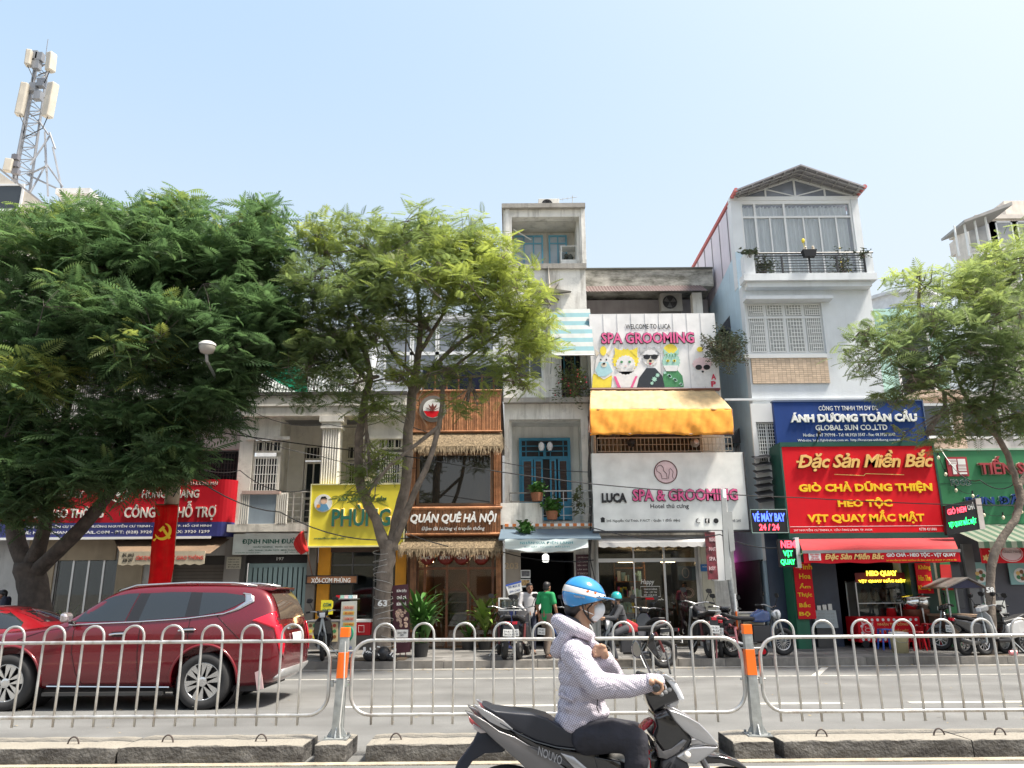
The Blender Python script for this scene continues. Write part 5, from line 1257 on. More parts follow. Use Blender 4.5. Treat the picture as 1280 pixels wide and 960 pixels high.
BX(PX(890,690,Y5-1.1)-.16,PX(890,690,Y5-1.1)+.10,Y5-1.14,Y5-1.122,a[2]+.03,a[3]-.03).B('picture',M('maroon_print',(.16,.03,.04),.5,var=.9,vs=9),lb)
for k,tx in enumerate(('MASSAGE','FOOT','SPA','BODY')): let(lb,tx,886.5,672+k*12,894.5,677+k*12,Y5-1.142,PR['palepink'],.02,depth=.004,res=1)
TU([(a[0]+.1,Y5-1,a[3]-.1),(a[0]+.1,Y5,a[3]-.1)],.02,6).B('bracket',INK,lb)
Y6 = 20.6
b6h = building('tall_house',PX(1020,640,Y6),'tall pale house with blue side wall and glazed gabled attic','house')
XA6 = 6.62; XB6 = PX(1104,480,Y6)
def z6(y): return PZ(y,Y6)
zfl = z6(357)      # balcony level
zev = z6(243)
h_w = hole(934,378,1030,442,Y6); h_w2 = hole(946,527,972,581,Y6)
hg = (PX(958,740,Y6),PX(1175,740,Y6),SW,z6(700))
MB().wall(XA6,XB6,SW,zfl,[h_w,h_w2,(hg[0],XB6-.25,hg[2],hg[3])],Y6,.3).B('wall',PALEWALL,b6h)
zr = z6(243)
MB().add([(XA6,Y6+.3,0),(XA6,Y6+.3,zfl+1.2),(XA6,30,zfl-.2),(XA6,30,0),(XA6+.2,Y6+.3,0),(XA6+.2,Y6+.3,zfl+1.2),(XA6+.2,30,zfl-.2),(XA6+.2,30,0)],[(0,1,2,3),(7,6,5,4),(1,5,6,2),(0,4,5,1),(3,2,6,7)]).B('side_wall',BLUEWALL,b6h)
sp = BX(XA6+.03,XA6+.1,Y6+.6,30,zfl-.2,zr-.03).B('side_cladding',LILAC,b6h)
p_me = BX(-.012,.012,-.02,.02,-(zr-zfl)/2,(zr-zfl)/2).mesh('cladding_batten',M('batten_grey',(.3,.29,.31),.5))
for k in range(9): inst('batten',p_me,sp,(XA6+.02,Y6+.9+k*.95,(zr+zfl)/2-.04))
BX(XB6-.2,XB6,Y6+.3,30,0,zfl).B('side_wall',PALEWALL,b6h)
BX(XA6+.21,XB6-.21,Y6+.31,30,zfl-.25,zfl-.01).B('attic_floor',PALEWALL,b6h)
BX(PX(905,500,Y6+.0),XB6+.02,Y6-.06,Y6-.003,z6(500.5),z6(498)).B('string_course',PALEWALL,b6h)
xb0,xb1 = PX(930,356,Y6-.37),PX(1097,356,Y6-.37)
BX(xb0,xb1,Y6-.42,Y6-.003,z6(357),z6(348.5)).B('balcony_slab',PALEWALL,b6h)
BX(xb0+.12,xb1-.12,Y6-.3,Y6-.004,z6(363),z6(357)-.002).B('balcony_fascia',PALEWALL,b6h)
zb0 = PZ(348.5,Y6)+.001; ztp = PZ(318,Y6-.37)
for x0,x1 in ((xb0+.05,PX(943,330,Y6-.37)),(PX(1082,330,Y6-.37),xb1-.05)):
    BX(x0,x1,Y6-.40,Y6-.1,zb0,ztp).B('balcony_pier',PALEWALL,b6h)
rail(b6h,PX(943.5,330,Y6-.37),PX(1081.5,330,Y6-.37),zb0,ztp-.02,Y6-.35,M('black_iron',(.03,.03,.035),.45),4,.022,6)
TU([(xb0-.0,Y6-.35,ztp+.05),(xb1,Y6-.35,ztp+.05)],.025,6).B('handrail',MATS['black_iron'],b6h)
YG = Y6+.35
UP = M('upvc_white',(.72,.73,.73),.4,var=.03)
CUR = M('net_curtain',(.88,.88,.86),.8,var=.05,streak=.35,stain=(.33,.34,.36),sm=(22,1,.3))
xg0,xg1 = PX(928,290,YG),PX(1068,290,YG); zg0,zg1 = z6(349),PZ(254,YG)
ga = MB()
zt_ = PZ(271,YG)
ga.box(xg0,xg1,YG,YG+.08,zg1-.02,zg1+.09); ga.box(xg0,xg1,YG,YG+.08,zt_-.03,zt_+.03); ga.box(xg0,xg1,YG,YG+.08,zg0,zg0+.06)
vx = [PX(x,290,YG) for x in (947,966,983,1006,1026,1047)]
for i,x in enumerate([xg0+.03,PX(946,290,YG),PX(983,290,YG),xg1-.03]): ga.box(x-.03,x+.03,YG+.003,YG+.077,zg0+.06,zg1-.02)
for x in [PX(964,290,YG),PX(1006,290,YG),PX(1026,290,YG),PX(1047,290,YG)]: ga.box(x-.022,x+.022,YG+.004,YG+.076,zg0+.06,zt_-.03)
gw = ga.B('attic_window',UP,b6h)
xs_ = [xg0+.03,PX(946,290,YG),PX(964,290,YG),PX(983,290,YG),PX(1006,290,YG),PX(1026,290,YG),PX(1047,290,YG),xg1-.03]
GP = glass_mat('attic_glass',(.95,.97,.98),.05)
for i in range(7): BX(xs_[i]+.032,xs_[i+1]-.032,YG+.035,YG+.043,zg0+.07,zt_-.032).B('pane',GP,gw)
xt_ = [xg0+.03,PX(946,290,YG),PX(983,290,YG),xg1-.03]
for i in range(3): BX(xt_[i]+.032,xt_[i+1]-.032,YG+.035,YG+.043,zt_+.032,zg1-.022).B('pane',GP,gw)
m = MB(); n = 150; vs = []
for i in range(n+1):
    x = xg0+.06+(xg1-xg0-.12)*i/n; y = YG+.2+.05*math.sin(i*1.1)+.03*math.sin(i*.37)
    vs += [(x,y,zg0+.02),(x,y,zg1-.03)]
m.add(vs,[(2*i,2*i+2,2*i+3,2*i+1) for i in range(n)]).B('curtain',CUR,b6h,smooth=1)
for x0,x1 in ((XA6-.012,xg0-.002),(xg1+.002,PX(1077,290,YG))): BX(x0,x1,YG-.03,YG+.3,zg0-.1,zg1+.08).B('corner_post',PALEWALL,b6h)
BX(XA6-.02,PX(1077,290,YG)+.01,YG-.02,YG+.2,zg1+.092,zg1+.22).B('tie_beam',UP,b6h)
BX(xg1+.2,xg1+.3,YG+.3,30,zfl,zg1).B('side_cladding',LILAC,b6h)
ap = W(992,223,YG); ax0,ax1 = PX(924,250,YG),PX(1067,250,YG); zb_ = zg1+.222
gm = MB();
gm.tube([(ax0,YG+.05,zb_+.03),(ap.x,YG+.05,ap.z)],.045,4); gm.tube([(ap.x,YG+.05,ap.z),(ax1,YG+.05,zb_+.03)],.045,4)
gm.box(ap.x-.03,ap.x+.03,YG+.02,YG+.08,zb_,ap.z-.03)
for s,xe in ((-1,ax0),(1,ax1)):
    xm = ap.x+(xe-ap.x)*.52; zm = ap.z+(zb_-ap.z)*.52
    gm.box(xm-.025,xm+.025,YG+.022,YG+.078,zb_,zm); gm.tube([(ap.x,YG+.05,zb_+.03),(xm,YG+.05,zm-.02)],.025,4)
gw2 = gm.B('gable_window',UP,b6h)
MB().prism([(ax0+.15,zb_+.01),(ap.x,ap.z-.04),(ax1-.15,zb_+.01)],YG+.05,YG+.058).B('pane',M('gable_glass',(.2,.22,.26),.12,var=.2,vs=2),gw2)
RFM = M('roof_sheet_grey',(.27,.26,.28),.5,var=.1,streak=.2)
yo = Y6-.3; pk = Vector((ap.x,0,PZ(207,yo,1001))); el_,er_ = PX(919,240,Y6),PX(1080,238,Y6)
zl,zr_ = PZ(240,Y6),PZ(237,Y6)
for s,xe,ze in ((-1,el_,zl),(1,er_,zr_)):
    m = MB(); n = 44; vs = []
    dx,dz = xe-pk.x,ze-pk.z
    m.add([(pk.x,yo+.0,pk.z),(xe,yo+.2,ze),(xe,29.5,ze),(pk.x,29.5,pk.z),(pk.x,yo,pk.z+.05),(xe,yo+.2,ze+.05),(xe,29.5,ze+.05),(pk.x,29.5,pk.z+.05)],[(0,1,2,3),(4,7,6,5),(0,4,5,1),(1,5,6,2)])
    r_ = m.B('roof',RFM,b6h)
    m = MB()
    for k in range(6):
        t = (k+.5)/6; x = pk.x+dx*t; z = pk.z+dz*t; y0_ = yo+.2*t
        m.box(x-.012,x+.012,y0_+.01,YG+.1,z-.05,z-.005)
    for k in range(3): y_ = yo+.15+k*.2; m.tube([(pk.x,y_+.0,pk.z-.05),(xe,y_+.1,ze-.05)],.018,4)
    m.B('roof_batten',M('batten_pale',(.32,.31,.31),.5),r_)
    TU([(xe,yo+.2,ze+.04),(xe,29.5,ze+.04)],.07,6).B('roof_trim',M('red_trim',(.5,.12,.12),.5),r_)
YW6 = Y6+.08
wn = window(b6h,934,379,1030,442,YW6,UP,4,1,fw=.06,bar=.07,split=.72,pane=M('curtained_glass',(.45,.46,.45),.12,var=.08,streak=.3,stain=(.2,.2,.2),sm=(20,1,.3)))
X0,X1,Z0,Z1 = hole(934,379,1030,442,YW6)
m = MB(); wcol = [(.02,.24),(.26,.49),(.51,.74),(.76,.98)]
for f0,f1 in wcol:
    a,b_ = X0+(X1-X0)*f0+.04,X0+(X1-X0)*f1-.04
    for g0,g1,nv in ((.04,.70,9),(.76,.96,4)):
        c,d = Z0+(Z1-Z0)*g0,Z0+(Z1-Z0)*g1
        for i in range(nv+1): z = c+(d-c)*i/nv; m.box(a+(.1 if i%2 and 0<i<nv else 0),b_,YW6-.03,YW6-.018,z-.008,z+.008)
        nn = 7 if f0 in (.02,.76) else 5
        for i in range(nn+1): x = a+(b_-a)*i/nn; m.box(x-.008,x+.008,YW6-.028,YW6-.016,c,d)
m.B('grille',SIGNW,wn)
BX(PX(928,375,Y6),PX(1036,375,Y6),Y6-.3,Y6-.003,z6(378),z6(374)).B('window_hood',PALEWALL,b6h)
MB().rect(930,442.5,1034,447,Y6-.08,.077).B('window_sill',UP,b6h)
tp = MB().rect(940,447.5,1036,479,Y6-.04,.036).B('tile_panel',M('grout',(.4,.33,.26),.8),b6h)
a = hole(940,447.5,1036,479,Y6-.04)
TANT = M('tan_tile',(.68,.52,.38),.5,var=.12,vs=4,rand=.12)
nx,nz = 18,12; tw_,th_ = (a[1]-a[0])/nx,(a[3]-a[2])/nz
t_me = BX(-tw_/2+.004,tw_/2-.004,-.006,.002,-th_/2+.004,th_/2-.004).mesh('tile',TANT)
for i in range(nx):
    for j in range(nz): inst('tile',t_me,tp,(a[0]+tw_*(i+.5),Y6-.042,a[2]+th_*(j+.5)))
MB().wall(PX(941,540,Y6-.1),PX(974,540,Y6-.1),z6(600),z6(505),[hole(947,527,972,581,Y6-.1)],Y6-.1,.09).B('window_surround',UP,b6h)
window(b6h,947,528,972,581,Y6+.02,UP,2,1,fw=.04,pane=PANED,grille=(9,12),gm=SIGNW)
for i,(x,y) in enumerate(((905,408),(902,548))):
    vb = thing('side_blind',W(x,y,22.6),['small dark hood on the blue side wall beside the billboard','small dark hood low on the blue side wall beside the orange awning'][i],'hood')
    yy = 22.3; zz = PZ(y,yy); xw = XA6
    m = MB().add([(xw,yy-.3,zz+.25),(xw,yy+.4,zz+.25),(xw-.3,yy-.3,zz-.2),(xw-.3,yy+.4,zz-.2),(xw,yy-.3,zz-.2),(xw,yy+.4,zz-.2)],[(0,1,3,2),(0,2,4),(1,5,3)])
    m.B('hood',M('hood_dark',(.05,.05,.06),.5),vb)
    m = MB()
    for k in range(4): m.box(xw-.03,xw-.003,yy-.25+k*.16,yy-.2+k*.16,zz-.8,zz-.21)
    m.B('grille',M('hood_grille',(.15,.16,.18),.5),vb)
al = MB(); xq0,xq1 = PX(893,735,Y5)+.05,PX(960,740,Y6)
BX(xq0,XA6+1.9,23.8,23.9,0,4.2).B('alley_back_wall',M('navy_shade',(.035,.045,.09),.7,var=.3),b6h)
for k in range(2):
    BX(XA6-.02+k*.9,XA6+.86+k*.9,Y6-.04-.003*k,Y6-.003,SW,z6(640)).B('panel',M('blue_dark_panel',(.035,.05,.085),.35,var=.2),b6h)
pk_ = MB().rect(899,700,915,713,23.7,.05).B('pink_light',M('pink_glow',(.9,.08,.45),.5,var=0,emit=1.2),b6h)
pl = MB()
pvm = thing('ventilation_louvres',W(950,600,Y6-.1),'curled dark metal louvres stacked beside the red specialities sign','louvre')
m = MB()
for k in range(7):
    z = PZ(570+k*9,Y6-.3); x0_,x1_ = PX(946,600,Y6-.3),PX(966,600,Y6-.3)
    m.add([(x0_,Y6-.35,z-.08),(x1_,Y6-.35,z-.02),(x1_,Y6-.02,z+.1),(x0_,Y6-.02,z+.04),(x0_,Y6-.35,z-.1),(x1_,Y6-.35,z-.04),(x1_,Y6-.02,z+.08),(x0_,Y6-.02,z+.02)],[(0,1,2,3),(7,6,5,4),(0,4,5,1),(3,2,6,7),(1,5,6,2),(0,3,7,4)])
m.B('louvre',M('louvre_dark',(.04,.04,.045),.5),pvm)
bs_ = thing('company_sign',W(1062,556,Y6-.35),'dark blue company sign with white letters ÁNH DƯƠNG TOÀN CẦU','sign')
Ya = Y6-.4
a = hole(969,502,1156,556,Ya)
BX(a[0],a[1],Ya,Ya+.15,a[2],a[3]).B('panel',SIGNB,bs_)
m = MB(); m.box(a[0]-.03,a[1]+.03,Ya-.02,Ya+.15,a[3]+.002,a[3]+.04); m.box(a[1]+.002,a[1]+.03,Ya-.02,Ya+.15,a[2],a[3]); m.B('frame',M('frame_blue',(.1,.14,.25),.4),bs_)
let(bs_,'CÔNG TY TNHH TM DV DL',1023,506,1097,513,Ya,SIGNW,.0,depth=.012)
let(bs_,'ÁNH DƯƠNG TOÀN CẦU',987,513,1145,528,Ya,SIGNW,.05,depth=.05)
let(bs_,'GLOBAL SUN CO.,LTD',1019,531,1109,539,Ya,SIGNW,.015,depth=.02)
let(bs_,'Hotline: 0707 797998 - Tel: 08.3920 3547 - Fax: 08.3920 3543',1004,541.5,1119,545.5,Ya,SIGNW,.004,depth=.008,res=1)
let(bs_,'Website: http://globalsun.com.vn  http://toancau-anhduong.com.vn',997,548.5,1125,552.5,Ya,SIGNW,.004,depth=.008,res=1)
m = MB()
for x in (1020,1126): m.tube([W(x,553,Ya-.05),W(x+4,542,Ya-.5)],.02,6); m.ell(W(x+4,541,Ya-.5),.05,8,6)
m.B('spotlight_arm',INK,bs_)
rs = thing('shop_sign',W(1078,668,Y6-.8),'large red food sign with gold script and green frame, right of the pet spa','sign')
Yr = Y6-.85
a = hole(982,558,1173,666,Yr)
def tilt(mb_pts): return mb_pts
BX(a[0],a[1],Yr,Yr+.2,a[2],a[3]).B('panel',RED,rs)
GFR = M('sign_green_frame',(.01,.075,.055),.5,var=.1)
m = MB(); m.box(a[0]-.04,a[1]+.05,Yr-.02,Yr+.82,a[3]+.002,a[3]+.12); m.box(a[0]-.04,a[1]+.05,Yr-.02,Yr+.82,a[2]-.14,a[2]-.002); m.box(a[0]-.05,a[0]-.002,Yr-.015,Yr+.81,a[2],a[3]); m.box(a[1]+.002,a[1]+.05,Yr-.015,Yr+.81,a[2],a[3]); m.B('frame',GFR,rs)
MB().rect(995.5,575.5,1006,577.8,Yr-.05,.02).B('letter_bar',GOLD,rs)
let(rs,'Dặc Sản Miền Bắc',995,563,1166,590,Yr,GOLD,.035,.32,depth=.03,edge=M('letter_shadow',(.25,.02,.01),.5),edgew=.02,space=.92)
m = MB(); p0,p1,p2,p3 = W(1043,593,Yr-.01),W(1080,594.5,Yr-.01),W(1082,592,Yr-.01),W(1130,593.5,Yr-.01)
m.tube([p0,p1],.012,4); m.tube([p1,p2],.01,4); m.tube([p2,p3],.012,4); m.B('flourish',GOLD,rs)
LS = MATS['letter_shadow']
let(rs,'GIÒ CHẢ DŨNG THIỆN',998,602,1165,617,Yr,YELL,.045,depth=.02)
let(rs,'HEO TỘC',1047,622,1115,636,Yr,YELL,.04,depth=.02)
let(rs,'VỊT QUAY MẮC MẬT',1009,638,1155,655,Yr,YELL,.04,depth=.02)
BX(a[0]+.02,a[1]-.02,Yr-.006,Yr-.001,PZ(658.2,Yr),PZ(657.6,Yr)).B('rule',SIGNW,rs)
let(rs,'207 NGUYỄN CƯ TRINH, P. CẦU ÔNG LÃNH, TP. HCM',992,660,1090,664,Yr,SIGNW,.004,depth=.006,res=1)
let(rs,'0778 431886',1149,660.5,1171,664,Yr,SIGNW,.006,depth=.006,res=1)
ra = thing('shop_awning',W(1100,700,Y6-1.6),'long red awning whose valance lists giò chả, heo tộc and vịt quay','awning')
X0t,X1t = PX(998,673,Y6-.85),PX(1192,673,Y6-.85); X0b,X1b = PX(1003,688,Y6-1.9),PX(1198,688,Y6-1.9)
zt1_,zb1_ = PZ(673,Y6-.85),PZ(688,Y6-1.9)
m = MB().add([(X0t,Y6-.85,zt1_),(X1t,Y6-.85,zt1_),(X1b,Y6-1.9,zb1_),(X0b,Y6-1.9,zb1_),(X0t,Y6-.85,zt1_-.03),(X1t,Y6-.85,zt1_-.03),(X1b,Y6-1.9,zb1_-.03),(X0b,Y6-1.9,zb1_-.03)],[(0,1,2,3),(7,6,5,4),(0,3,7,4),(1,5,6,2)])
m.B('canopy',M('awning_red',(.42,.03,.04),.6,streak=.35,stain=(.2,.08,.07)),ra)
BX(X0b-.02,X1b+.02,Y6-1.96,Y6-1.9,zb1_-.06,zb1_+.01).B('front_bar',M('bar_grey',(.3,.28,.28),.5,metal=.4),ra)
m = MB(); n = 40; vs = []
zv0,zv1 = zb1_-.062,PZ(703.5,Y6-1.93)
for i in range(n+1):
    x = X0b+(X1b-X0b)*i/n; yy = Y6-1.93+.012*math.sin(i*1.1); vs += [(x,yy,zv0),(x,yy,zv1+.012*math.sin(i*.7))]
m.add(vs,[(2*i,2*i+2,2*i+3,2*i+1) for i in range(n)]).B('valance',RED,ra,smooth=1)
Yv = Y6-1.95
MB().rect(1031.5,695,1037,696.2,Yv-.008,.004).B('letter_bar',GOLD,ra)
let(ra,'Dặc Sản Miền Bắc',1031,690,1105,701,Yv,GOLD,.03,.3,depth=.006)
let(ra,'GIÒ CHẢ - HEO TỘC - VỊT QUAY',1108,690.5,1195,697.5,Yv,SIGNW,.035,depth=.006)
let(ra,'207 NGUYỄN CƯ TRINH, PHƯỜNG CẦU ÔNG LÃNH, Q1. TP HCM  ĐT: 0778 431 886',1108,699,1196,702,Yv,YELL,.006,depth=.004,res=1)
MB().rect(1011,690,1026,700,Yv,.004).B('patch',SIGNW,ra)
let(ra,'GIAO HÀNG\nTẬN NƠI\n0778 431886',1012.5,691,1024.5,699.5,Yv-.002,RED,.006,depth=.004,res=1)
m = MB()
for x in (X0b+.05,X1b-.05): m.tube([(x,Y6-1.9,zb1_-.03),(x*.995,Y6-.5,zb1_-.25)],.018,5)
m.B('arm',GALV,ra)
room(b6h,hg[0],XB6-.25,SW,hg[3],Y6+.3,4.5,M('food_room',(.035,.032,.034),.7))
BX(PX(992,740,Y6-.7),PX(1008,740,Y6-.7),Y6-.7,Y6-.1,SW,PZ(676,Y6-.7)).B('green_pillar',GREENP,b6h)
BX(PX(1140,740,Y6-.4),PX(1172,740,Y6-.4),Y6-.4,Y6-.0,SW,PZ(676,Y6-.4)).B('green_pillar',M('dark_green_pillar',(.012,.045,.035),.5),b6h)
BX(PX(1180,740,Y6-.4),PX(1193,740,Y6-.4),Y6-.4,Y6-.2,SW,PZ(676,Y6-.4)).B('green_post',M('post_green',(.03,.2,.07),.5),b6h)
for (x0,x1,y0,y1,Yq,words,lab) in ((995,1017,703,774,Y6-.78,('Tinh','Hoa','Ẩm','Thực','Bắc','Bộ'),'tall red banner of six gold words stacked, left of the food shop'),
                                     (1146,1165,704,742,Y6-.48,('Không','Hàn The','Không'),'shorter red banner of gold words right of the food shop')):
    v = thing('hanging_banner',W((x0+x1)/2,y1,Yq),lab,'banner')
    MB().rect(x0,y0,x1,y1,Yq,.03).B('cloth',RED,v)
    for i,tx in enumerate(words):
        hh = (y1-y0)/len(words); let(v,tx,x0+3+(1 if len(tx)<4 else -1),y0+hh*(i+.2),x1-3-(1 if len(tx)<4 else -1),y0+hh*(i+.75),Yq,YELL,.02,depth=.006)
rf = thing('hanging_banner',W(1180,735,Y6-.3),'plain red cloth hung behind the roofed cart','banner')
MB().pprism([(1175,706),(1188,706),(1192,738),(1178,738)],Y6-.45,.03).B('cloth',REDT,rf)
lg_ = M('led_green',(.02,.95,.15),.5,var=0,emit=1.1); lr_ = M('led_red',(.95,.05,.08),.5,var=0,emit=1.0); lbl = M('led_blue',(.05,.1,.95),.5,var=0,emit=1.1)
l1 = thing('led_sign',W(987,708,Y6-1.5),'small box LED sign with red and green words left of the red awning','sign')
Yd = Y6-1.5
MB().rect(974,674,995,709,Yd,.12).B('box',INK,l1); a = hole(995.2,672,1000,710,Yd); BX(a[0],a[1],Yd-.02,Yd+.14,a[2],a[3]).B('side',SIGNW,l1)
let(l1,'NEM',976,676,994,685,Yd,lr_,.03,depth=.008); let(l1,'VỊT',979,688,991,697,Yd,lg_,.03,depth=.008); let(l1,'QUAY',976,699,994,707,Yd,lg_,.03,depth=.008)
l2 = thing('led_sign',W(961,665,Y6-.9),'black LED sign with blue VÉ MÁY BAY and red 24/24','sign')
Yd = Y6-.9; a = hole(939,637,984,666,Yd)
BX(a[0],a[1],Yd,Yd+.1,a[2],a[3]).B('box',INK,l2); m = MB(); m.tube([(a[0],Yd-.005,a[2]),(a[1],Yd-.005,a[2]),(a[1],Yd-.005,a[3]),(a[0],Yd-.005,a[3])],.014,4,closed=1); m.B('rim',M('rim_pale',(.35,.5,.45),.5),l2)
let(l2,'VÉ MÁY BAY',941,639,981,652,Yd,lbl,.03,depth=.008); let(l2,'24 / 24',949,655,974,663,Yd,lr_,.03,depth=.008)
l3 = thing('led_sign',W(1201,665,Y6-1.2),'tilted black LED sign with red CHẢ and green words beside the green food sign','sign')
Yd = Y6-1.2
MB().pprism([(1181,632),(1219,624),(1225,662),(1184,669)],Yd,.12).B('box',INK,l3)
MB().pprism([(1219.5,623.5),(1226,623),(1232,661.5),(1225.5,662)],Yd-.02,.16).B('side',M('side_pale',(.6,.55,.52),.5),l3)
let(l3,'GIÒ NEM',1184,635,1208,644,Yd,lr_,.02,depth=.008,slope=.17); let(l3,'CHẢ',1209,629,1218,638,Yd,SIGNW,.02,depth=.008,slope=.17)
let(l3,'VỊT QUAY MẮC MẬT',1186,650,1221,661,Yd,lg_,.02,depth=.008,slope=.15)
Y7 = 21.3
b7h = building('food_shop',PX(1260,700,Y7),'grey-walled food shop under a wide green fascia sign','shop')
xg = PX(1172,620,Y7); XE = 17.5
GW7 = M('slate_wall',(.105,.105,.125),.6,var=.12,streak=.2)
BX(xg+.05,XE,Y7,Y7+.2,SW,PZ(566,Y7)).B('wall',GW7,b7h)
BX(xg+.05,XE,Y7+.2,YBACK,PZ(566,Y7)-.2,PZ(566,Y7)-.01).B('roof',RSL,b7h)
BX(PX(1206,720,Y7),PX(1218,720,Y7),Y7-.12,Y7-.002,SW,PZ(680,Y7)).B('pilaster',M('grey_pilaster',(.2,.2,.21),.6),b7h)
for x0,x1 in ((1184,1203),): BX(PX(x0,740,Y7),PX(x1,740,Y7),Y7-.05,Y7-.003,SW+.9,PZ(700,Y7)).B('pane',M('shop_dark_glass',(.05,.055,.07),.15),b7h)
g7 = thing('shop_sign',W(1240,655,Y7-.5),'wide green fascia sign with a red square TE FOOD logo and red letters','sign')
Yg = Y7-.5; a = hole(1171,563,1320,655,Yg); a = (a[0],XE,a[2],a[3])
SG = M('sign_green',(.025,.20,.075),.5,var=.06,streak=.12,stain=(.02,.09,.05))
BX(a[0],a[1],Yg,Yg+.2,a[2],a[3]).B('panel',SG,g7)
m = MB();
for y_ in (604,656): m.box(a[0],a[1],Yg-.008,Yg-.001,PZ(y_,Yg)-.008,PZ(y_,Yg)+.008)
m.B('panel_seam',M('seam_green',(.01,.1,.04),.5),g7)
BX(a[0],a[1],Yg-.03,Yg+.2,a[3]+.002,a[3]+.05).B('top_trim',M('trim_pale_green',(.35,.5,.38),.5),g7)
MB().rect(1184,571,1210,595,Yg-.05,.045).B('logo',M('logo_red',(.36,.02,.035),.4),g7)
m = MB(); a2 = hole(1186.5,573.5,1207.5,592.5,Yg-.055); w_,h_ = a2[1]-a2[0],a2[3]-a2[2]
for k in range(4): m.box(a2[0],a2[0]+w_*.48,Yg-.06,Yg-.051,a2[3]-h_*(.1*k+.06),a2[3]-h_*(.1*k)); m.box(a2[0]+w_*.52,a2[1],Yg-.06,Yg-.051,a2[3]-h_*(.1*k+.5),a2[3]-h_*(.1*k+.44))
m.box(a2[0]+w_*.18,a2[0]+w_*.4,Yg-.061,Yg-.052,a2[2],a2[3]-h_*.36); m.box(a2[0]+w_*.55,a2[1],Yg-.061,Yg-.052,a2[3]-h_*.38,a2[3]); m.box(a2[0]+w_*.55,a2[1],Yg-.061,Yg-.052,a2[2],a2[2]+h_*.12)
m.B('logo_bars',SIGNW,g7)
let(g7,'FOOD',1188,599,1214,607,Yg,GFR,.02,depth=.02,edge=SIGNW,edgew=.035)
RL = M('letter_darkred',(.35,.04,.05),.4)
let(g7,'TIẾN SƠN',1221,571,1305,594,Yg,RL,.02,depth=.06,edge=M('letter_rim',(.4,.33,.25),.5),edgew=.012)
let(g7,'BÚN ĐẬU MẮM',1205,616,1330,634,Yg,SIGNB,.03,depth=.05,edge=M('neon_off',(.25,.4,.3),.4),edgew=.01)
bu = M('bulb_warm',(.85,.75,.55),.3)
for k,(x,y) in enumerate(((1173,572),(1182,593),(1195,613),(1216,620),(1230,644),(1254,647),(1277,640))):
    p = W(x,y,Yg-.15); l = thing('light_bulb',p,['small bulb at the top left corner of the green sign','small bulb left of the red square logo','small bulb under the FOOD word','small unlit bulb above the blue letters','small bulb above the pale side of the tilted LED sign','small bulb right of the tilted LED sign','small bulb hanging by the right tree trunk'][k],'bulb','bulbs strung across the green sign')
    MB().ell(tuple(p),(.04,.04,.055),8,6).B('bulb',bu,l,smooth=1); TU([p+Vector((0,0,.05)),p+Vector((.01,0,.14))],.02,6).B('socket',INK,l)
m = MB(); pts = []
ct_ = [(1168,562),(1173,569),(1182,590),(1195,610),(1216,617),(1230,641),(1254,644),(1277,637),(1300,628)]
for i in range(len(ct_)-1):
    for t in (0,.33,.66): pts.append(W(ct_[i][0]+(ct_[i+1][0]-ct_[i][0])*t,ct_[i][1]+(ct_[i+1][1]-ct_[i][1])*t+2.5*math.sin(math.pi*t),Yg-.14))
tag(TU(pts,.008,4).B('bulb_cable',INK),'thin black bulb cable looping across the green sign','cable')
ga_ = thing('shop_awning',W(1240,680,Y7-1.2),'green and cream striped awning under the green fascia sign','awning')
n = 44; X0,X1 = PX(1180,660,Y7-.6),XE; zt_,zb_ = PZ(656,Y7-.55),PZ(677,Y7-1.6)
for i in range(n):
    x0_ = X0+(X1-X0)*i/n; x1_ = X0+(X1-X0)*(i+1)/n; sk = .0
    MB().add([(x0_,Y7-.55,zt_),(x1_,Y7-.55,zt_),(x1_+.25,Y7-1.6,zb_),(x0_+.25,Y7-1.6,zb_),(x1_+.25,Y7-1.6,zb_-.16),(x0_+.25,Y7-1.6,zb_-.16)],[(0,3,2,1),(3,5,4,2)]).B('stripe',M('awning_green',(.03,.085,.045),.7,streak=.3) if i%2 else M('awning_cream',(.17,.19,.14),.7,streak=.4),ga_)
k7 = thing('shop_sign',W(1255,703,Y7-1.2),'red strip sign with flowers and oval Khách Hàng badge behind the right tree','sign')
Yk7 = Y7-1.0; a = hole(1227,681,1320,704,Yk7)
BX(a[0],XE,Yk7,Yk7+.06,a[2],a[3]).B('panel',RED,k7)
c = W(1264,692,Yk7-.01); m = MB(); vs = [(c.x+.3*math.cos(t*.262),c.z+.21*math.sin(t*.262)) for t in range(24)]
m.prism(vs,c.y-.01,c.y).B('badge',M('badge_pink',(.75,.55,.55),.5),k7)
m = MB(); m.tube([(c.x+.27*math.cos(t*.262),c.y-.015,c.z+.18*math.sin(t*.262)) for t in range(24)],.008,4,closed=1); m.B('badge_ring',RED,k7)
let(k7,'Khách Hàng',1253,687,1276,693,Yk7-.012,RED,.01,depth=.008)
for i in range(7):
    p = W(1230+RU(0,14),684+RU(0,16),Yk7-.004); q = [(p.x+.07*(1+.35*math.cos(5*t*.314))*math.cos(t*.314),p.z+.07*(1+.35*math.cos(5*t*.314))*math.sin(t*.314)) for t in range(20)]
    MB().prism(q,p.y-.006-.001*i,p.y-.001*i).B('flower',PR['cream'] if i % 2 else GOLD,k7)
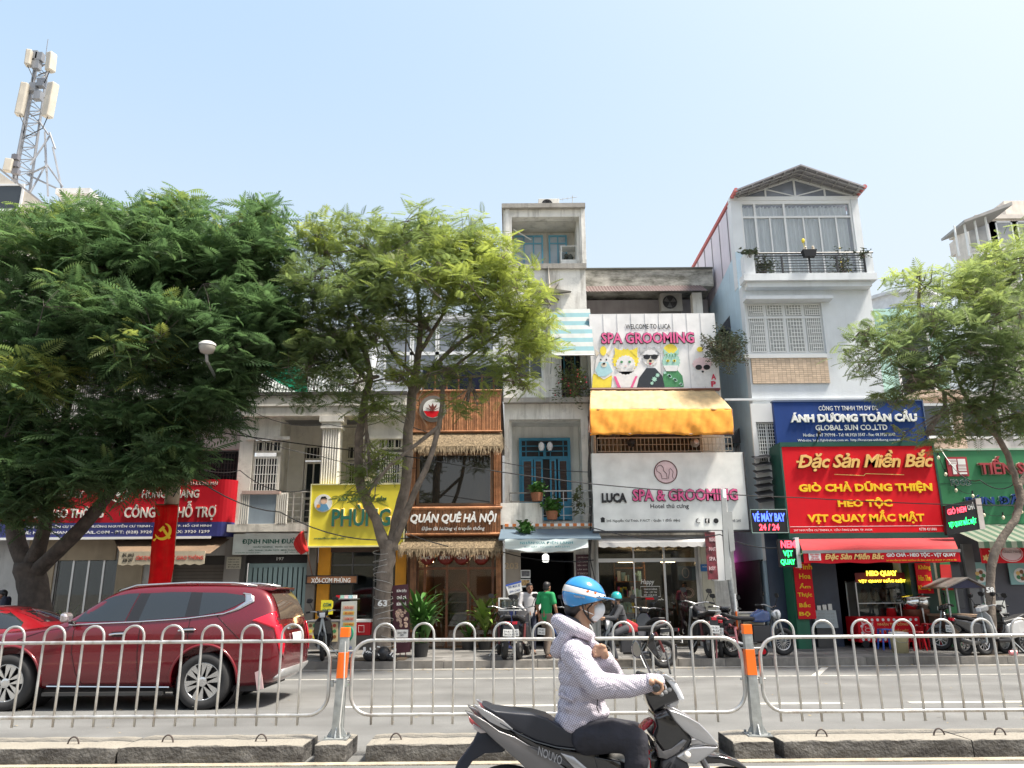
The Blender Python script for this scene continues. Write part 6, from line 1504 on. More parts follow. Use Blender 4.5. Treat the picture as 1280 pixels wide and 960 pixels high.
for i,(x0,y0,x1,y1) in enumerate(((1217,703,1233,732),(1262,703,1290,731))):
    po = thing('poster',W((x0+x1)/2,y1,Y7-.1),['narrow pale turquoise food poster on the slate wall left of the tree','wider pale turquoise food poster on the slate wall right of the tree'][i],'poster')
    MB().rect(x0,y0,x1,y1,Y7-.1,.03).B('sheet',M('poster_turq',(.30,.55,.55),.5,var=.1),po)
    c = W((x0+x1)/2,(y0+y1)/2+2,Y7-.105)
    MB().lathe([(.19,0),(.19,.006)],(c.x,c.y-.006,c.z),20,'y').B('plate',SIGNW,po)
    for k in range(5): a_ = k*1.25; MB().lathe([(.055,0),(.055,.008)],(c.x+.09*math.cos(a_),c.y-.014-.001*k,c.z+.09*math.sin(a_)),9,'y').B('food',[PR['leaf'],M('food_brown',(.25,.1,.04),.5),GOLD][k%3],po)
def simple_block(name,x0,x1,ytop,Y,d,mat,label,z0=0,cat='building'):
    t = thing(name,((x0+x1)/2,Y,0),label,cat)
    BX(x0,x1,Y,Y+d,z0,ytop).B('wall',mat,t)
    BX(x0-.15,x1+.15,Y-.15,Y+d+.15,ytop+.002,ytop+.25).B('roof_slab',mat,t)
    return t
def bwin(t,xs,zs,Y,w_,h_,mat=PANED):
    f_me = None
    for x in xs:
        for z in zs:
            f = MB().wall(x-w_/2-.08,x+w_/2+.08,z-.08,z+h_+.08,[(x-w_/2,x+w_/2,z,z+h_)],Y-.05,.048).B('window',UP,t)
            BX(x-w_/2,x+w_/2,Y-.012,Y-.002,z,z+h_).B('pane',mat,f)
MINT = M('mint_wall',(.40,.62,.55),.8,streak=.2,stain=(.25,.4,.36)); PEACH = M('peach_wall',(.62,.46,.36),.8,streak=.2)
t = simple_block('mint_building',PX(1104,500,26)-1.5,PX(1190,500,26),PZ(395,26),26,12,MINT,'pale mint green building behind the right tree')
bwin(t,[PX(1150,500,26)],[PZ(555,26),PZ(505,26),PZ(455,26)],26,1.1,1.2)
m = MB();
for k in range(5): m.box(PX(1135,490,26),PX(1160,490,26),25.6,25.97,PZ(498-6*k,26),PZ(498-6*k,26)+.04)
m.B('sun_louvre',INK,t)
t = simple_block('peach_building',PX(1158,530,24.5),PX(1205,530,24.5),PZ(498,24.5),24.5,1.3,PEACH,'low peach building just above the green food sign')
bwin(t,[PX(1172,530,24.5)],[PZ(545,24.5)],24.5,.8,1.0)
t = simple_block('grey_block',PX(1196,520,25),PX(1420,520,25),PZ(500,25),25,9,M('far_grey',(.48,.46,.44),.8,streak=.3),'plain grey block above the green food sign behind the tree trunk')
bwin(t,[PX(1225,530,25),PX(1290,530,25)],[PZ(545,25)],25,1.3,1.1)
t = simple_block('tall_apartment',PX(1226,300,40),PX(1420,300,40),PZ(274,40),40,2.5,M('far_cream',(.68,.62,.56),.8,streak=.2),'tall cream block at the right edge rising above the tree')
bwin(t,[PX(x,330,40) for x in (1235,1262,1292,1322)],[PZ(y_,40) for y_ in (310,350,400)],40,1.6,1.6,M('far_pane2',(.3,.31,.32),.2))
MB().prism([(PX(1193,290,38.5),PZ(287,38.5)),(PX(1253,275,38.5),PZ(266,38.5)),(PX(1253,275,38.5),PZ(262,38.5)),(PX(1193,290,38.5),PZ(284,38.5))],37.5,39.8).B('lean_to_roof',M('tin_grey',(.3,.29,.28),.5),t)
m = MB()
for x in (1199,1212,1226,1240): p = W(x,320,38); m.tube([p,Vector((p.x,p.y,PZ(283-(x-1193)*.35,38)))],.06,5)
m.B('lean_to_post',UP,t)
MB().rect(1256,250,1300,268,42,6).B('penthouse',MATS['far_cream'],t)
t = thing('round_tower',(PX(1140,380,60),62,0),'far curved white building with a blue band left of the right tree','building')
c = (PX(1150,370,62),66)
for (z0_,z1_,mm,rr_) in ((0,PZ(378,60),M('far_white',(.66,.68,.7),.7),3.2),(PZ(378,60),PZ(366,60),M('far_blue',(.25,.33,.55),.6),3.25),(PZ(366,60),PZ(350,60),MATS['far_white'],3.2),(PZ(350,60),PZ(346,60),MATS['far_white'],3.5)):
    MB().lathe([(rr_,z0_),(rr_,z1_)],(c[0],c[1],0),32).B('band' if mm is not MATS['far_white'] else 'wall',mm,t,smooth=False)
t = simple_block('white_block',PX(470,470,34),PX(632,470,34),PZ(395,34),34,10,M('far_pale',(.62,.64,.66),.8,streak=.2),'pale block seen through the branches of the middle tree')
bwin(t,[PX(x,470,34) for x in (498,530,562,600)],[PZ(y_,34) for y_ in (478,440)],34,1.2,1.3,M('far_pane',(.2,.22,.25),.2))
t = simple_block('white_block',PX(330,450,38),PX(465,450,38),PZ(420,38),38,10,MATS['far_white'],'pale block behind the corrugated shed, mostly hidden by leaves')
bwin(t,[PX(x,470,38) for x in (360,400,440)],[PZ(y_,38) for y_ in (478,440)],38,1.3,1.3,MATS['far_pane'])
yl = 27
t = thing('cream_block',(PX(20,300,yl),yl,0),'tall cream block at the left edge behind the trees, carrying the mast','building')
CB = M('block_cream',(.60,.55,.48),.8,streak=.25)
x0_,x1_ = -25,PX(52,258,yl)
MB().add([(x0_,yl,0),(PX(62,270,yl),yl,0),(PX(62,270,yl),yl,PZ(262,yl)),(PX(0,215,yl),yl,PZ(216,yl)),(x0_,yl,PZ(190,yl)),(x0_,yl+8,0),(PX(62,270,yl),yl+8,0),(PX(62,270,yl),yl+8,PZ(262,yl)),(PX(0,215,yl),yl+8,PZ(216,yl)),(x0_,yl+8,PZ(190,yl))],
    [(0,1,2,3,4),(9,8,7,6,5),(1,6,7,2),(2,7,8,3),(3,8,9,4)]).B('wall',CB,t)
MB().add([W(-40,193,yl-.15),W(0,213,yl-.15),W(62,262,yl-.15),W(62,259.5,yl-.15),W(0,210,yl-.15),W(-40,190,yl-.15)],[(0,1,4,5),(1,2,3,4)]).B('coping',M('coping_grey',(.3,.28,.27),.6),t)
bwin(t,[PX(8,260,yl)],[PZ(262,yl)],yl,1.0,1.0)
t = simple_block('roof_room',PX(74,255,29),PX(108,255,29),PZ(245,29),29,3.5,M('roofroom_white',(.6,.6,.6),.8),'small white rooftop room just right of the telecom mast',z0=PZ(300,29))
t = simple_block('cream_block',PX(60,300,29.5),PX(150,300,29.5),PZ(268,29.5),30,8,CB,'lower cream block under the rooftop room, hidden by the left tree')
bwin(t,[PX(x,300,30) for x in (85,120)],[PZ(330,30)],30,1.2,1.3)
# ================================================================ median fence, blocks, poles, wires
YM = 8.42
H_TOP,H_RAIL,H_LOW,H_END = 1.27,1.105,.385,.29
def fence_panel(x0,x1,nh,off,label):
    t = thing('railing_panel',(x0,YM,.3),label,'railing','hooped steel railing panels along the median')
    r = .2; pts = []
    for cx,cz,a0 in ((x1-r,H_LOW+r,-90),(x1-r,H_RAIL-r,0),(x0+r,H_RAIL-r,90),(x0+r,H_LOW+r,180)):
        for k in range(7): a = R_(a0+15*k); pts.append((cx+r*math.cos(a),YM,cz+r*math.sin(a)))
    TU(pts,.019,8,closed=1).B('frame',STEEL,t,smooth=1)
    pitch = .4135; g = .216
    m = MB(); hr = g/2; q = [(-hr,0,H_END-.3)]
    q = [(-hr,0,H_END),(-hr,0,.7)] + [(-hr*math.cos(R_(a)),0,H_TOP-hr+hr*math.sin(R_(a))) for a in range(0,181,20)] + [(hr,0,.7),(hr,0,H_END)]
    me = m.tube(q,.0125,8).mesh('hoop',STEEL,smooth=1)
    for i in range(nh):
        inst('hoop',me,t,(x0+off+hr+pitch*i,YM+.001,RU(-.002,.002)),(RU(-.006,.006),RU(-.009,.009),RU(-.03,.03)))
    return t
fence_panel(-5.93,-1.905,9,.2,'left railing panel, in front of the red SUV')
fence_panel(-1.675,2.36,9,.215,'middle railing panel, between the two orange-banded posts, behind the scooter')
fence_panel(2.545,6.6,9,.16,'right railing panel, right of the right orange-banded post')
ORB = M('reflective_orange',(.95,.17,.01),.35,var=.05,coat=.3)
for i,(x,lean,lab) in enumerate(((-1.795,.035,'left fence post with two orange reflective bands'),(2.45,-.02,'right fence post with two orange reflective bands beside the scooter front'))):
    p = thing('fence_post',(x,YM,.17),lab,'post','steel posts of the median railing')
    X = lambda z: x + lean*(z-.17)
    m = MB(); m.loft([[(X(z)+sx*.05*s,YM+sy*.05*s,z) for sx,sy in ((-1,-1),(1,-1),(1,1),(-1,1))] for z,s in ((.18,1.05),(.6,.95),(1.225,.82))])
    m.B('pole',GALV,p,bevel=.004)
    for z0,z1 in ((1.14,1.235),(.74,.99)):
        m = MB(); m.loft([[(X(z)+sx*(.05*s+.004),YM+sy*(.05*s+.004),z) for sx,sy in ((-1,-1),(1,-1),(1,1),(-1,1))] for z,s in ((z0,1.02-(z0-.18)*.19),(z1,1.02-(z1-.18)*.19))])
        m.B('reflective_band',ORB,p,bevel=.004)
    BX(x-.12,x+.12,YM-.12,YM+.12,.168,.182).B('base_plate',GALV,p)
    for sx,sy in ((-1,0),(1,0),(0,-1),(0,1)):
        m = MB()
        if sx: m.prism([(x+sx*.05,.183),(x+sx*.105,.183),(x+sx*.05,.28)],YM-.006,YM+.006)
        else: m.prism([(YM+sy*.05,.183),(YM+sy*.105,.183),(YM+sy*.05,.28)],x-.006,x+.006,'x')
        m.B('gusset',GALV,p)
    for sx in (-1,1):
        for z in (.70,): m = MB(); m.tube([(x+sx*.04,YM,z),(x+sx*.13,YM,z)],.012,6); m.box(x+sx*.075-.012,x+sx*.075+.012,YM-.02,YM+.02,z-.045,z+.02); m.B('clamp',GALV,p)
        TU([(x+sx*.04,YM,1.0),(x+sx*.13,YM,1.0)],.01,6).B('clamp',GALV,p)
    for sx in (-1,1):
        for sy in (-1,1): MB().lathe([(.014,.18),(.014,.205)],(x+sx*.095,YM+sy*.095,0),6).B('bolt',GALV,p)
m = MB(); m.tube([(-1.74,YM-.07,1.1),(-1.735,YM-.075,.7),(-1.76,YM-.07,.3),(-1.75,YM-.06,.18)],.008,5)
tag(m.B('post_wire',M('white_wire',(.6,.6,.58),.5)),'thin white wire running down the left fence post','wire')
def block(x0,x1,h,label,loops=(),y0=YM-.33,y1=YM+.28,crack=None,seed=0):
    t = thing('kerb_block',((x0+x1)/2,YM,0),label,'concrete block','weathered concrete blocks under the median railing')
    bm = bmesh.new(); rg = random.Random(seed)
    nx = max(4,int((x1-x0)/.09));
    prof = [(y0,0),(y0,h*.5),(y0+.008,h*.95),(y0+.022,h),(y1-.022,h),(y1-.008,h*.95),(y1,h*.5),(y1,0)]
    rings = []
    for i in range(nx+1):
        x = x0+(x1-x0)*i/nx; e = .008 if i in (0,nx) else 0
        rings.append([bm.verts.new((x + rg.uniform(-.006,.006),y + (e if y < YM else -e) + rg.gauss(0,.003),max(0,z*(1-(.06 if e else 0)) + (rg.gauss(0,.003) if z > 0 else 0)))) for y,z in prof])
    for a,b in zip(rings[:-1],rings[1:]):
        for j in range(len(prof)-1): bm.faces.new((a[j],a[j+1],b[j+1],b[j]))
    bm.faces.new(rings[0]); bm.faces.new(list(reversed(rings[-1])))
    bmesh.ops.recalc_face_normals(bm,faces=bm.faces)
    me = bpy.data.meshes.new('block'); bm.to_mesh(me); bm.free(); me.materials.append(CONC)
    for v in me.vertices: v.co -= ORG[t.name]
    o = bpy.data.objects.new('block',me); COL.objects.link(o); o.parent = t; ORG[o.name] = ORG[t.name]
    b = o.modifiers.new('b','BEVEL'); b.width = .005; b.segments = 2
    for x in loops:
        TU([(x+.055*math.cos(R_(a)),YM-.12,h-.01+.075*math.sin(R_(a))) for a in range(0,181,20)],.008,6).B('lifting_loop',M('rusty_iron',(.06,.045,.04),.7),t)
    if crack:
        for cpts in crack: m = MB(); m.tube([(x,y0-.003 if z < h*.9 else y0+.03,z) for x,z in cpts],.006,4); m.B('crack',INK,t)
    return t
bx = lambda px: PX(px,940,YM-.33)
block(-6.3,bx(144),.155,'leftmost long concrete block in front of the SUV front wheel',[PX(1,925,YM),PX(100,925,YM)],seed=1)
block(bx(147),bx(378),.165,'long concrete block below the SUV rear wheel, left of the left post',[PX(216,925,YM),PX(331,925,YM)],seed=2)
block(bx(393),bx(432),.17,'square concrete footing of the left fence post',seed=3)
block(bx(457),bx(900),.165,'longest concrete block, half hidden behind the scooter',[PX(497,925,YM),PX(640,925,YM)],seed=4)
block(bx(918),bx(969),.17,'square concrete footing of the right fence post',seed=5)
block(bx(981),bx(1217),.17,'long concrete block just right of the right post, its face patched',[PX(1021,915,YM),PX(1166,915,YM)],seed=6)
block(bx(1219),bx(1500),.17,'cracked concrete block at the right end of the median',[PX(1241,915,YM)],seed=7)
gb = BX(-14,14,YM-.45,YM-.33,.0005,.012); tag(gb.B('sand_strip',M('sand_dirt',(.38,.33,.25),.95,var=.3,vs=6,bump=.6,bs=60)),kind='stuff')
YPL = 17.8
pole = thing('utility_pole',(PX(207,700,YPL),YPL,SW),'tan concrete utility pole behind the long red flag','pole')
px_,= (PX(207,700,YPL),)
MB().lathe([(.20,SW),(.165,3.2),(.15,4.5),(.12,6.2)],(px_,YPL,0),14).B('pole',M('pole_tan',(.42,.33,.24),.8,var=.15,streak=.5,bump=.2),pole,smooth=1)
m = MB()
for z in (4.3,4.45,4.6,5.2): m.tube([(px_+.17*math.cos(a*.524),YPL+.17*math.sin(a*.524),z) for a in range(12)],.012,5,closed=1)
for k in range(7): z = 4.2+random.random()*.9; m.tube([(px_+.16,YPL-.05,z),(px_+.3,YPL-.12,z-.12),(px_+.2,YPL-.2,z-.3),(px_+.1,YPL-.17,z-.5)],.012,5)
m.B('cable_ties',INK,pole)
TU([(px_+.2,YPL-.1,4.6),(px_+.35,YPL-.1,6.0),W(229,482,YPL)],.03,6).B('conduit',GALV,pole)
fg = thing('vertical_flag',W(203,730,YPL-.25),'long vertical red flag with yellow hammer and sickle on the utility pole','flag')
Yf_ = YPL-.3
m = MB(); vs = [];
for i in range(9):
    for j in range(22):
        u,v = i/8,j/21; x = (194+28*u) + (-10)*(v**1.0)*(1 if True else 0) + 2*v*u; y = 631+106*v
        p = W(x,y,Yf_); vs.append((p.x+.01*math.sin(v*8+u*3),p.y+.035*math.sin(u*7+v*3)+.02*math.sin(v*11),p.z))
m.add(vs,[(i*22+j,i*22+j+1,(i+1)*22+j+1,(i+1)*22+j) for i in range(8) for j in range(21)])
FLR = cloth('flag_red',(.80,.012,.015),.3)
o = m.B('cloth',FLR,fg,smooth=1); md = o.modifiers.new('s','SOLIDIFY'); md.thickness = .006
c = W(205,664,Yf_-.07); EM = M('emblem_yellow',(.92,.62,.02),.5,var=0)
def arcband(cx,cz,r,w0,a0,a1,n=16):
    o_,i_ = [],[]
    for k in range(n+1):
        t = k/n; a = R_(a0+(a1-a0)*t); wd = w0*math.sin(math.pi*min(1,.12+.88*t)*.92)
        o_.append((cx+(r+wd/2)*math.cos(a),cz+(r+wd/2)*math.sin(a))); i_.append((cx+(r-wd/2)*math.cos(a),cz+(r-wd/2)*math.sin(a)))
    return o_ + i_[::-1]
m = MB(); m.prism(arcband(c.x-.03,c.z,.17,.07,75,-155),c.y-.006,c.y)
m.prism([(c.x-.14,c.z-.13),(c.x-.1,c.z-.09),(c.x-.19,c.z-.22),(c.x-.23,c.z-.19)],c.y-.008,c.y-.001)
m.B('sickle',EM,fg)
m = MB(); m.prism([(c.x-.12,c.z+.02),(c.x-.03,c.z+.12),(c.x+.02,c.z+.08),(c.x-.07,c.z-.02)],c.y-.012,c.y-.006); m.prism([(c.x-.06,c.z+.05),(c.x-.02,c.z+.09),(c.x+.17,c.z-.14),(c.x+.13,c.z-.18)],c.y-.011,c.y-.005); m.B('hammer',EM,fg)
TU([W(194,630.5,Yf_),W(223,631,Yf_)],.015,6).B('stick',WOOD,fg)
sl_ = thing('street_lamp',W(259,445,16.2),'round globe street lamp poking out of the dark leaves','lamp')
c = W(259,434,14.3)
MB().lathe([(.02,-.15),(.12,-.11),(.155,-.03),(.155,.03)],tuple(c),18,cap=0).B('globe',M('globe_glass',(.32,.30,.27),.2,var=.05),sl_,smooth=1)
MB().lathe([(.165,.03),(.16,.07),(.1,.11),(.0,.13)],tuple(c),18,cap=0).B('cap',M('globe_cap',(.55,.54,.52),.4),sl_,smooth=1)
TU([c+Vector((0,0,-.14)),c+Vector((-.02,.1,-.25)),c+Vector((-.25,1.2,-.3)),Vector((px_+.1,YPL-.1,6.1))],.03,8).B('arm',GALV,sl_)
lp = thing('sign_pole',(PX(925,800,18.2),18.2,SW),'slim leaning grey pole with two long blade panels beside the fryer cart','pole')
TU([Vector((PX(926,815,18.2),18.2,SW)),W(912,720,18.2),W(904,612,18.2)],.065,10).B('pole',GALV,lp,smooth=1)
m = MB(); m.pprism([(902,622),(908,622),(913,725),(907,725)],18.1,.05).B('blade',M('blade_grey',(.42,.43,.42),.5,metal=.3),lp)
MB().pprism([(908,640),(915,640),(919,688),(913,690)],18.12,.04).B('blade',MATS['blade_grey'],lp)
YT = 29.5; mx_ = -.712*YT
mt = thing('telecom_mast',(mx_,YT,16),'lattice telecom mast with pale antenna panels on the rooftop','mast')
zb_,zt_ = PZ(243,YT,30),PZ(78,YT,50)
GM = M('mast_grey',(.27,.28,.30),.5,metal=.4)
m = MB(); r = .42; legs = [(math.cos(a),math.sin(a)) for a in (.5,2.6,4.7)]
for lx,ly in legs: m.tube([(mx_+lx*r,YT+ly*r,zb_),(mx_+lx*r*.7,YT+ly*r*.7,zt_)],.055,6)
m.B('leg',GM,mt); m = MB(); N_ = 11
for k in range(N_):
    z0,z1 = zb_+(zt_-zb_)*k/N_,zb_+(zt_-zb_)*(k+1)/N_; s0,s1 = r*(1-.3*k/N_),r*(1-.3*(k+1)/N_)
    for i in range(3):
        a,b_ = legs[i],legs[(i+1)%3]
        m.tube([(mx_+a[0]*s0,YT+a[1]*s0,z0),(mx_+b_[0]*s1,YT+b_[1]*s1,z1)],.022,4); m.tube([(mx_+a[0]*s1,YT+a[1]*s1,z1),(mx_+b_[0]*s1,YT+b_[1]*s1,z1)],.022,4)
m.B('lattice',GM,mt)
ANT = M('antenna_panel',(.52,.48,.41),.4,streak=.1)
for (x0,y0,x1,y1,lean) in ((31.5,63,41,83,0),(58,66,69.5,90,0),(22,104,34,145,-1),(56,104,70,147,-2)):
    a = W((x0+x1)/2,(y0+y1)/2,YT-.55); wd = (x1-x0)/yc(100)*YT*.42; hh = (y1-y0)/yc(100)*YT*.5*1.05
    MB().obox(tuple(a),(wd*2*.85,.35,hh*2),(.06,.05*lean*-1,.25 if x0 < 45 else -.3)).B('antenna',ANT,mt,bevel=.05)
    TU([a+Vector((0,.2,hh*.5)),Vector((mx_,YT,a.z+hh*.5))],.03,5).B('bracket',GM,mt)
    TU([a+Vector((0,.2,-hh*.5)),Vector((mx_,YT,a.z-hh*.5))],.03,5).B('bracket',GM,mt)
    TU([a+Vector((0,0,-hh)),a+Vector((.25 if x0<45 else -.2,.1,-hh-.5)),Vector((mx_,YT-.3,a.z-hh-.9))],.02,5).B('cable',INK,mt)
for (x,y) in ((44,70),(50,72),(46,82),(52,104),(42,110),(48,120)): p = W(x,y,YT-.4); MB().obox(tuple(p),(.3,.25,.4)).B('radio_box',GM,mt)
TU([W(57,70,YT),W(60,49,YT)],.015,4).B('lightning_rod',GM,mt)
m = MB()
for a,b_ in (((48,150),(60,168)),((62,166),(69,186)),((66,184),(79,245)),((56,165),(60,245)),((56,178),(58,215)),((56,202),(78,233)),((36,218),(57,208)),((56,208),(38,240)),((62,170),(38,206)),((34,218),(72,236))):
    m.tube([W(*a,YT+.2),W(*b_,YT-.3)],.04,5)
m.B('strut',GM,mt)
sm = thing('small_antenna',W(15,222,28),'small antenna cluster on the sloping roof edge left of the mast','antenna')
m = MB(); m.tube([W(17,225,27.6),W(18,192,27.6)],.03,5); m.tube([W(22,228,27.6),W(21,194,27.6)],.025,5)
for y in (197,206,215): m.obox(tuple(W(20,y,27.5)),(.25,.2,.22))
m.B('mount',M('mount_dark',(.15,.15,.17),.5),sm); MB().obox(tuple(W(11,207,27.4)),(.3,.25,.55),(0,.05,.2)).B('antenna',ANT,sm,bevel=.03)
def wire(pts,r,label,sag=0):
    P = [W(*p) for p in pts]; out = []
    for i in range(len(P)-1):
        for k in range(8): t = k/8; q = P[i].lerp(P[i+1],t); q.z -= sag*4*t*(1-t); out.append(q)
    out.append(P[-1]); c = TU(out,r,5); tag(c.B('overhead_wire',INK),label,'wire')
wire([(0,520,17),(207,534,17.2)],.012,'overhead wire running into the leaves left of the utility pole',.1)
wire([(207,530,17.2),(520,572,17.5),(742,605,18),(1000,622,18.5),(1280,632,19)],.013,'long sagging overhead wire crossing the whole street from the pole to the green sign',.04)
wire([(262,522,17.4),(400,570,19),(520,585,20.9)],.01,'overhead wire crossing the old two-bay house',.12)
wire([(628,578,20.9),(735,590,20.8)],.01,'short wire across the recess of house 203',.05)
wire([(390,440,20.8),(470,505,20.6),(534,540,20.7)],.014,'black wire slanting past the old house parapet',.1)
wire([(207,560,17.6),(300,588,20.4),(385,612,20.3)],.012,'sagging cable low across the grey column toward the yellow sign',.25)
wire([(207,566,17.6),(350,640,20.2),(512,672,20.2)],.016,'thick cable dipping past the yellow sign to the lower thatch',.3)
wire([(512,668,20.3),(628,690,20.5),(742,700,20.4)],.014,'cable along the shop fronts from the thatch to the spa awning',.12)
wire([(742,660,20.2),(900,668,19.6),(1000,680,19.2)],.014,'cable from the spa sign to the red awning',.2)
wire([(735,520,20.6),(742,600,20.5),(736,690,20.6),(748,745,20.6)],.012,'loose cable dangling between house 203 and the spa',0)
wire([(1175,560,20),(1225,600,18.5),(1280,590,18)],.012,'cable sagging in front of the green sign to the right tree',.3)
wire([(300,505,20.6),(410,530,20.5),(505,512,20.5)],.01,'thin cable looping along the old parapet',.25)
# ================================================================ cars
from mathutils.bvhtree import BVHTree
def tyre_wheel(root,c,r,wdt,side=-1,spokes=10,name='wheel'):
    """wheel facing -Y (side=-1): tyre, rim, hub"""
    w_ = bpy.data.objects.new(name,None); COL.objects.link(w_); w_.parent = root; w_.location = Vector(c)-ORG[root.name]; ORG[w_.name] = Vector(c)
    x,y,z = c; s = side
    prof = [(r*.66,y-wdt/2*.8),(r*.7,y-wdt/2),(r*.93,y-wdt/2),(r*.985,y-wdt/2*.75),(r,y-wdt/2*.4),(r,y+wdt/2*.4),(r*.985,y+wdt/2*.75),(r*.93,y+wdt/2),(r*.7,y+wdt/2),(r*.66,y+wdt/2*.8)]
    m = MB(); m.lathe(prof,(x,0,z),40,'y',cap=0)
    m.B('tyre',RUBBER,w_,smooth=1)
    yf = y + s*wdt/2*.86
    m = MB(); m.lathe([(r*.665,yf),(r*.64,yf+.004*s),(r*.62,yf-s*.02),(r*.60,y)],(x,0,z),40,'y',cap=0)
    m.B('rim',ALU,w_,smooth=1)
    MB().lathe([(r*.6,y-s*.0),(r*.6,y+s*.02)],(x,0,z),24,'y').B('brake',INK,w_)
    m = MB()
    for k in range(spokes//2):
        for d in (-.17,.17):
            a = 2*math.pi*k/(spokes//2) + d + .3
            ca,sa = math.cos(a),math.sin(a); wd0,wd1 = .028,.04
            a0 = a - d*.6; cb,sb = math.cos(a0),math.sin(a0)
            p = [(x+cb*r*.12-sb*wd0,z+sb*r*.12+cb*wd0),(x+cb*r*.12+sb*wd0,z+sb*r*.12-cb*wd0),(x+ca*r*.64+sa*wd1,z+sa*r*.64-ca*wd1),(x+ca*r*.64-sa*wd1,z+sa*r*.64+ca*wd1)]
            m.prism(p,yf-s*.0,yf-s*.03)
    m.lathe([(r*.17,yf-s*.03),(r*.17,yf+s*.006),(r*.1,yf+s*.012)],(x,0,z),16,'y')
    m.B('spokes',M('rim_silver',(.72,.72,.72),.25,metal=.9,var=0),w_)
    return w_
def car_body(root,XF,YC,st,mat,arches,wr,sub=2):
    """lofted body; st rows: (s, zbottom, zbelt, ztop, halfwidth, halfwidth_belt, halfwidth_roof)"""
    rings = []
    for s,zb,zl,zt,hw,hb,hr in st:
        cab = zt - zl
        half = [(0,zb),(hw*.72,zb),(hw*.95,zb+.05),(hw,zb+(zl-zb)*.35),(hw*1.0,zb+(zl-zb)*.68),(hb+.012,zl-.06),(hb,zl),
                (hb+(hr-hb)*.5,zl+cab*.48),(hr+.02,zl+cab*.84),(hr-.07,zl+cab*.965),(hr*.5,zt),(0,zt+.008)]
        ring = [(XF+s,YC-y,z) for y,z in half] + [(XF+s,YC+y,z) for y,z in half[-2:0:-1]]
        rings.append(ring)
    o = MB().loft(rings).B('body',mat,root)
    md = o.modifiers.new('s','SUBSURF'); md.levels = sub; md.render_levels = sub
    o.data.polygons.foreach_set('use_smooth',[True]*len(o.data.polygons))
    cut = MB()
    for x in arches:
        cut.lathe([(wr,YC-1.3),(wr,YC-.55)],(x[0],0,x[1]),40,'y');
    cc = cut.B('cutter',None); cut2 = MB()
    for x in arches: cut2.lathe([(wr,YC+.55),(wr,YC+1.3)],(x[0],0,x[1]),40,'y')
    c2 = cut2.B('cutter',None)
    for c in (cc,c2):
        b = o.modifiers.new('b','BOOLEAN'); b.object = c; b.solver = 'EXACT'
    finish(o)
    for c in (cc,c2): bpy.data.objects.remove(c)
    o.data.polygons.foreach_set('use_smooth',[True]*len(o.data.polygons))
    try:
        with bpy.context.temp_override(object=o,active_object=o,selected_objects=[o],selected_editable_objects=[o]): bpy.ops.object.shade_smooth_by_angle(angle=R_(40))
    except Exception as e: pass
    me = o.data; off = ORG[root.name]
    bvh = BVHTree.FromPolygons([v.co + off for v in me.vertices],[tuple(p.vertices) for p in me.polygons])
    return o,bvh
def patch(root,bvh,poly,name,mat,off=.006,axis='y',from_=-1,cuts=4,Y0=0,thick=0):
    """a skin lying on the body: poly in (x,z) seen from -Y, or (y,z) seen from +X"""
    bm = bmesh.new(); vs = [bm.verts.new((p[0],p[1],0)) for p in poly]; f = bm.faces.new(vs)
    bmesh.ops.triangulate(bm,faces=[f]); bmesh.ops.subdivide_edges(bm,edges=bm.edges,cuts=cuts,use_grid_fill=True)
    keep = True
    for v in bm.verts:
        a,b = v.co.x,v.co.y
        if axis == 'y': hit = bvh.ray_cast(Vector((a,Y0+from_*6,b)),Vector((0,-from_,0))); v.co = Vector((a,(hit[0].y if hit[0] else Y0) + from_*off,b)) if hit[0] else Vector((a,1e6,b))
        else: hit = bvh.ray_cast(Vector((from_*30,a,b)),Vector((-from_,0,0))); v.co = Vector(((hit[0].x if hit[0] else 1e6) + from_*off,a,b))
    bad = [v for v in bm.verts if abs(v.co.x) > 1e5 or abs(v.co.y) > 1e5]
    bmesh.ops.delete(bm,geom=bad,context='VERTS')
    bmesh.ops.recalc_face_normals(bm,faces=bm.faces)
    me = bpy.data.meshes.new(name); bm.to_mesh(me); bm.free(); me.materials.append(mat)
    for v in me.vertices: v.co -= ORG[root.name]
    me.polygons.foreach_set('use_smooth',[True]*len(me.polygons))
    o = bpy.data.objects.new(name,me); COL.objects.link(o); o.parent = root; ORG[o.name] = ORG[root.name]
    if thick: md = o.modifiers.new('s','SOLIDIFY'); md.thickness = thick; md.offset = 0
    return o
CARRED = M('car_red',(.15,.003,.011),.25,metal=.4,var=.03,coat=1.,spec=.6)
CARG = M('car_glass',(.015,.018,.02),.03,var=0,spec=1.)
YN,XR_ = 11.62,-3.36
suv = thing('suv',(-5.75,YN+.91,0),'dark red SUV seen from its rear left side, behind the railing','car')
XF = XR_-4.79; YC = YN+.92
st = [(0,.42,.66,.72,.45,.42,.40),(.06,.34,.78,.86,.66,.62,.55),(.3,.27,.95,1.0,.86,.80,.7),(.8,.25,1.02,1.08,.905,.85,.74),(1.35,.25,1.08,1.14,.912,.87,.74),
      (1.62,.25,1.10,1.22,.912,.88,.74),(1.95,.25,1.11,1.49,.912,.88,.70),(2.25,.25,1.12,1.68,.912,.88,.68),(2.6,.25,1.13,1.735,.912,.88,.685),(3.35,.25,1.15,1.745,.912,.875,.685),
      (3.9,.25,1.19,1.735,.91,.865,.675),(4.32,.27,1.22,1.71,.90,.855,.665),(4.52,.28,1.22,1.63,.89,.84,.66),(4.66,.32,1.20,1.34,.87,.82,.70),(4.70,.36,1.12,1.17,.84,.78,.68),(4.765,.42,.98,1.0,.80,.74,.66),(4.79,.5,.78,.82,.7,.66,.55)]
wz = .375; wxr,wxf = PX(252,852,YN),PX(252,852,YN)-2.8
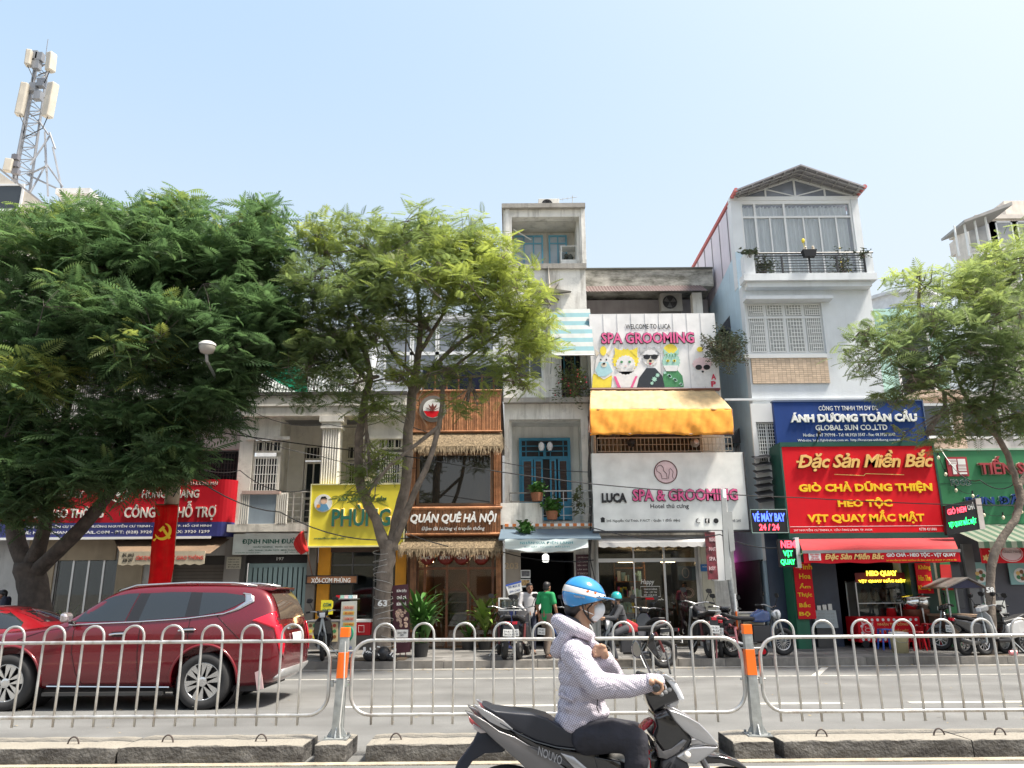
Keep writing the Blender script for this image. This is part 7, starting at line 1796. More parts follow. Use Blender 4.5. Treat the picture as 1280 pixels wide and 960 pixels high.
body,bvh = car_body(suv,XF,YC,st,CARRED,[(wxr,wz+.02),(wxf,wz+.02)],.465)
P = lambda pts,Y=YN+.1: [(PX(x,y,Y),PZ(y,Y,x)) for x,y in pts]
for pts in ([(96,777),(108,762),(124,752),(140,745.5),(160,742),(173,741.5),(160,776)],[(177,775.5),(187,741.5),(212,740),(238,740),(234,771)],[(251,769.5),(252,740.5),(280,741),(303,744),(308,750),(296,757),(280,764)]):
    patch(suv,bvh,P(pts,YN+.16),'side_window',CARG,.006,Y0=YC)
patch(suv,bvh,P([(161,776),(174,741.5),(187,741.5),(177,775.5)],YN+.16),'door_pillar',BLACK,.004,Y0=YC)
patch(suv,bvh,P([(234,771),(238,740),(252,740.5),(251,769.5)],YN+.16),'door_pillar',BLACK,.004,Y0=YC)
m = MB()
def on_side(pts,off=.012,Yp=YN+.16):
    out = []; pts = [(a[0]+(b[0]-a[0])*k/6,a[1]+(b[1]-a[1])*k/6) for a,b in zip(pts[:-1],pts[1:]) for k in range(6)] + [pts[-1]]
    for x,z in P(pts,Yp):
        h = bvh.ray_cast(Vector((x,YC-6,z)),Vector((0,1,0)))
        if h[0]: out.append(Vector((x,h[0].y-off,z)))
    return out
m.tube(on_side([(90,781),(130,779),(175,777),(236,773),(282,767),(300,760),(315,750),(313,743),(303,741.5)]),.011,5)
m.B('window_trim',CHROME,suv,smooth=1)
patch(suv,bvh,P([(303,741),(317,745),(318,752),(300,762),(288,766),(307,752),(306,744)],YN+.16),'chrome_wedge',M('chrome_soft',(.6,.58,.56),.2,metal=1,var=0),.010,Y0=YC,thick=.008)
SEAM = M('seam',(.02,.002,.003),.5,var=0)
for pts in ([(92,782),(90,815),(94,842),(100,856)],[(175,778),(172,815),(171,857)],[(236,774),(234,800),(222,830),(212,857)],[(100,856),(213,856)],[(262,763),(290,790),(300,800)],[(84,784),(50,790),(20,800)]):
    P2 = on_side(pts,.001,YN+.02)
    if len(P2) > 1: TU(P2,.006,4).B('door_seam',SEAM,suv)
for hx,hy in ((148,792),(234,787)):
    q = on_side([(hx-11,hy+1.5),(hx-4,hy+.4),(hx+4,hy),(hx+10,hy)],.022,YN+.02); TU(q,.016,7).B('door_handle',CHROME,suv,smooth=1)
    patch(suv,bvh,P([(hx-9,hy-2),(hx+7,hy-3),(hx+8,hy+4),(hx-8,hy+4)],YN+.02),'handle_cup',SEAM,.003,Y0=YC)
c = W(83,772,YN-.1); mr = MB().loft([[(c.x+dx*k,c.y+yy,c.z+dz*k) for dx,dz in ((-.05,-.07),(.06,-.07),(.07,.02),(.035,.075),(-.05,.07))] for yy,k in ((-.11,.75),(-.05,1),(.06,.9),(.1,.5))]).B('wing_mirror',M('mirror_housing',(.55,.5,.52),.15,metal=.8),suv,bevel=.03,seg=3)
TU([c+Vector((0,.1,-.06)),c+Vector((.03,.28,-.1))],.03,6).B('mirror_arm',BLACK,suv)
m = MB(); q = on_side([(56,858.5),(100,859),(160,859.5),(217,860)],.03,YN+.02); m.tube(q,.012,5); m.B('sill_trim',CHROME,suv)
BX(wxf+.55,wxr-.55,YN+.0,YN+.12,.20,.245).B('side_step',M('step_black',(.03,.03,.03),.6),suv)
for xw in (wxr,wxf):
    q = []
    for a in range(-8,189,7):
        aa_ = R_(a); x,z = xw+.478*math.cos(aa_),wz+.02+.478*math.sin(aa_)
        h = bvh.ray_cast(Vector((x,YC-6,z)),Vector((0,1,0)))
        if h[0] and h[0].y < YC-.5: q.append(Vector((x,h[0].y-.002,z)))
    if len(q) > 3: TU(q,.02,6).B('arch_lip',M('car_red_dark',(.16,.006,.012),.35,coat=.5),suv,smooth=1)
    MB().lathe([(.47,YN+.1),(.47,YN+.6),(.3,YN+.62)],(xw,0,wz+.02),28,'y',cap=0).B('wheel_well',DARK,suv)
    tyre_wheel(suv,(xw,YN+.13,wz),.385,.25,-1,12)
    tyre_wheel(suv,(xw,YN+1.71,wz),.385,.25,1,12)
BX(XF+.4,XR_-.35,YC-.7,YC+.7,.22,.3).B('underbody',DARK,suv)
MB().pprism([(318,838),(326,836),(329,862),(321,864)],YN+.05,.02).B('mud_flap',M('mudflap',(.5,.35,.35),.6),suv)
LT = M('tail_light',(.55,.0,.02),.12,var=0,coat=1)
patch(suv,bvh,P([(313,776),(330,769),(343,763),(346,772),(348,790),(352,812),(346,806),(341,786),(325,780)],YN+.02),'tail_light',LT,.012,Y0=YC,thick=.012)
def RP(pts): return [(y,z) for y,z in pts]
patch(suv,bvh,RP([(YC-.66,1.21),(YC+.66,1.21),(YC+.58,1.575),(YC-.58,1.575)]),'rear_window',M('rear_glass',(.09,.07,.055),.05,var=0,spec=1),.008,'x',1)
for s in (-1,1):
    patch(suv,bvh,RP([(YC+s*.84,1.14),(YC+s*.68,1.14),(YC+s*.64,.95),(YC+s*.70,.7),(YC+s*.8,.72),(YC+s*.83,.95)][::s]),'tail_light',LT,.012,'x',1,thick=.012)
patch(suv,bvh,RP([(YC-.26,.86),(YC+.26,.86),(YC+.26,1.0),(YC-.26,1.0)]),'plate',M('plate_white',(.7,.7,.68),.4),.02,'x',1,thick=.01)
patch(suv,bvh,RP([(YC-.45,1.06),(YC+.45,1.06),(YC+.45,1.10),(YC-.45,1.10)]),'rear_trim',CHROME,.014,'x',1,thick=.01)
patch(suv,bvh,RP([(YC-.78,.40),(YC+.78,.40),(YC+.7,.52),(YC-.7,.52)]),'rear_skid',M('skid_silver',(.6,.6,.6),.3,metal=.6),.02,'x',1,thick=.02)
sp_ = MB(); xs0 = XR_-.58
sp_.loft([[(xs0+.0,yy,1.71-.03*k),(xs0+.36-.04*k,yy,1.665-.02*k),(xs0+.36-.04*k,yy,1.635-.02*k),(xs0+.0,yy,1.655-.02*k)] for yy,k in ((YC-.62,1.2),(YC-.5,.2),(YC,0),(YC+.5,.2),(YC+.62,1.2))])
sp_.B('spoiler',CARRED,suv,bevel=.012)
for s in (-1,1): TU([(XF+2.25,YC+s*.62,1.63),(XF+2.5,YC+s*.62,1.71),(XF+3.3,YC+s*.615,1.745),(XF+3.95,YC+s*.61,1.735),(XF+4.3,YC+s*.60,1.69)],.015,6).B('roof_rail',M('rail_silver',(.6,.6,.6),.25,metal=.9),suv,smooth=1)
TU([(XR_-.2,YC-.25,1.235),(XR_-.18,YC+.2,1.26)],.01,5).B('wiper',BLACK,suv)
s2_ = thing('sedan',(-9.5,14.9,0),'bright red saloon car showing only its roof and rear window at the left edge','car')
XF2 = PX(80,800,14.6)-4.4; YC2 = 15.3
st2 = [(0,.4,.55,.6,.5,.45,.4),(.1,.25,.7,.75,.75,.7,.6),(.8,.2,.86,.92,.85,.8,.65),(1.35,.2,.9,.98,.86,.82,.62),(2.0,.2,.92,1.34,.86,.82,.56),(2.4,.2,.93,1.40,.86,.82,.55),(3.1,.2,.95,1.39,.86,.82,.55),(3.6,.2,.97,1.22,.86,.81,.55),(4.0,.22,.97,1.03,.84,.78,.6),(4.3,.28,.92,.95,.78,.7,.6),(4.4,.4,.7,.72,.65,.6,.5)]
CR2 = M('car_scarlet',(.24,.006,.012),.3,metal=.1,var=.03,coat=1.)
body2,bvh2 = car_body(s2_,XF2,YC2,st2,CR2,[(XF2+.85,.31),(XF2+3.55,.31)],.38)
Z_ = lambda a,b_: (XF2+a,b_)
patch(s2_,bvh2,[Z_(1.75,.99),Z_(2.15,1.3),Z_(2.8,1.33),Z_(2.85,.99)],'side_window',CARG,.006,Y0=YC2)
patch(s2_,bvh2,[Z_(2.92,.99),Z_(2.88,1.33),Z_(3.2,1.31),Z_(3.6,1.1),Z_(3.62,1.0)],'side_window',CARG,.006,Y0=YC2)
patch(s2_,bvh2,[(YC2-.52,1.1),(YC2+.52,1.1),(YC2+.46,1.33),(YC2-.46,1.33)],'rear_window',CARG,.006,'x',1)
for xw in (XF2+.85,XF2+3.55): tyre_wheel(s2_,(xw,YC2-.76,.31),.31,.2,-1,10); tyre_wheel(s2_,(xw,YC2+.76,.31),.31,.2,1,10)
# ================================================================ parked motorbikes (prototype points along +X, wheels on z=0)
def wheel_m(root,x,r,w_=.09,spk=5,z=None):
    z = r if z is None else z
    q = proto('wheel'); q.parent = root
    m = MB(); N_ = 28
    m.tube([(x+(r-w_*.5)*math.cos(a*2*math.pi/N_),0,z+(r-w_*.5)*math.sin(a*2*math.pi/N_)) for a in range(N_)],w_*.5,8,closed=1); m.B('tyre',RUBBER,q,smooth=1)
    m = MB(); m.tube([(x+(r-w_*1.15)*math.cos(a*2*math.pi/N_),0,z+(r-w_*1.15)*math.sin(a*2*math.pi/N_)) for a in range(N_)],.014,6,closed=1)
    for k in range(spk*2): a = math.pi*k/spk; m.tube([(x,0,z),(x+(r-w_*1.2)*math.cos(a),0,z+(r-w_*1.2)*math.sin(a))],.009,4)
    m.lathe([(.04,-.06),(.04,.06)],(x,0,z),10,'y'); m.B('rim',ALU,q)
    return q
def scooter(label,colour,kind='scooter',group='motorbikes parked on the pavement',box=None,seatc=None,rack=False):
    t = proto('motorbike'); tag(t,label,'motorbike',group)
    cm = colour; seatm = seatc or M('seat_black',(.02,.02,.022),.55,var=.1)
    if kind == 'scooter':
        wheel_m(t,.63,.26); wheel_m(t,-.60,.26,.1)
        m = MB()   # leg shield + floor + tail as lofted shells
        m.loft([[(.50,-.05,.95),(.50,.05,.95),(.46,.05,.93),(.46,-.05,.93)],[(.50,-.17,.82),(.50,.17,.82),(.44,.17,.80),(.44,-.17,.80)],[(.47,-.20,.55),(.47,.20,.55),(.40,.19,.55),(.40,-.19,.55)],[(.36,-.15,.32),(.36,.15,.32),(.30,.15,.34),(.30,-.15,.34)]])
        m.B('leg_shield',cm,t,bevel=.03,seg=3)
        MB().loft([[(.34,-.15,.33),(.34,.15,.33),(.34,.15,.27),(.34,-.15,.27)],[(-.1,-.16,.33),(-.1,.16,.33),(-.1,.16,.25),(-.1,-.16,.25)]]).B('floorboard',BLACK,t,bevel=.02)
        MB().loft([[(-.02,-.12,.62),(-.02,.12,.62),(-.02,.15,.3),(-.02,-.15,.3)],[(-.3,-.17,.70),(-.3,.17,.70),(-.3,.19,.36),(-.3,-.19,.36)],[(-.62,-.15,.74),(-.62,.15,.74),(-.62,.16,.50),(-.62,-.16,.50)],[(-.92,-.05,.80),(-.92,.05,.80),(-.92,.06,.68),(-.92,-.06,.68)]]).B('tail_body',cm,t,bevel=.04,seg=3)
        MB().loft([[(.02,-.1,.70),(.02,.1,.70),(.02,.11,.62),(.02,-.11,.62)],[(-.3,-.15,.76),(-.3,.15,.76),(-.3,.15,.70),(-.3,-.15,.70)],[(-.6,-.13,.84),(-.6,.13,.84),(-.6,.13,.76),(-.6,-.13,.76)],[(-.85,-.08,.86),(-.85,.08,.86),(-.85,.08,.80),(-.85,-.08,.80)]]).B('seat',seatm,t,bevel=.03,seg=3)
        MB().loft([[(.60,-.05,.62),(.60,.05,.62),(.55,.05,.5),(.55,-.05,.5)],[(.80,-.07,.53),(.80,.07,.53),(.74,.07,.50),(.74,-.07,.50)],[(.93,-.05,.38),(.93,.05,.38),(.88,.05,.38),(.88,-.05,.38)]]).B('front_fender',cm,t,bevel=.02)
        MB().loft([[(.58,-.07,1.0),(.58,.07,1.0),(.58,.06,.9),(.58,-.06,.9)],[(.44,-.14,1.05),(.44,.14,1.05),(.44,.12,.92),(.44,-.12,.92)],[(.36,-.08,1.04),(.36,.08,1.04),(.36,.08,.95),(.36,-.08,.95)]]).B('handlebar_cowl',cm,t,bevel=.03,seg=3)
        hz,hx = 1.02,.40
        MB().loft([[(.60,-.05,.99),(.60,.05,.99),(.60,.045,.92),(.60,-.045,.92)],[(.585,-.06,1.0),(.585,.06,1.0),(.585,.055,.90),(.585,-.055,.90)]]).B('headlight',M('lens',(.75,.76,.78),.08,var=0,coat=1),t)
        TU([(.52,0,.9),(.60,.07,.5),(.63,.08,.26)],.025,8).B('fork',GALV,t); TU([(.52,0,.9),(.60,-.07,.5),(.63,-.08,.26)],.025,8).B('fork',GALV,t)
        TU([(-.35,-.17,.28),(-.6,-.2,.28),(-.95,-.2,.36)],[.03,.055,.05],10).B('exhaust',M('exhaust_dark',(.08,.08,.08),.4,metal=.6),t,smooth=1)
    else:
        wheel_m(t,.65,.30,.1,9); wheel_m(t,-.62,.30,.12,9)
        MB().loft([[(.30,-.11,.95),(.30,.11,.95),(.30,.13,.74),(.30,-.13,.74)],[(.12,-.15,.99),(.12,.15,.99),(.12,.15,.72),(.12,-.15,.72)],[(-.12,-.09,.88),(-.12,.09,.88),(-.12,.09,.72),(-.12,-.09,.72)]]).B('fuel_tank',cm,t,bevel=.05,seg=3)
        MB().loft([[(-.08,-.1,.84),(-.08,.1,.84),(-.08,.1,.76),(-.08,-.1,.76)],[(-.5,-.13,.86),(-.5,.13,.86),(-.5,.13,.78),(-.5,-.13,.78)],[(-.82,-.08,.94),(-.82,.08,.94),(-.82,.08,.86),(-.82,-.08,.86)]]).B('seat',seatm,t,bevel=.03,seg=3)
        m = MB(); m.box(-.15,.28,-.12,.12,.32,.66); m.tube([(.42,0,.85),(.2,0,.3),(-.3,0,.3),(-.35,0,.75),(.3,0,.8)],.03,6); m.B('engine',M('engine_dark',(.06,.06,.065),.4,metal=.5),t,bevel=.02)
        MB().loft([[(-.6,-.06,.78),(-.6,.06,.78),(-.6,.07,.70),(-.6,-.07,.70)],[(-.95,-.08,.80),(-.95,.08,.80),(-.95,.08,.74),(-.95,-.08,.74)],[(-1.0,-.09,.52),(-1.0,.09,.52),(-.97,.09,.52),(-.97,-.09,.52)]]).B('rear_fender',BLACK,t,bevel=.015)
        for s in (-1,1): TU([(.46,s*.09,.95),(.65,s*.09,.30)],.025,8).B('fork',GALV,t)
        MB().lathe([(.05,.42),(.10,.50),(.105,.56)],(0,0,.88),16,'x').B('headlight',M('lens',(.75,.76,.78),.08,var=0,coat=1),t)
        TU([(-.1,-.14,.3),(-.5,-.17,.3),(-.95,-.19,.42)],[.025,.045,.05],10).B('exhaust',CHROME,t,smooth=1)
        hz,hx = 1.06,.36
        for s in (-1,1): TU([(-.45,s*.14,.72),(-.62,s*.12,.32)],.028,8).B('shock',M('spring',(.1,.02,.02),.4),t)
    TU([(hx-.12,-.34,hz),(hx,-.22,hz+.02),(hx+.06,0,hz-.03),(hx,.22,hz+.02),(hx-.12,.34,hz)],.014,7).B('handlebar',ALU,t,smooth=1)
    for s in (-1,1):
        TU([(hx-.14,s*.36,hz-.003),(hx-.05,s*.27,hz+.012)],.02,8).B('grip',RUBBER,t)
        mm = MB(); mm.tube([(hx,s*.2,hz+.02),(hx+.02,s*.28,hz+.2)],.008,5); mm.B('mirror_stem',BLACK,t)
        MB().loft([[(hx+.0+dx,s*.28+a*k,hz+.25+b_*k) for a,b_ in ((-.075,-.03),(-.03,-.055),(.05,-.04),(.075,.02),(.03,.05),(-.05,.045))] for dx,k in ((.0,1),(.03,.7))]).B('mirror',BLACK,t)
    BX(-1.03,-1.01,-.09,.09,.50,.64).B('plate',SIGNW,t)
    lettering_local(t,'59-X1\n286.53',-1.032,0,.57,.15,.10)
    MB().loft([[(-.93,-.07,.80),(-.93,.07,.80),(-.93,.06,.73),(-.93,-.06,.73)],[(-.975,-.05,.79),(-.975,.05,.79),(-.975,.045,.74),(-.975,-.045,.74)]]).B('tail_light',LT,t)
    TU([(-.1,.12,.28),(-.18,.3,.02)],.014,6).B('kick_stand',GALV,t)
    if rack: TU([(-.6,-.12,.86),(-1.0,-.12,.92),(-1.0,.12,.92),(-.6,.12,.86)],.01,5).B('rack',ALU,t)
    if box:
        b_ = BX(-1.05,-.6,-.22,.22,.93,1.28).B('delivery_box',box,t,bevel=.03)
    return t
def lettering_local(root,s,x,y,z,w_,h_):
    me = text_mesh(s,.01,0,.01,res=1); n = len(me.vertices); a = np.empty(n*3,dtype=np.float32); me.vertices.foreach_get('co',a); a = a.reshape(-1,3)
    lo,hi = a.min(0),a.max(0); u = (a[:,0]-lo[0])/(hi[0]-lo[0])-.5; v = (a[:,1]-lo[1])/(hi[1]-lo[1])-.5
    b = np.stack([x + a[:,2]*.1,y - u*w_,z + v*h_],1).astype(np.float32); me.vertices.foreach_set('co',b.ravel()); me.update(); me.materials.clear(); me.materials.append(INK)
    o = bpy.data.objects.new('plate_number',me); COL.objects.link(o); o.parent = root
def place(t,px,py,ang,scale=1,lean=.06):
    Y = max(GY(px,py),YK + (.4 + .45*abs(math.sin(R_(ang))) if t.name.startswith('motorbike') else .35)); p = Vector((PX(px,py,Y),Y,SW)); t.location = p; t.rotation_euler = (lean,0,R_(ang)); t.scale = (scale,)*3; return t
BK = M('bike_black',(.012,.012,.015),.2,var=0,coat=1); BB = M('bike_blue',(.02,.06,.2),.25,var=0,coat=1); BW = M('bike_white',(.4,.4,.4),.25,var=0,coat=1); BR = M('bike_red',(.4,.01,.015),.25,var=0,coat=1); BG = M('bike_grey',(.04,.04,.045),.3,var=0,metal=.2,coat=.5)
place(scooter('black scooter facing the street between the SUV tail and the yellow menu',BK),405,826,-80)
place(scooter('black motorbike with rear plate, left one of the pair by the house 203 pillar',BK,'bike'),627,826,96)
place(scooter('black motorbike with tilted rear plate, right one of the pair beside the men',BG,'bike'),655,827,80,1,-.05)
place(scooter('blue scooter with its front toward the dark doorway of 203',BB),702,819,60)
place(scooter('dark scooter with red tail light behind the teal-helmeted rider',BK,'scooter'),812,820,98)
place(scooter('heavy black motorbike with wide rear tyre and plate before the spa door',BK,'bike',rack=True),877,827,92,1.08)
place(scooter('black scooter with upright mirrors behind the pink chair',BK),905,820,70)
place(scooter('blue and white motorbike side-on behind the drinks cart',BB,'bike'),948,826,15)
place(scooter('dark scooter parked between the roofed cart and the white menu board',BK),1216,814,150)
place(scooter('white and black scooter pointing right at the kerb by the white board',BW),1262,834,200)
place(scooter('black scooter side-on at the right kerb, nearest the street',BK),1235,836,22)
place(scooter('grey scooter behind the others at the right edge',BG),1272,815,120)
# ================================================================ people
def skinmat(name,c):
    m = M(name,c,.5,var=.06,vs=20); b = m.node_tree.nodes['Principled BSDF']; b.inputs['Subsurface Weight'].default_value = .15; b.inputs['Subsurface Radius'].default_value = (.02,.008,.005); return m
SKIN = skinmat('skin_tan',(.44,.26,.17)); SKIND = skinmat('skin_brown',(.26,.13,.08)); HAIR = M('hair_black',(.012,.011,.012),.45,var=.2)
V3 = lambda *a: Vector(a)
def person(label,shirt,trouser,J={},skin=SKIND,sleeve='short',hair=True,shoes=True,h=1.64,vox=.014,legs='long'):
    """figure facing +X, standing on z=0 unless joints say otherwise"""
    t = proto('person'); tag(t,label,'person')
    k = h/1.64
    D = dict(pel=(0,0,.90),che=(.01,0,1.25),nec=(0,0,1.40),hed=(.03,0,1.52),
             sl=(0,.17,1.34),sr=(0,-.17,1.34),el=(-.02,.24,1.08),er=(-.02,-.24,1.08),wl=(.06,.25,.86),wr=(.06,-.25,.86),
             hl=(0,.09,.88),hr=(0,-.09,.88),kl=(.03,.10,.48),kr=(.03,-.10,.48),al=(0,.10,.09),ar=(0,-.10,.09))
    D.update(J); D = {a: Vector(b)*k for a,b in D.items()}
    hd = D['hed']
    def fingers(w,e):
        d = (w-e).normalized(); s = d.cross(Vector((0,1,0))); s = s.normalized() if s.length > .1 else Vector((1,0,0))
        c = w + d*.05; out = [[(w,.022),(c,.03*.9)],[(c,.026),(c+d*.03,.022)]]
        for i,(o,l) in enumerate(((-.026,.055),(-.009,.065),(.009,.062),(.025,.048))):
            b = c+d*.035+s*o; out.append([(b,.0085),(b+d*l*.6+Vector((.008,0,0)),.008),(b+d*l+Vector((.02,0,0)),.007)])
        out.append([(c-d*.01+s*-.025,.010),(c+d*.03+s*-.048,.009),(c+d*.055+s*-.05,.008)])
        return out
    body = [[(D['nec']-V3(0,0,.04),.055),(hd-V3(.01,0,.06),.05)],[(hd+V3(-.01,0,.02),(.092,.073,.098))],[(hd+V3(.02,0,-.045),(.062,.055,.058))],[(hd+V3(.035,0,-.09),(.03,.032,.022))],
            [(hd+V3(.09,0,-.005),.012),(hd+V3(.103,0,-.03),.015)],[(hd+V3(-.005,.075,-.01),(.014,.008,.026))],[(hd+V3(-.005,-.075,-.01),(.014,.008,.026))],
            [(hd+V3(.078,0,-.062),(.012,.024,.008))],[(D['che']-V3(0,0,.1),.09),(D['nec'],.05)],
            [(D['sl'],.045),(D['el'],.038),(D['wl'],.024)],[(D['sr'],.045),(D['er'],.038),(D['wr'],.024)],[(D['sl']-V3(0,.02,0),.05),(D['nec']-V3(0,0,.06),.06),(D['sr']+V3(0,.02,0),.05)],
            [(D['che'],.09),(D['pel'],.1)],[(D['hl'],.07),(D['kl'],.05),(D['al'],.035)],[(D['hr'],.07),(D['kr'],.05),(D['ar'],.035)],
            [(D['al'],.035),(D['al']+V3(.08,0,-.045),.035)],[(D['ar'],.035),(D['ar']+V3(.08,0,-.045),.035)]] + fingers(D['wl'],D['el']) + fingers(D['wr'],D['er'])
    blob('body',skin,t,body,.010,2)
    for s in (-1,1):
        MB().ell(tuple(hd+V3(.083,s*.03,.012)),(.010,.014,.008),8,6).B('eye',INK,t,smooth=1)
        MB().ell(tuple(hd+V3(.088,s*.03,.032)),(.006,.02,.004),8,6).B('eyebrow',HAIR,t,smooth=1)
    MB().ell(tuple(hd+V3(.092,0,-.062)),(.005,.022,.004),8,6).B('mouth',M('lip',(.25,.07,.06),.5),t,smooth=1)
    pel,che,nec = D['pel'],D['che'],D['nec']
    sh = [[(pel+V3(0,0,-.04),.0)]] if False else []
    rp = Vector((.095,.125,.1)); rc = Vector((.10,.15,.13))
    n = 7
    for i in range(n+1): u = i/n; sh.append([(pel.lerp(che,u)+V3(0,0,-.02),tuple(rp.lerp(rc,u)))])
    sh += [[(che,(.1,.15,.12))],[(D['sl'],.062),(nec-V3(0,0,.045),.07),(D['sr'],.062)]]
    for s,e,w_ in (('sl','el','wl'),('sr','er','wr')):
        if sleeve == 'long': sh.append([(D[s],.066),(D[e],.052),(D[w_],.036)])
        else: sh.append([(D[s],.066),(D[s].lerp(D[e],.62),.062)])
    blob('shirt',shirt,t,sh,vox,4)
    tr = [[(pel+V3(0,0,.03),(.095,.13,.08))],[(D['hl'],.085),(D['kl'],.066),(D['al']+V3(0,0,.03),.052)],[(D['hr'],.085),(D['kr'],.066),(D['ar']+V3(0,0,.03),.052)]]
    blob('trousers',trouser,t,tr,vox,4)
    if hair: blob('hair',HAIR,t,[[(hd+V3(-.025,0,.045),(.092,.082,.085))],[(hd+V3(-.05,0,-.01),(.06,.072,.07))],[(hd+V3(.03,0,.085),(.055,.06,.03))]],.010,2)
    if shoes:
        for a in ('al','ar'): blob('shoe',M('shoe_brown',(.07,.045,.035),.5),t,[[(D[a]+V3(-.01,0,-.045),.042),(D[a]+V3(.12,0,-.058),.034)]],.010,2)
    return t
GPOLO = M('polo_green',(.01,.25,.08),.75,var=.1,bump=.1); KHAKI = M('trousers_khaki',(.17,.13,.10),.8,var=.1)
p = person('man in a green polo and brown trousers walking toward the dark doorway',GPOLO,KHAKI,dict(hed=(.05,0,1.50),wr=(.10,-.24,.84),er=(.0,-.25,1.08),kl=(.12,.1,.48),al=(.12,.1,.09),kr=(-.03,-.1,.47),ar=(-.12,-.1,.1)))
place(p,684,824,50,1.0,0)
p = person('man in a loose light grey shirt leaning behind the parked motorbikes, facing the street',M('shirt_greyish',(.42,.41,.42),.8,var=.1,bump=.1),M('trousers_navy',(.03,.035,.06),.8),
           dict(hed=(.08,0,1.49),nec=(.04,0,1.38),wr=(.22,-.16,.98),wl=(.24,.12,.95),er=(.06,-.25,1.10),el=(.06,.25,1.08)),sleeve='long')
place(p,662,818,-75,1.0,0)
p = person('person in a dark pink outfit standing back in the dark alley',M('shirt_pink',(.35,.04,.12),.8),M('trousers_pinkdark',(.2,.1,.13),.8),{})
p.location = (PX(858,790,23.0),22.9,SW); p.rotation_euler = (0,0,R_(-90))
p = person('person in a dark navy jacket half out of frame behind the red saloon',M('jacket_navy',(.02,.025,.05),.7,bump=.2),M('trousers_navy',(.03,.035,.06),.8),dict(hed=(.1,0,1.42),nec=(.06,0,1.34)),sleeve='long')
p.location = (PX(4,820,17.9),17.7,SW); p.rotation_euler = (0,0,R_(200))
YB = GY(800,838,0)
bk = scooter('red and black motorbike standing at the far kerb under the teal-helmeted man',BR,'bike',None); bk['group'] = 'motorbikes parked on the pavement'
del bk['group']; bk.location = (PX(793,830,17.0),17.0,.0); bk.rotation_euler = (.04,0,R_(182))
p = person('man with a teal helmet and dark grey jacket straddling the red motorbike, turned left',M('jacket_charcoal',(.05,.052,.058),.75,var=.1,bump=.2),M('trousers_dark',(.04,.042,.05),.8),
           dict(pel=(-.05,0,.80),che=(.05,0,1.13),nec=(.09,0,1.28),hed=(.13,0,1.40),sl=(.07,.17,1.22),sr=(.07,-.17,1.22),el=(.22,.24,1.02),er=(.22,-.24,1.02),wl=(.40,.2,1.02),wr=(.40,-.2,1.02),
                hl=(-.03,.1,.80),hr=(-.03,-.1,.80),kl=(.34,.19,.66),kr=(.34,-.19,.66),al=(.22,.2,.22),ar=(.30,-.21,.12)),skin=SKIN,sleeve='long',hair=False)
p.location = (PX(781,830,17.0),17.0,.0); p.rotation_euler = (0,0,R_(185))
h = Vector((.12,0,1.44)); m = MB()
m.lathe([(.0,.115),(.05,.108),(.095,.075),(.118,.02),(.12,-.03)],tuple(h),20,cap=0); m.B('helmet',M('helmet_teal',(.01,.32,.33),.2,var=0,coat=1),p,smooth=1)
m = MB(); m.lathe([(.121,-.03),(.119,-.07),(.115,-.075)],tuple(h),20,cap=0); m.B('helmet_rim',BLACK,p); MB().loft([[(h.x+.1,-.08,h.z-.01),(h.x+.1,.08,h.z-.01),(h.x+.1,.08,h.z-.02),(h.x+.1,-.08,h.z-.02)],[(h.x+.19,-.05,h.z-.03),(h.x+.19,.05,h.z-.03),(h.x+.19,.05,h.z-.038),(h.x+.19,-.05,h.z-.038)]]).B('visor',BLACK,p)
# ================================================================ foreground scooter and rider
YS = 5.0
fs_ = thing('scooter',(PX(760,950,YS),YS,0),'silver and black scooter ridden past in the foreground, its lower half out of frame','motorbike')
SIL = M('silver_paint',(.16,.155,.16),.25,metal=.5,var=.03,coat=1); SILL = M('silver_light',(.42,.42,.43),.2,metal=.6,var=.02,coat=1)
GLB = M('gloss_black',(.01,.01,.012),.12,var=0,coat=1); SEATM = M('seat_vinyl',(.018,.02,.028),.38,var=.1,bump=.08,bs=180); NAVY = M('fender_dark',(.012,.016,.03),.35,var=.1)
def shell(name,pts,hw,mat,yc_=YS,bev=.018,taper=None,par=None):
    """body panel: pixel outline at the scooter's plane, with half width hw, its rim rounded; bulges outward to the middle"""
    P_ = [(PX(x,y,YS-.12),PZ(y,YS-.12,x)) for x,y in pts]
    cx = sum(p[0] for p in P_)/len(P_); cz = sum(p[1] for p in P_)/len(P_)
    rings = []
    for y,k in ((-hw,.90),(-hw*.9,.97),(-hw*.6,1),(hw*.6,1),(hw*.9,.97),(hw,.90)):
        rings.append([(cx+(x-cx)*(k if taper is None else k),yc_+y,cz+(z-cz)*k) for x,z in P_])
    return MB().loft(rings).B(name,mat,par or fs_,bevel=bev,seg=3,auto=True)
shell('seat',[(601,881),(613,886.5),(638,889.5),(664,891.5),(684,897),(700,907.5),(716,916),(735,918),(762,915),(772,922),(765,934),(740,940),(719,937),(695,934.5),(669,927.5),(646,916.5),(625,904.5),(609,891.5)],.125,SEATM,bev=.03)
TU([W(625,904,YS-.13),W(646,916,YS-.135),W(669,927,YS-.135),W(695,934,YS-.13),W(719,937,YS-.125)],.005,5).B('seat_piping',GLB,fs_)
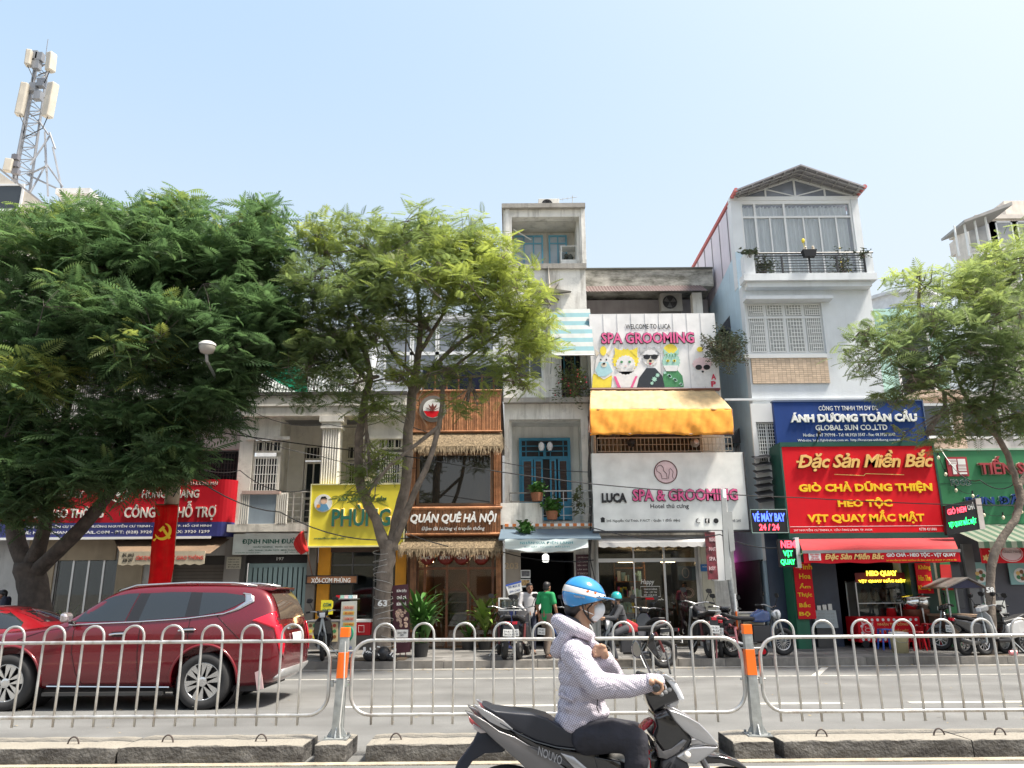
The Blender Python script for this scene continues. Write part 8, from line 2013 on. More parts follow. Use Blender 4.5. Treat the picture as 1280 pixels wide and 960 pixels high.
for s,yy in ((-1,YS-.115),(1,YS+.115)):
    shell('tail_blade',[(592,880),(596,881),(612,890),(630,901),(641,910.5),(641,913.5),(630,911),(612,902),(600,892)],.018,SILL,yy,.006)
    shell('tail_wing',[(581,888),(590,891),(606,900),(624,913),(645,921),(670,936),(700,954),(724,974),(690,982),(664,966),(640,944),(618,925),(600,908),(588,897)],.026,SIL,yy,.012)
    shell('side_panel',[(641,914.5),(668,928),(694,936),(722,940),(748,944),(752,975),(728,975),(700,953),(668,934),(648,922)],.02,GLB,yy+.0,.008)
    shell('side_accent',[(700,940),(716,944),(744,968),(750,980),(736,980),(716,958)],.028,SILL,yy,.006)
    shell('side_accent',[(655,929),(672,934),(700,946),(716,958),(706,957),(680,942)],.029,M('decal_dark',(.05,.05,.055),.3),yy,.004)
    shell('side_fairing',[(742,944),(775,950),(800,962),(800,985),(752,985)],.03,GLB,yy,.01)
let(fs_,'NOUVO',672,931,702,943,YS-.146,M('decal_grey',(.3,.3,.31),.3),.012,.3,depth=.003,slope=-.42)
shell('tail_core',[(600,896),(640,915),(700,938),(745,945),(745,975),(700,962),(660,945),(620,922),(602,908)],.10,GLB)
shell('tail_light',[(584.5,897),(590,901),(606,911),(604,915),(592,911),(586,905)],.06,M('tail_lens',(.5,.08,.09),.1,var=0,coat=1),YS,.01)
shell('tail_lens_clear',[(590,906),(604,914),(612,918),(600,919),(591,913)],.07,M('lens_clear',(.62,.55,.55),.08,var=0,coat=1),YS,.008)
shell('rear_fender',[(597,916),(606,914),(622,921),(637,938),(628,944),(606,945),(590,955),(578,972),(566,990),(560,984),(570,958),(590,931)],.045,NAVY,YS,.012)
def bigwheel(px,py,r,name='wheel'):
    q = bpy.data.objects.new(name,None); COL.objects.link(q); q.parent = fs_; c = W(px,py,YS); c.z = r; q.location = c-ORG[fs_.name]; ORG[q.name] = c
    N_ = 48; wd = .055
    TU([(c.x+(r-wd)*math.cos(a*2*math.pi/N_),YS,r+(r-wd)*math.sin(a*2*math.pi/N_)) for a in range(N_)],wd,12,closed=1).B('tyre',RUBBER,q,smooth=1)
    m = MB(); m.tube([(c.x+(r-.10)*math.cos(a*2*math.pi/N_),YS,r+(r-.10)*math.sin(a*2*math.pi/N_)) for a in range(N_)],.02,8,closed=1)
    for k in range(5): a = k*1.2566; m.tube([(c.x,YS,r),(c.x+(r-.11)*math.cos(a),YS,r+(r-.11)*math.sin(a))],.018,6)
    m.lathe([(.05,YS-.07),(.05,YS+.07)],(c.x,0,r),14,'y'); m.B('rim',SIL,q)
bigwheel(634,1010,.30); bigwheel(912,1010,.29)
m = MB(); m.tube([W(640,975,YS-.12),W(700,985,YS-.13),W(760,985,YS-.12)],.04,8); m.B('swing_arm',NAVY,fs_)
TU([W(600,1000,YS-.18),W(660,992,YS-.18),W(720,1010,YS-.15)],[.05,.05,.02],12).B('exhaust',GLB,fs_,smooth=1)
shell('floor_tunnel',[(745,948),(790,955),(822,938),(834,950),(830,1000),(745,1000)],.09,GLB,YS,.02)
BX(PX(745,990,YS),PX(835,990,YS),YS-.2,YS+.2,.27,.31).B('floorboard',GLB,fs_,bevel=.01)
shell('leg_shield',[(817,893),(834,886),(846,896),(858,912),(866,924),(858,938),(846,950),(836,985),(822,985),(830,940),(815,920),(820,907)],.15,GLB,YS,.03)
for s,yy in ((-1,YS-.125),(1,YS+.125)):
    shell('front_panel',[(833,885),(842,887),(858,894),(872,902),(885,915),(896,929),(896,931),(882,929),(864,921),(852,911),(840,898)],.05,SILL,yy*1.0,.02)
    shell('front_lower_panel',[(843,944),(852,938),(861,932),(880,930.5),(896,931.5),(888,939),(878,946),(868,953),(858,952),(850,948)],.05,SILL,yy,.012)
    shell('inner_trim',[(817,926),(826,938),(838,934),(853,922),(858,924),(848,938),(832,948),(822,946)],.035,SIL,yy,.006)
    shell('radiator_cover',[(826,950),(842,942),(858,952),(862,962),(850,975),(826,975)],.03,M('cover_dark',(.06,.06,.065),.4,metal=.4),yy,.006)
    m = MB()
    for k in range(4): a = W(836+k*5,949+k*4,yy-.035*-s*-1); b_ = W(826+k*6,962+k*4,yy-.035*-s*-1); a.y = b_.y = yy+s*.034; m.tube([a,b_],.008,5)
    m.B('cover_slot',INK,fs_)
c = W(859,943.5,YS-.185); MB().lathe([(.021,0),(.019,-.012),(.0,-.015)],tuple(c),16,'y').B('turn_signal',M('lens_pale',(.7,.66,.6),.1,var=0,coat=1),fs_,smooth=1)
shell('front_fender',[(870,951),(884,947.5),(900,947),(915,950.5),(930,956),(942,966),(930,964),(905,957),(880,958)],.06,GLB,YS,.02)
TU([W(872,940,YS-.08),W(912,1010,YS-.08)],.02,8).B('fork',SIL,fs_); TU([W(872,940,YS+.08),W(912,1010,YS+.08)],.02,8).B('fork',SIL,fs_)
shell('handlebar_cowl',[(806,867),(815,862),(825,856),(829,847),(841,850),(850,862),(853,875),(838,882),(826,888),(818,893),(811,881)],.10,GLB,YS,.02)
shell('headlight',[(829,845),(838,846),(847,855),(853,866),(857,876),(850,877),(846,868),(838,856)],.115,M('headlight_glass',(.7,.72,.74),.06,var=0,coat=1),YS,.012)
shell('headlight_bezel',[(824,844),(832,842),(842,848),(847,854),(838,851),(828,849)],.12,SILL,YS,.006)
shell('cowl_vent',[(836,878),(846,874),(851,878),(847,885),(838,884)],.09,SILL,YS,.006)
m = MB()
for k in range(3): m.ell(tuple(W(827+k*5,868-k*3,YS-.105)),(.016,.008,.012),8,6)
m.B('switch_buttons',M('switch_grey',(.3,.3,.3),.4),fs_,smooth=1)
GR = W(819,858.5,4.70)
TU([(GR.x+.05,YS,GR.z-.02),(GR.x+.03,YS-.15,GR.z+.01),(GR.x,4.74,GR.z)],.014,8).B('handlebar',GLB,fs_)
TU([(GR.x,4.82,GR.z),(GR.x-.005,4.655,GR.z)],.018,12).B('grip',RUBBER,fs_,smooth=1)
MB().lathe([(.022,4.65),(.022,4.635),(.012,4.63)],(GR.x-.005,0,GR.z),14,'y').B('bar_end',GLB,fs_)
TU([(GR.x+.03,YS+.15,GR.z+.01),(GR.x,5.32,GR.z+.01)],.018,10).B('grip',RUBBER,fs_)
TU([(GR.x+.07,4.82,GR.z+.005),(GR.x+.06,4.70,GR.z+.0),(GR.x+.055,4.66,GR.z-.01)],.006,6).B('brake_lever',ALU,fs_)
def mirror(stem,c,rx,rz,mat,rot=0):
    TU(stem,.006,6).B('mirror_stem',GLB,fs_)
    m = MB(); pr = [(rx*math.cos(a*.393)*(1-.25*math.sin(a*.393)),rz*math.sin(a*.393)) for a in range(16)]
    cr_,sr_ = math.cos(rot),math.sin(rot)
    pr = [(x*cr_-z*sr_,x*sr_+z*cr_) for x,z in pr]
    m.loft([[(c.x+x*k,c.y+y,c.z+z*k) for x,z in pr] for y,k in ((-.012,.85),(-.004,1),(.02,.95),(.035,.5))])
    m.B('mirror',GLB,fs_,smooth=False,bevel=.004)
    MB().loft([[(c.x+x*.84,c.y-.0135,c.z+z*.84) for x,z in pr],[(c.x+x*.84,c.y-.012,c.z+z*.84) for x,z in pr]]).B('mirror_glass',mat,fs_)
mirror([W(813,842,4.78),W(806,826,4.76),W(799,811,4.74)],W(795,811,4.72),.026,.050,M('mirror_face',(.25,.24,.22),.15,metal=.6,var=0),.12)
shell('far_mirror',[(824,815),(826,804),(830,796),(833,797),(833,806),(836,815),(843,834),(838,832),(828,820)],.03,GLB,5.32,.006)
TU([W(838,842,5.2),W(835,826,5.28),W(832,815,5.32)],.007,6).B('mirror_stem',GLB,fs_)
shell('red_insert',[(803,915),(812,905),(820,902),(819,908),(811,915),(805,919)],.06,M('insert_red',(.5,.01,.03),.25,coat=1),YS+.02,.008)
hh = thing('spare_helmet',W(790,950,YS+.02),'white helmet with red stripes hanging inside the scooter leg shield behind the knee','helmet')
c = W(788,955,YS+.02); m = MB(); m.lathe([(.0,.155),(.06,.148),(.115,.11),(.15,.04),(.155,-.03),(.145,-.10)],tuple(c),28,cap=0); m.B('shell',M('helmet_white',(.7,.69,.67),.18,var=0,coat=1),hh,smooth=1)
for dx,dz in ((.095,.02),(.125,.015)):
    m = MB(); ang = math.acos(min(1,dx/.155)); yy = c.y-math.sqrt(max(0,.158**2-dx**2)); m.loft([[(c.x+dx-.01,yy,c.z-.04+dz),(c.x+dx+.01,yy+.006,c.z-.04+dz),(c.x+dx+.01,yy+.016,c.z-.04+dz),(c.x+dx-.01,yy+.012,c.z-.04+dz)],[(c.x+dx-.012,yy+.02,c.z+.075+dz),(c.x+dx+.006,yy+.025,c.z+.075+dz),(c.x+dx+.006,yy+.035,c.z+.075+dz),(c.x+dx-.012,yy+.03,c.z+.075+dz)]]).B('red_stripe',RED,hh)
m = MB(); m.ell((c.x-.12,c.y-.11,c.z-.01),(.035,.02,.04),10,8); m.B('red_patch',RED,hh,smooth=1)
JK = bpy.data.materials.new('houndstooth'); JK.use_nodes = True; MATS['houndstooth'] = JK
n_,L = JK.node_tree.nodes,JK.node_tree.links; b = n_['Principled BSDF']; b.inputs['Roughness'].default_value = .75
tc = n_.new('ShaderNodeTexCoord'); mp = n_.new('ShaderNodeMapping'); mp.inputs['Rotation'].default_value = (0,.3,0); mp.inputs['Scale'].default_value = (1,.12,1); L.new(tc.outputs['Object'],mp.inputs[0])
ck = n_.new('ShaderNodeTexChecker'); ck.inputs['Scale'].default_value = 125; ck.inputs['Color1'].default_value = (.70,.66,.74,1); ck.inputs['Color2'].default_value = (.08,.07,.10,1); L.new(mp.outputs[0],ck.inputs[0])
wv = n_.new('ShaderNodeTexChecker'); wv.inputs['Scale'].default_value = 46; wv.inputs['Color1'].default_value = (1,1,1,1); wv.inputs['Color2'].default_value = (.62,.6,.66,1); L.new(mp.outputs[0],wv.inputs[0])
mx = n_.new('ShaderNodeMixRGB'); mx.blend_type = 'MIX'; mx.inputs[0].default_value = .52; L.new(ck.outputs[0],mx.inputs[1]); mx.inputs[2].default_value = (.50,.46,.53,1); L.new(mx.outputs[0],b.inputs['Base Color'])
no = n_.new('ShaderNodeTexNoise'); no.inputs['Scale'].default_value = 6; no.inputs['Detail'].default_value = 3; no.inputs['Distortion'].default_value = 2.2
bp = n_.new('ShaderNodeBump'); bp.inputs['Strength'].default_value = .8; bp.inputs['Distance'].default_value = .035; L.new(tc.outputs['Object'],no.inputs[0]); L.new(no.outputs[0],bp.inputs['Height']); L.new(bp.outputs[0],b.inputs['Normal'])
rd_ = thing('person',(PX(735,915,YS),YS,.72),'scooter rider in checked hooded jacket, blue and white helmet and face mask','person')
q = lambda x,y,Y=YS: W(x,y,Y)
HC = q(730,752)       # head centre
tor = []
for (x,y,rx,ry,rz) in ((722,899,.140,.165,.085),(727,882,.150,.17,.09),(729,864,.152,.172,.09),(728,846,.150,.175,.09),(725,830,.138,.18,.085),(722,816,.110,.175,.07)):
    tor.append([(q(x,y),(rx,ry,rz))])
tor.append([(q(736,890),(.13,.155,.06))])
tor.append([(q(717,905),(.115,.155,.06))])
sR,eR,wR = q(718,818,4.84),q(748,857,4.74),q(822,852,4.715)
tor += [[(sR,.085),(q(733,840,4.78),.078),(eR,.077),(q(785,858,4.73),.064),(wR,.045)]]
tor += [[(q(716,812,4.86),.06),(q(722,805,5.0),.07),(q(716,812,5.14),.06)]]
sL,eL,wL = q(724,817,5.17),q(768,846,5.20),q(757,826,4.98)
tor += [[(sL,.08),(q(748,836,5.2),.07),(eL,.065),(q(764,835,5.08),.055),(q(757,825,4.96),.048)]]
for (a,b_,r) in ((q(742,848,4.70),q(762,846,4.70),.016),(q(744,866,4.69),q(766,866,4.69),.014),(q(776,850,4.69),q(790,868,4.70),.013),(q(738,872,4.86),q(760,866,4.87),.02),(q(708,884,4.87),q(742,893,4.85),.018),(q(700,868,4.88),q(716,876,4.84),.016),(q(798,846,4.69),q(806,862,4.70),.010)):
    tor.append([(a,r),(b_,r*.7)])
blob('jacket',JK,rd_,tor,.009,5,.5)
hoodp = []
for k in range(15):
    a = R_(-200+ k*20);
    x = 718 + 20*math.cos(a); yy = YS + .12*math.sin(a)
    y = 786 + 9*math.cos(a)
    hoodp.append((W(x,y,yy),.034+.018*(1-math.cos(a))*.5))
hd2 = [hoodp,[(q(706,784,4.96),.05),(q(704,786,5.04),.05)],[(q(712,778,4.95),.03),(q(712,778,5.05),.03)],[(q(700,804,4.92),.045),(q(697,813,4.98),.05),(q(700,806,5.08),.045)],[(q(706,797,4.90),.045),(q(700,812,4.92),.045)],[(q(742,806,4.93),.028),(q(752,812,4.95),.022),(q(757,822,4.94),.016)]]
blob('hood',JK,rd_,hd2,.009,4)
blob('hood_lining',M('lining_grey',(.06,.06,.07),.8,bump=.2),rd_,[[(q(716,782,4.945),.05),(q(724,794,5.0),.055),(q(716,782,5.05),.05)],[(q(711,777,4.95),.035),(q(722,782,4.93),.03)]],.010,3)
body = [[(q(724,803),.058),(q(726,786),.054),(HC+V3(-.01,0,-.02),.06)],[(HC+V3(-.005,0,.03),(.098,.078,.10))],[(HC+V3(.035,0,-.055),(.062,.058,.062))],[(HC+V3(.055,0,-.10),(.032,.036,.026))],
        [(HC+V3(.098,0,.0),.013),(HC+V3(.116,0,-.035),.016)],[(HC+V3(-.02,-.078,-.02),(.019,.012,.034))],[(HC+V3(-.02,.078,-.02),(.019,.012,.034))],[(HC+V3(.07,-.035,.0),(.022,.02,.016))]]
blob('body',SKIN,rd_,body,.007,2)
g = GR; hnd = [[(wR+V3(-.01,0,0),.030),(V3(g.x-.03,4.70,g.z+.03),.030)],[(V3(g.x-.022,4.675,g.z+.028),.021),(V3(g.x-.022,4.745,g.z+.030),.023)],[(V3(g.x-.002,4.672,g.z+.036),.014),(V3(g.x-.0,4.75,g.z+.038),.015)]]
for i,(o,l) in enumerate(((4.668,.90),(4.692,1.0),(4.716,1.05),(4.740,.98))):
    hnd.append([(V3(g.x+.002,o,g.z+.036),.0115),(V3(g.x+.034*l,o-.001,g.z+.020),.0112),(V3(g.x+.038*l,o,g.z-.008),.0105),(V3(g.x+.018*l,o+.001,g.z-.031),.0098),(V3(g.x-.006,o+.002,g.z-.030),.009)])
hnd.append([(V3(g.x-.03,4.755,g.z+.02),.014),(V3(g.x-.01,4.772,g.z-.008),.0125),(V3(g.x+.016,4.768,g.z-.024),.0105)])
blob('hand',SKIN,rd_,hnd,.0035,2,.4)
w0 = q(757,822,4.95); c = q(753,813,4.90)
hnd = [[(w0,.027),(c,.030)],[(c+V3(-.005,0,.012),.024),(c+V3(.004,0,-.014),.022)]]
for i in range(4):
    z = .024-.0165*i; l = (.92,1.05,1.0,.82)[i]
    b0 = c + V3(-.012-.004*i,-.012,z)
    hnd.append([(b0,.0105),(b0+V3(-.026*l,-.016,.004),.0102),(b0+V3(-.036*l,.004,-.004),.0095),(b0+V3(-.020*l,.022,-.010),.0085)])
hnd.append([(c+V3(.010,-.018,.022),.012),(c+V3(-.010,-.034,.032),.011),(c+V3(-.030,-.030,.026),.0095)])
blob('hand',SKIN,rd_,hnd,.0035,2,.4)
for (a,b_,r) in ((q(808,852.5,4.715),q(820,852.5,4.713),.047),(q(758,828,4.99),q(756.5,822,4.95),.05)):
    TU([a,a.lerp(b_,.5),b_,b_.lerp(a,.2)],[r*.96,r,r*.93,r*.7],18).B('cuff',JK,rd_,smooth=1)
mk = [[(HC+V3(.078,0,-.055),(.048,.060,.052))],[(HC+V3(.105,0,-.045),(.026,.036,.040))],[(HC+V3(.058,0,-.092),(.040,.05,.030))]]
blob('face_mask',M('mask_white',(.72,.74,.76),.8,var=.05,bump=.3,bs=60),rd_,mk,.006,3)
TU([HC+V3(.05,-.062,-.02),HC+V3(.01,-.083,-.005),HC+V3(-.02,-.088,.01)],.0025,5).B('mask_loop',SIGNW,rd_); TU([HC+V3(.05,-.058,-.075),HC+V3(.01,-.078,-.06),HC+V3(-.02,-.086,-.045)],.0025,5).B('mask_loop',SIGNW,rd_)
for s in (-1,1):
    MB().ell(tuple(HC+V3(.092,s*.033,.018)),(.011,.014,.008),10,8).B('eye',M('eye_dark',(.03,.02,.015),.2),rd_,smooth=1)
    MB().ell(tuple(HC+V3(.096,s*.033,.04)),(.006,.022,.005),8,6).B('eyebrow',HAIR,rd_,smooth=1)
blob('hair',HAIR,rd_,[[(HC+V3(-.05,0,.0),(.075,.084,.075))],[(HC+V3(-.075,0,-.045),(.052,.066,.05))],[(HC+V3(-.01,0,.05),(.09,.085,.06))],[(HC+V3(-.005,-.07,.0),(.016,.012,.04))]],.008,3)
HM = q(730,746); HBL = M('helmet_blue',(.012,.22,.52),.16,var=.04,coat=1); HWH = M('helmet_band',(.76,.73,.70),.2,var=.03,coat=1)
A_,B_,C_ = .138,.118,.128
def hpoint(t,a,k=1.0):   # t: polar from top, a: azimuth (0 = forward +X)
    x,y,z = math.sin(t)*math.cos(a),math.sin(t)*math.sin(a),math.cos(t)
    p = Vector((x*A_*k,y*B_*k,z*C_*k));
    return HM + Vector((p.x*math.cos(.06)+p.z*-math.sin(.06),p.y,p.x*math.sin(.06)*-1+p.z))
def hband(t0,t1,name,mat,k=1.0,n=40,rows=10,par=None):
    m = MB(); vs = []
    for i in range(rows+1):
        for j in range(n):
            a = 2*math.pi*j/n; f0,f1 = t0(a),t1(a); t = f0+(f1-f0)*i/rows; vs.append(hpoint(t,a,k))
    m.add(vs,[(i*n+j,(i+1)*n+j,(i+1)*n+(j+1)%n,i*n+(j+1)%n) for i in range(rows) for j in range(n)])
    o = m.B(name,mat,par or rd_,smooth=1); md = o.modifiers.new('s','SOLIDIFY'); md.thickness = .012; md.offset = -1
    return o
lowr = lambda a: 1.92 - .30*math.cos(a)     # rim lower at the back
b0 = lambda a: 1.22 + .22*math.cos(a); b1 = lambda a: 1.50 + .18*math.cos(a)
hband(lambda a: .001,b0,'helmet',HBL); hband(b0,b1,'helmet_band',HWH,1.004); hband(b1,lambda a: min(lowr(a),2.1),'helmet_lower',HBL)
hband(lambda a: lowr(a)-.03,lambda a: lowr(a)+.015,'helmet_rim',BLACK,1.012,rows=2)
m = MB(); vs = []; n = 14
for i in range(5):
    for j in range(n+1):
        a = R_(-62+124*j/n); t = 1.46; p = hpoint(t+.06,a,1.0+.0); ext = .048*i/4*math.cos(a*1.15)
        vs.append(p + V3(ext*1.25,0,-.10*ext - .9*ext*ext*6))
m.add(vs,[(i*(n+1)+j,i*(n+1)+j+1,(i+1)*(n+1)+j+1,(i+1)*(n+1)+j) for i in range(4) for j in range(n)])
o = m.B('helmet_visor',HBL,rd_,smooth=1); md = o.modifiers.new('s','SOLIDIFY'); md.thickness = .006
for a in (-.55,-.9): c = hpoint(1.52,a,1.02); MB().lathe([(.008,.0),(.006,-.006)],tuple(c),10,'y').B('helmet_rivet',CHROME,rd_)
for (a,t) in ((-1.45,1.30),(-1.1,1.36)):
    c = hpoint(t,a,1.012); MB().ell(tuple(c),(.010,.003,.006),8,5).B('helmet_badge',ORB,rd_)
me = None
let(rd_,'THANH HÀ',717,743,731,746.5,HM.y-.121,M('helm_text',(.3,.28,.28),.4),.01,0,.002,slope=-.12,res=1)
TU([hpoint(1.9,-1.75,.97),HC+V3(-.012,-.082,-.05),HC+V3(.02,-.066,-.10),HC+V3(.052,-.02,-.128)],.006,5).B('chin_strap',BLACK,rd_)
TU([hpoint(1.75,-1.15,.97),HC+V3(.015,-.08,-.04),HC+V3(.02,-.067,-.10)],.005,5).B('chin_strap',BLACK,rd_)
TRM = M('trousers_black',(.018,.018,.026),.75,var=.3,vs=14,bump=1,bs=11)
hR,kR,aR = q(733,922,4.90),q(795,926,4.80),q(788,1010,4.82)
hL,kL,aL = q(733,920,5.10),q(792,916,5.20),q(790,1005,5.18)
blob('trousers',TRM,rd_,[[(q(730,917),(.13,.16,.085))],[(hR,.10),(q(765,920,4.84),.093),(kR,.075),(q(796,950,4.8),.072),(aR,.05)],[(hL,.10),(q(765,916,5.15),.09),(kL,.07),(aL,.05)],[(q(752,917),(.1,.12,.06))]],.010,5)
for a_ in (aR,aL): blob('shoe',BLACK,rd_,[[(a_+V3(-.04,0,-.06),.045),(a_+V3(.14,0,-.075),.038)]],.010,2)
TU([q(744,868,4.832),q(747,876,4.828),q(746,884,4.832),q(749,891,4.84)],.0035,5).B('pocket_zip',INK,rd_)
# ================================================================ street furniture and clutter
def at(px,py,z=SW): Y = max(GY(px,py,z),YK+.35); return Vector((PX(px,py,Y),Y,z))
def stool(px,py,mat,label,grp='plastic stools by the food shop',h=.42,w_=.3):
    p = at(px,py); t = thing('plastic_stool',p,label,'stool',grp)
    MB().loft([[(p.x+sx*w_*.42,p.y+sy*w_*.42,SW+h-.02) for sx,sy in ((-1,-1),(1,-1),(1,1),(-1,1))],[(p.x+sx*w_*.46,p.y+sy*w_*.46,SW+h-.05) for sx,sy in ((-1,-1),(1,-1),(1,1),(-1,1))]][::-1]).B('seat',mat,t,bevel=.01)
    for sx in (-1,1):
        for sy in (-1,1): TU([(p.x+sx*w_*.36,p.y+sy*w_*.36,SW+h-.045),(p.x+sx*w_*.5,p.y+sy*w_*.5,SW)],[.03,.02],4).B('leg',mat,t)
    return t
PRED = M('plastic_red',(.5,.01,.02),.35,var=.05); PBLU = M('plastic_blue',(.05,.12,.5),.35); PPNK = M('plastic_pink',(.75,.28,.3),.4)
stool(1158,811,PRED,'red plastic stool right of the polka-dot cart under the steamer',h=.55)
stool(1147,813,PRED,'red plastic stool close to the cart, in front of the taller one',h=.45)
stool(1166,812,PRED,'red plastic stool farthest from the dotted cart',h=.62)
stool(1109,812,PBLU,'small blue plastic stool left of the yellow bucket',h=.5)
p = at(907,826); t = thing('plastic_chair',p,'pink plastic armchair beside the fryer cart','chair')
BX(p.x-.22,p.x+.22,p.y-.22,p.y+.22,SW+.40,SW+.43).B('seat',PPNK,t,bevel=.01)
m = MB()
for k in range(7): x = -.2+.4*k/6; m.tube([(p.x+x,p.y+.2,SW+.43),(p.x+x*1.05,p.y+.28,SW+.80-.5*x*x)],.014,5)
m.tube([(p.x-.22,p.y+.22,SW+.5),(p.x-.23,p.y+.27,SW+.72),(p.x-.12,p.y+.29,SW+.83),(p.x,p.y+.29,SW+.86),(p.x+.12,p.y+.29,SW+.83),(p.x+.23,p.y+.27,SW+.72),(p.x+.22,p.y+.22,SW+.5)],.022,6)
m.B('backrest',PPNK,t)
for sx in (-1,1):
    TU([(p.x+sx*.24,p.y-.2,SW+.62),(p.x+sx*.24,p.y+.24,SW+.64)],.022,6).B('armrest',PPNK,t)
    for sy in (-1,1): TU([(p.x+sx*.2,p.y+sy*.2,SW+(.62 if sy<0 else .4)),(p.x+sx*.25,p.y+sy*.24,SW)],[.025,.018],6).B('leg',PPNK,t)
p = at(1126,816); t = thing('bucket',p,'cream bucket with white lid standing before the dotted cart','bucket')
MB().lathe([(.17,SW),(.20,SW+.38),(.21,SW+.40)],(p.x,p.y,0),20).B('body',M('bucket_cream',(.55,.48,.28),.5),t,smooth=1)
MB().lathe([(.215,SW+.40),(.215,SW+.44),(.1,SW+.46)],(p.x,p.y,0),20).B('lid',SIGNW,t)
TU([(p.x-.21,p.y-.02,SW+.36),(p.x-.1,p.y-.2,SW+.24),(p.x+.1,p.y-.2,SW+.24),(p.x+.21,p.y-.02,SW+.36)],.006,5).B('handle',ALU,t)
YCt = 20.0
x0,x1 = PX(1073,790,YCt),PX(1152,790,YCt); zt = PZ(771,YCt,1110); zb = PZ(803,YCt,1110)
t = thing('food_cart',((x0+x1)/2,YCt,SW),'red food cart skirt with white dots and a pig drawing','cart')
BX(x0,x1,YCt,YCt+.7,zb,zt).B('body',RED,t,bevel=.02)
m = MB(); nn = 11
for i in range(nn):
    for z in (zb+.07,zt-.07): m.lathe([(.035,0),(.035,.006)],(x0+.1+(x1-x0-.2)*i/(nn-1),YCt-.008,z),10,'y')
for j in (1,2):
    for x in (x0+.1,x1-.1): m.lathe([(.035,0),(.035,.006)],(x,YCt-.008,zb+.07+(zt-zb-.14)*j/3),10,'y')
m.B('dot',SIGNW,t)
let(t,'NHẬN THI CÔNG',1097,778,1135,783,YCt,GOLD,.01,depth=.006); let(t,'VỊT QUAY MẮC MẬT',1099,786,1136,791,YCt,GOLD,.01,depth=.006); let(t,'HEO QUAY NGUYÊN CON',1100,794,1138,797,YCt,GOLD,.006,depth=.005,res=1)
c = W(1085,786,YCt-.01); m = MB(); m.tube([(c.x+.15*math.cos(a*.393),c.y,c.z+.13*math.sin(a*.393)) for a in range(16)],.014,5,closed=1); m.tube([(c.x+.07*math.cos(a*.524),c.y,c.z-.03+.045*math.sin(a*.524)) for a in range(12)],.01,4,closed=1)
for s in (-1,1): m.prism([(c.x+s*.06,c.z+.12),(c.x+s*.15,c.z+.17),(c.x+s*.13,c.z+.06)],c.y-.006,c.y+.002); m.ell((c.x+s*.055,c.y-.004,c.z+.04),(.015,.006,.018),8,5)
m.B('pig_drawing',M('print_pigpink',(.8,.5,.5),.5),t)
for x in (x0+.15,x1-.15): MB().lathe([(.09,YCt-.02),(.09,YCt+.04)],(x,0,SW+.09),16,'y').B('wheel',RUBBER,t)
YC2_ = 20.5
x0,x1 = PX(1070,740,YC2_),PX(1140,740,YC2_); z0,z1 = PZ(771,YC2_,1105),PZ(728,YC2_,1105)
t = thing('display_cabinet',((x0+x1)/2,YC2_,SW),'glass roast-meat cabinet with yellow HEO QUAY letters above the red cart','cabinet')
m = MB()
for x in (x0,x1-.03):
    for y in (YC2_,YC2_+.6): m.box(x,x+.03,y,y+.03,SW,z1+.05)
m.box(x0,x1,YC2_-.002,YC2_+.632,z0-.04,z0); m.box(x0,x1,YC2_-.002,YC2_+.632,z1,z1+.03); m.box(x0,x1,YC2_-.003,YC2_+.02,(z0+z1)/2-.1,(z0+z1)/2-.08)
m.B('frame',ALU,t)
BX(x0+.035,x1-.035,YC2_+.01,YC2_+.016,z0+.002,z1-.002).B('pane',PANE,t)
BX(x0+.031,x1-.031,YC2_+.61,YC2_+.62,z0,z1).B('back_panel',DARK2,t)
sgr = MB().rect(1069,716,1137,728,YC2_-.03,.03).B('sign_panel',M('panel_darkred',(.2,.02,.02),.5),t)
YG_ = M('yellow_lit',(.95,.75,.05),.4,var=0,emit=.7)
let(t,'HEO QUAY',1083,713.5,1121,721,YC2_-.035,YG_,.04,depth=.02); let(t,'VỊT QUAY MẮC MẬT',1073,723,1132,729,YC2_-.035,YG_,.035,depth=.02)
for k in range(5):
    p = W(1080+k*12,742+RU(-2,3),YC2_+.3); m = MB(); m.ell((p.x,p.y,p.z),(.1,.08,.17),12,8); m.ell((p.x,p.y,p.z-.2),(.06,.05,.1),10,6); m.tube([(p.x,p.y,p.z+.15),(p.x,p.y,z1)],.008,4)
    l = thing('roast_meat',p,['dark hanging roast nearest the left frame of the glass cabinet','second hanging roast from the left in the glass cabinet','middle hanging roast in the glass cabinet','second hanging roast from the right in the glass cabinet','hanging roast nearest the right frame of the glass cabinet'][k],'roast meat','roasts hanging in the glass cabinet')
    m.B('meat',M('roast_brown',(.10,.03,.012),.3,var=.3,vs=12,coat=.4),l,smooth=1)
p = W(1113,768,YC2_-.1); t = thing('steel_pot',p,'small steel pot on top of the red dotted cart','pot'); zz = z0; MB().lathe([(.12,0),(.12,.2),(.125,.205)],(p.x,YCt+.35,zt+.001),18).B('pot',CHROME,t,smooth=1)
p = at(1150,808); z1_ = PZ(747,p.y,1152); t = thing('steamer',p,'tall brown barrel roaster with a shiny steel lid','roaster')
MB().lathe([(.34,SW+.25),(.35,SW+.9),(.35,z1_-.28)],(p.x,p.y,0),24).B('barrel',M('barrel_copper',(.17,.06,.035),.35,metal=.4,var=.2),t,smooth=1)
MB().lathe([(.37,z1_-.28),(.37,z1_-.05),(.34,z1_)],(p.x,p.y,0),24).B('collar',CHROME,t,smooth=1); MB().lathe([(.44,z1_),(.40,z1_+.04),(.1,z1_+.10),(.03,z1_+.13)],(p.x,p.y,0),24).B('lid',CHROME,t,smooth=1)
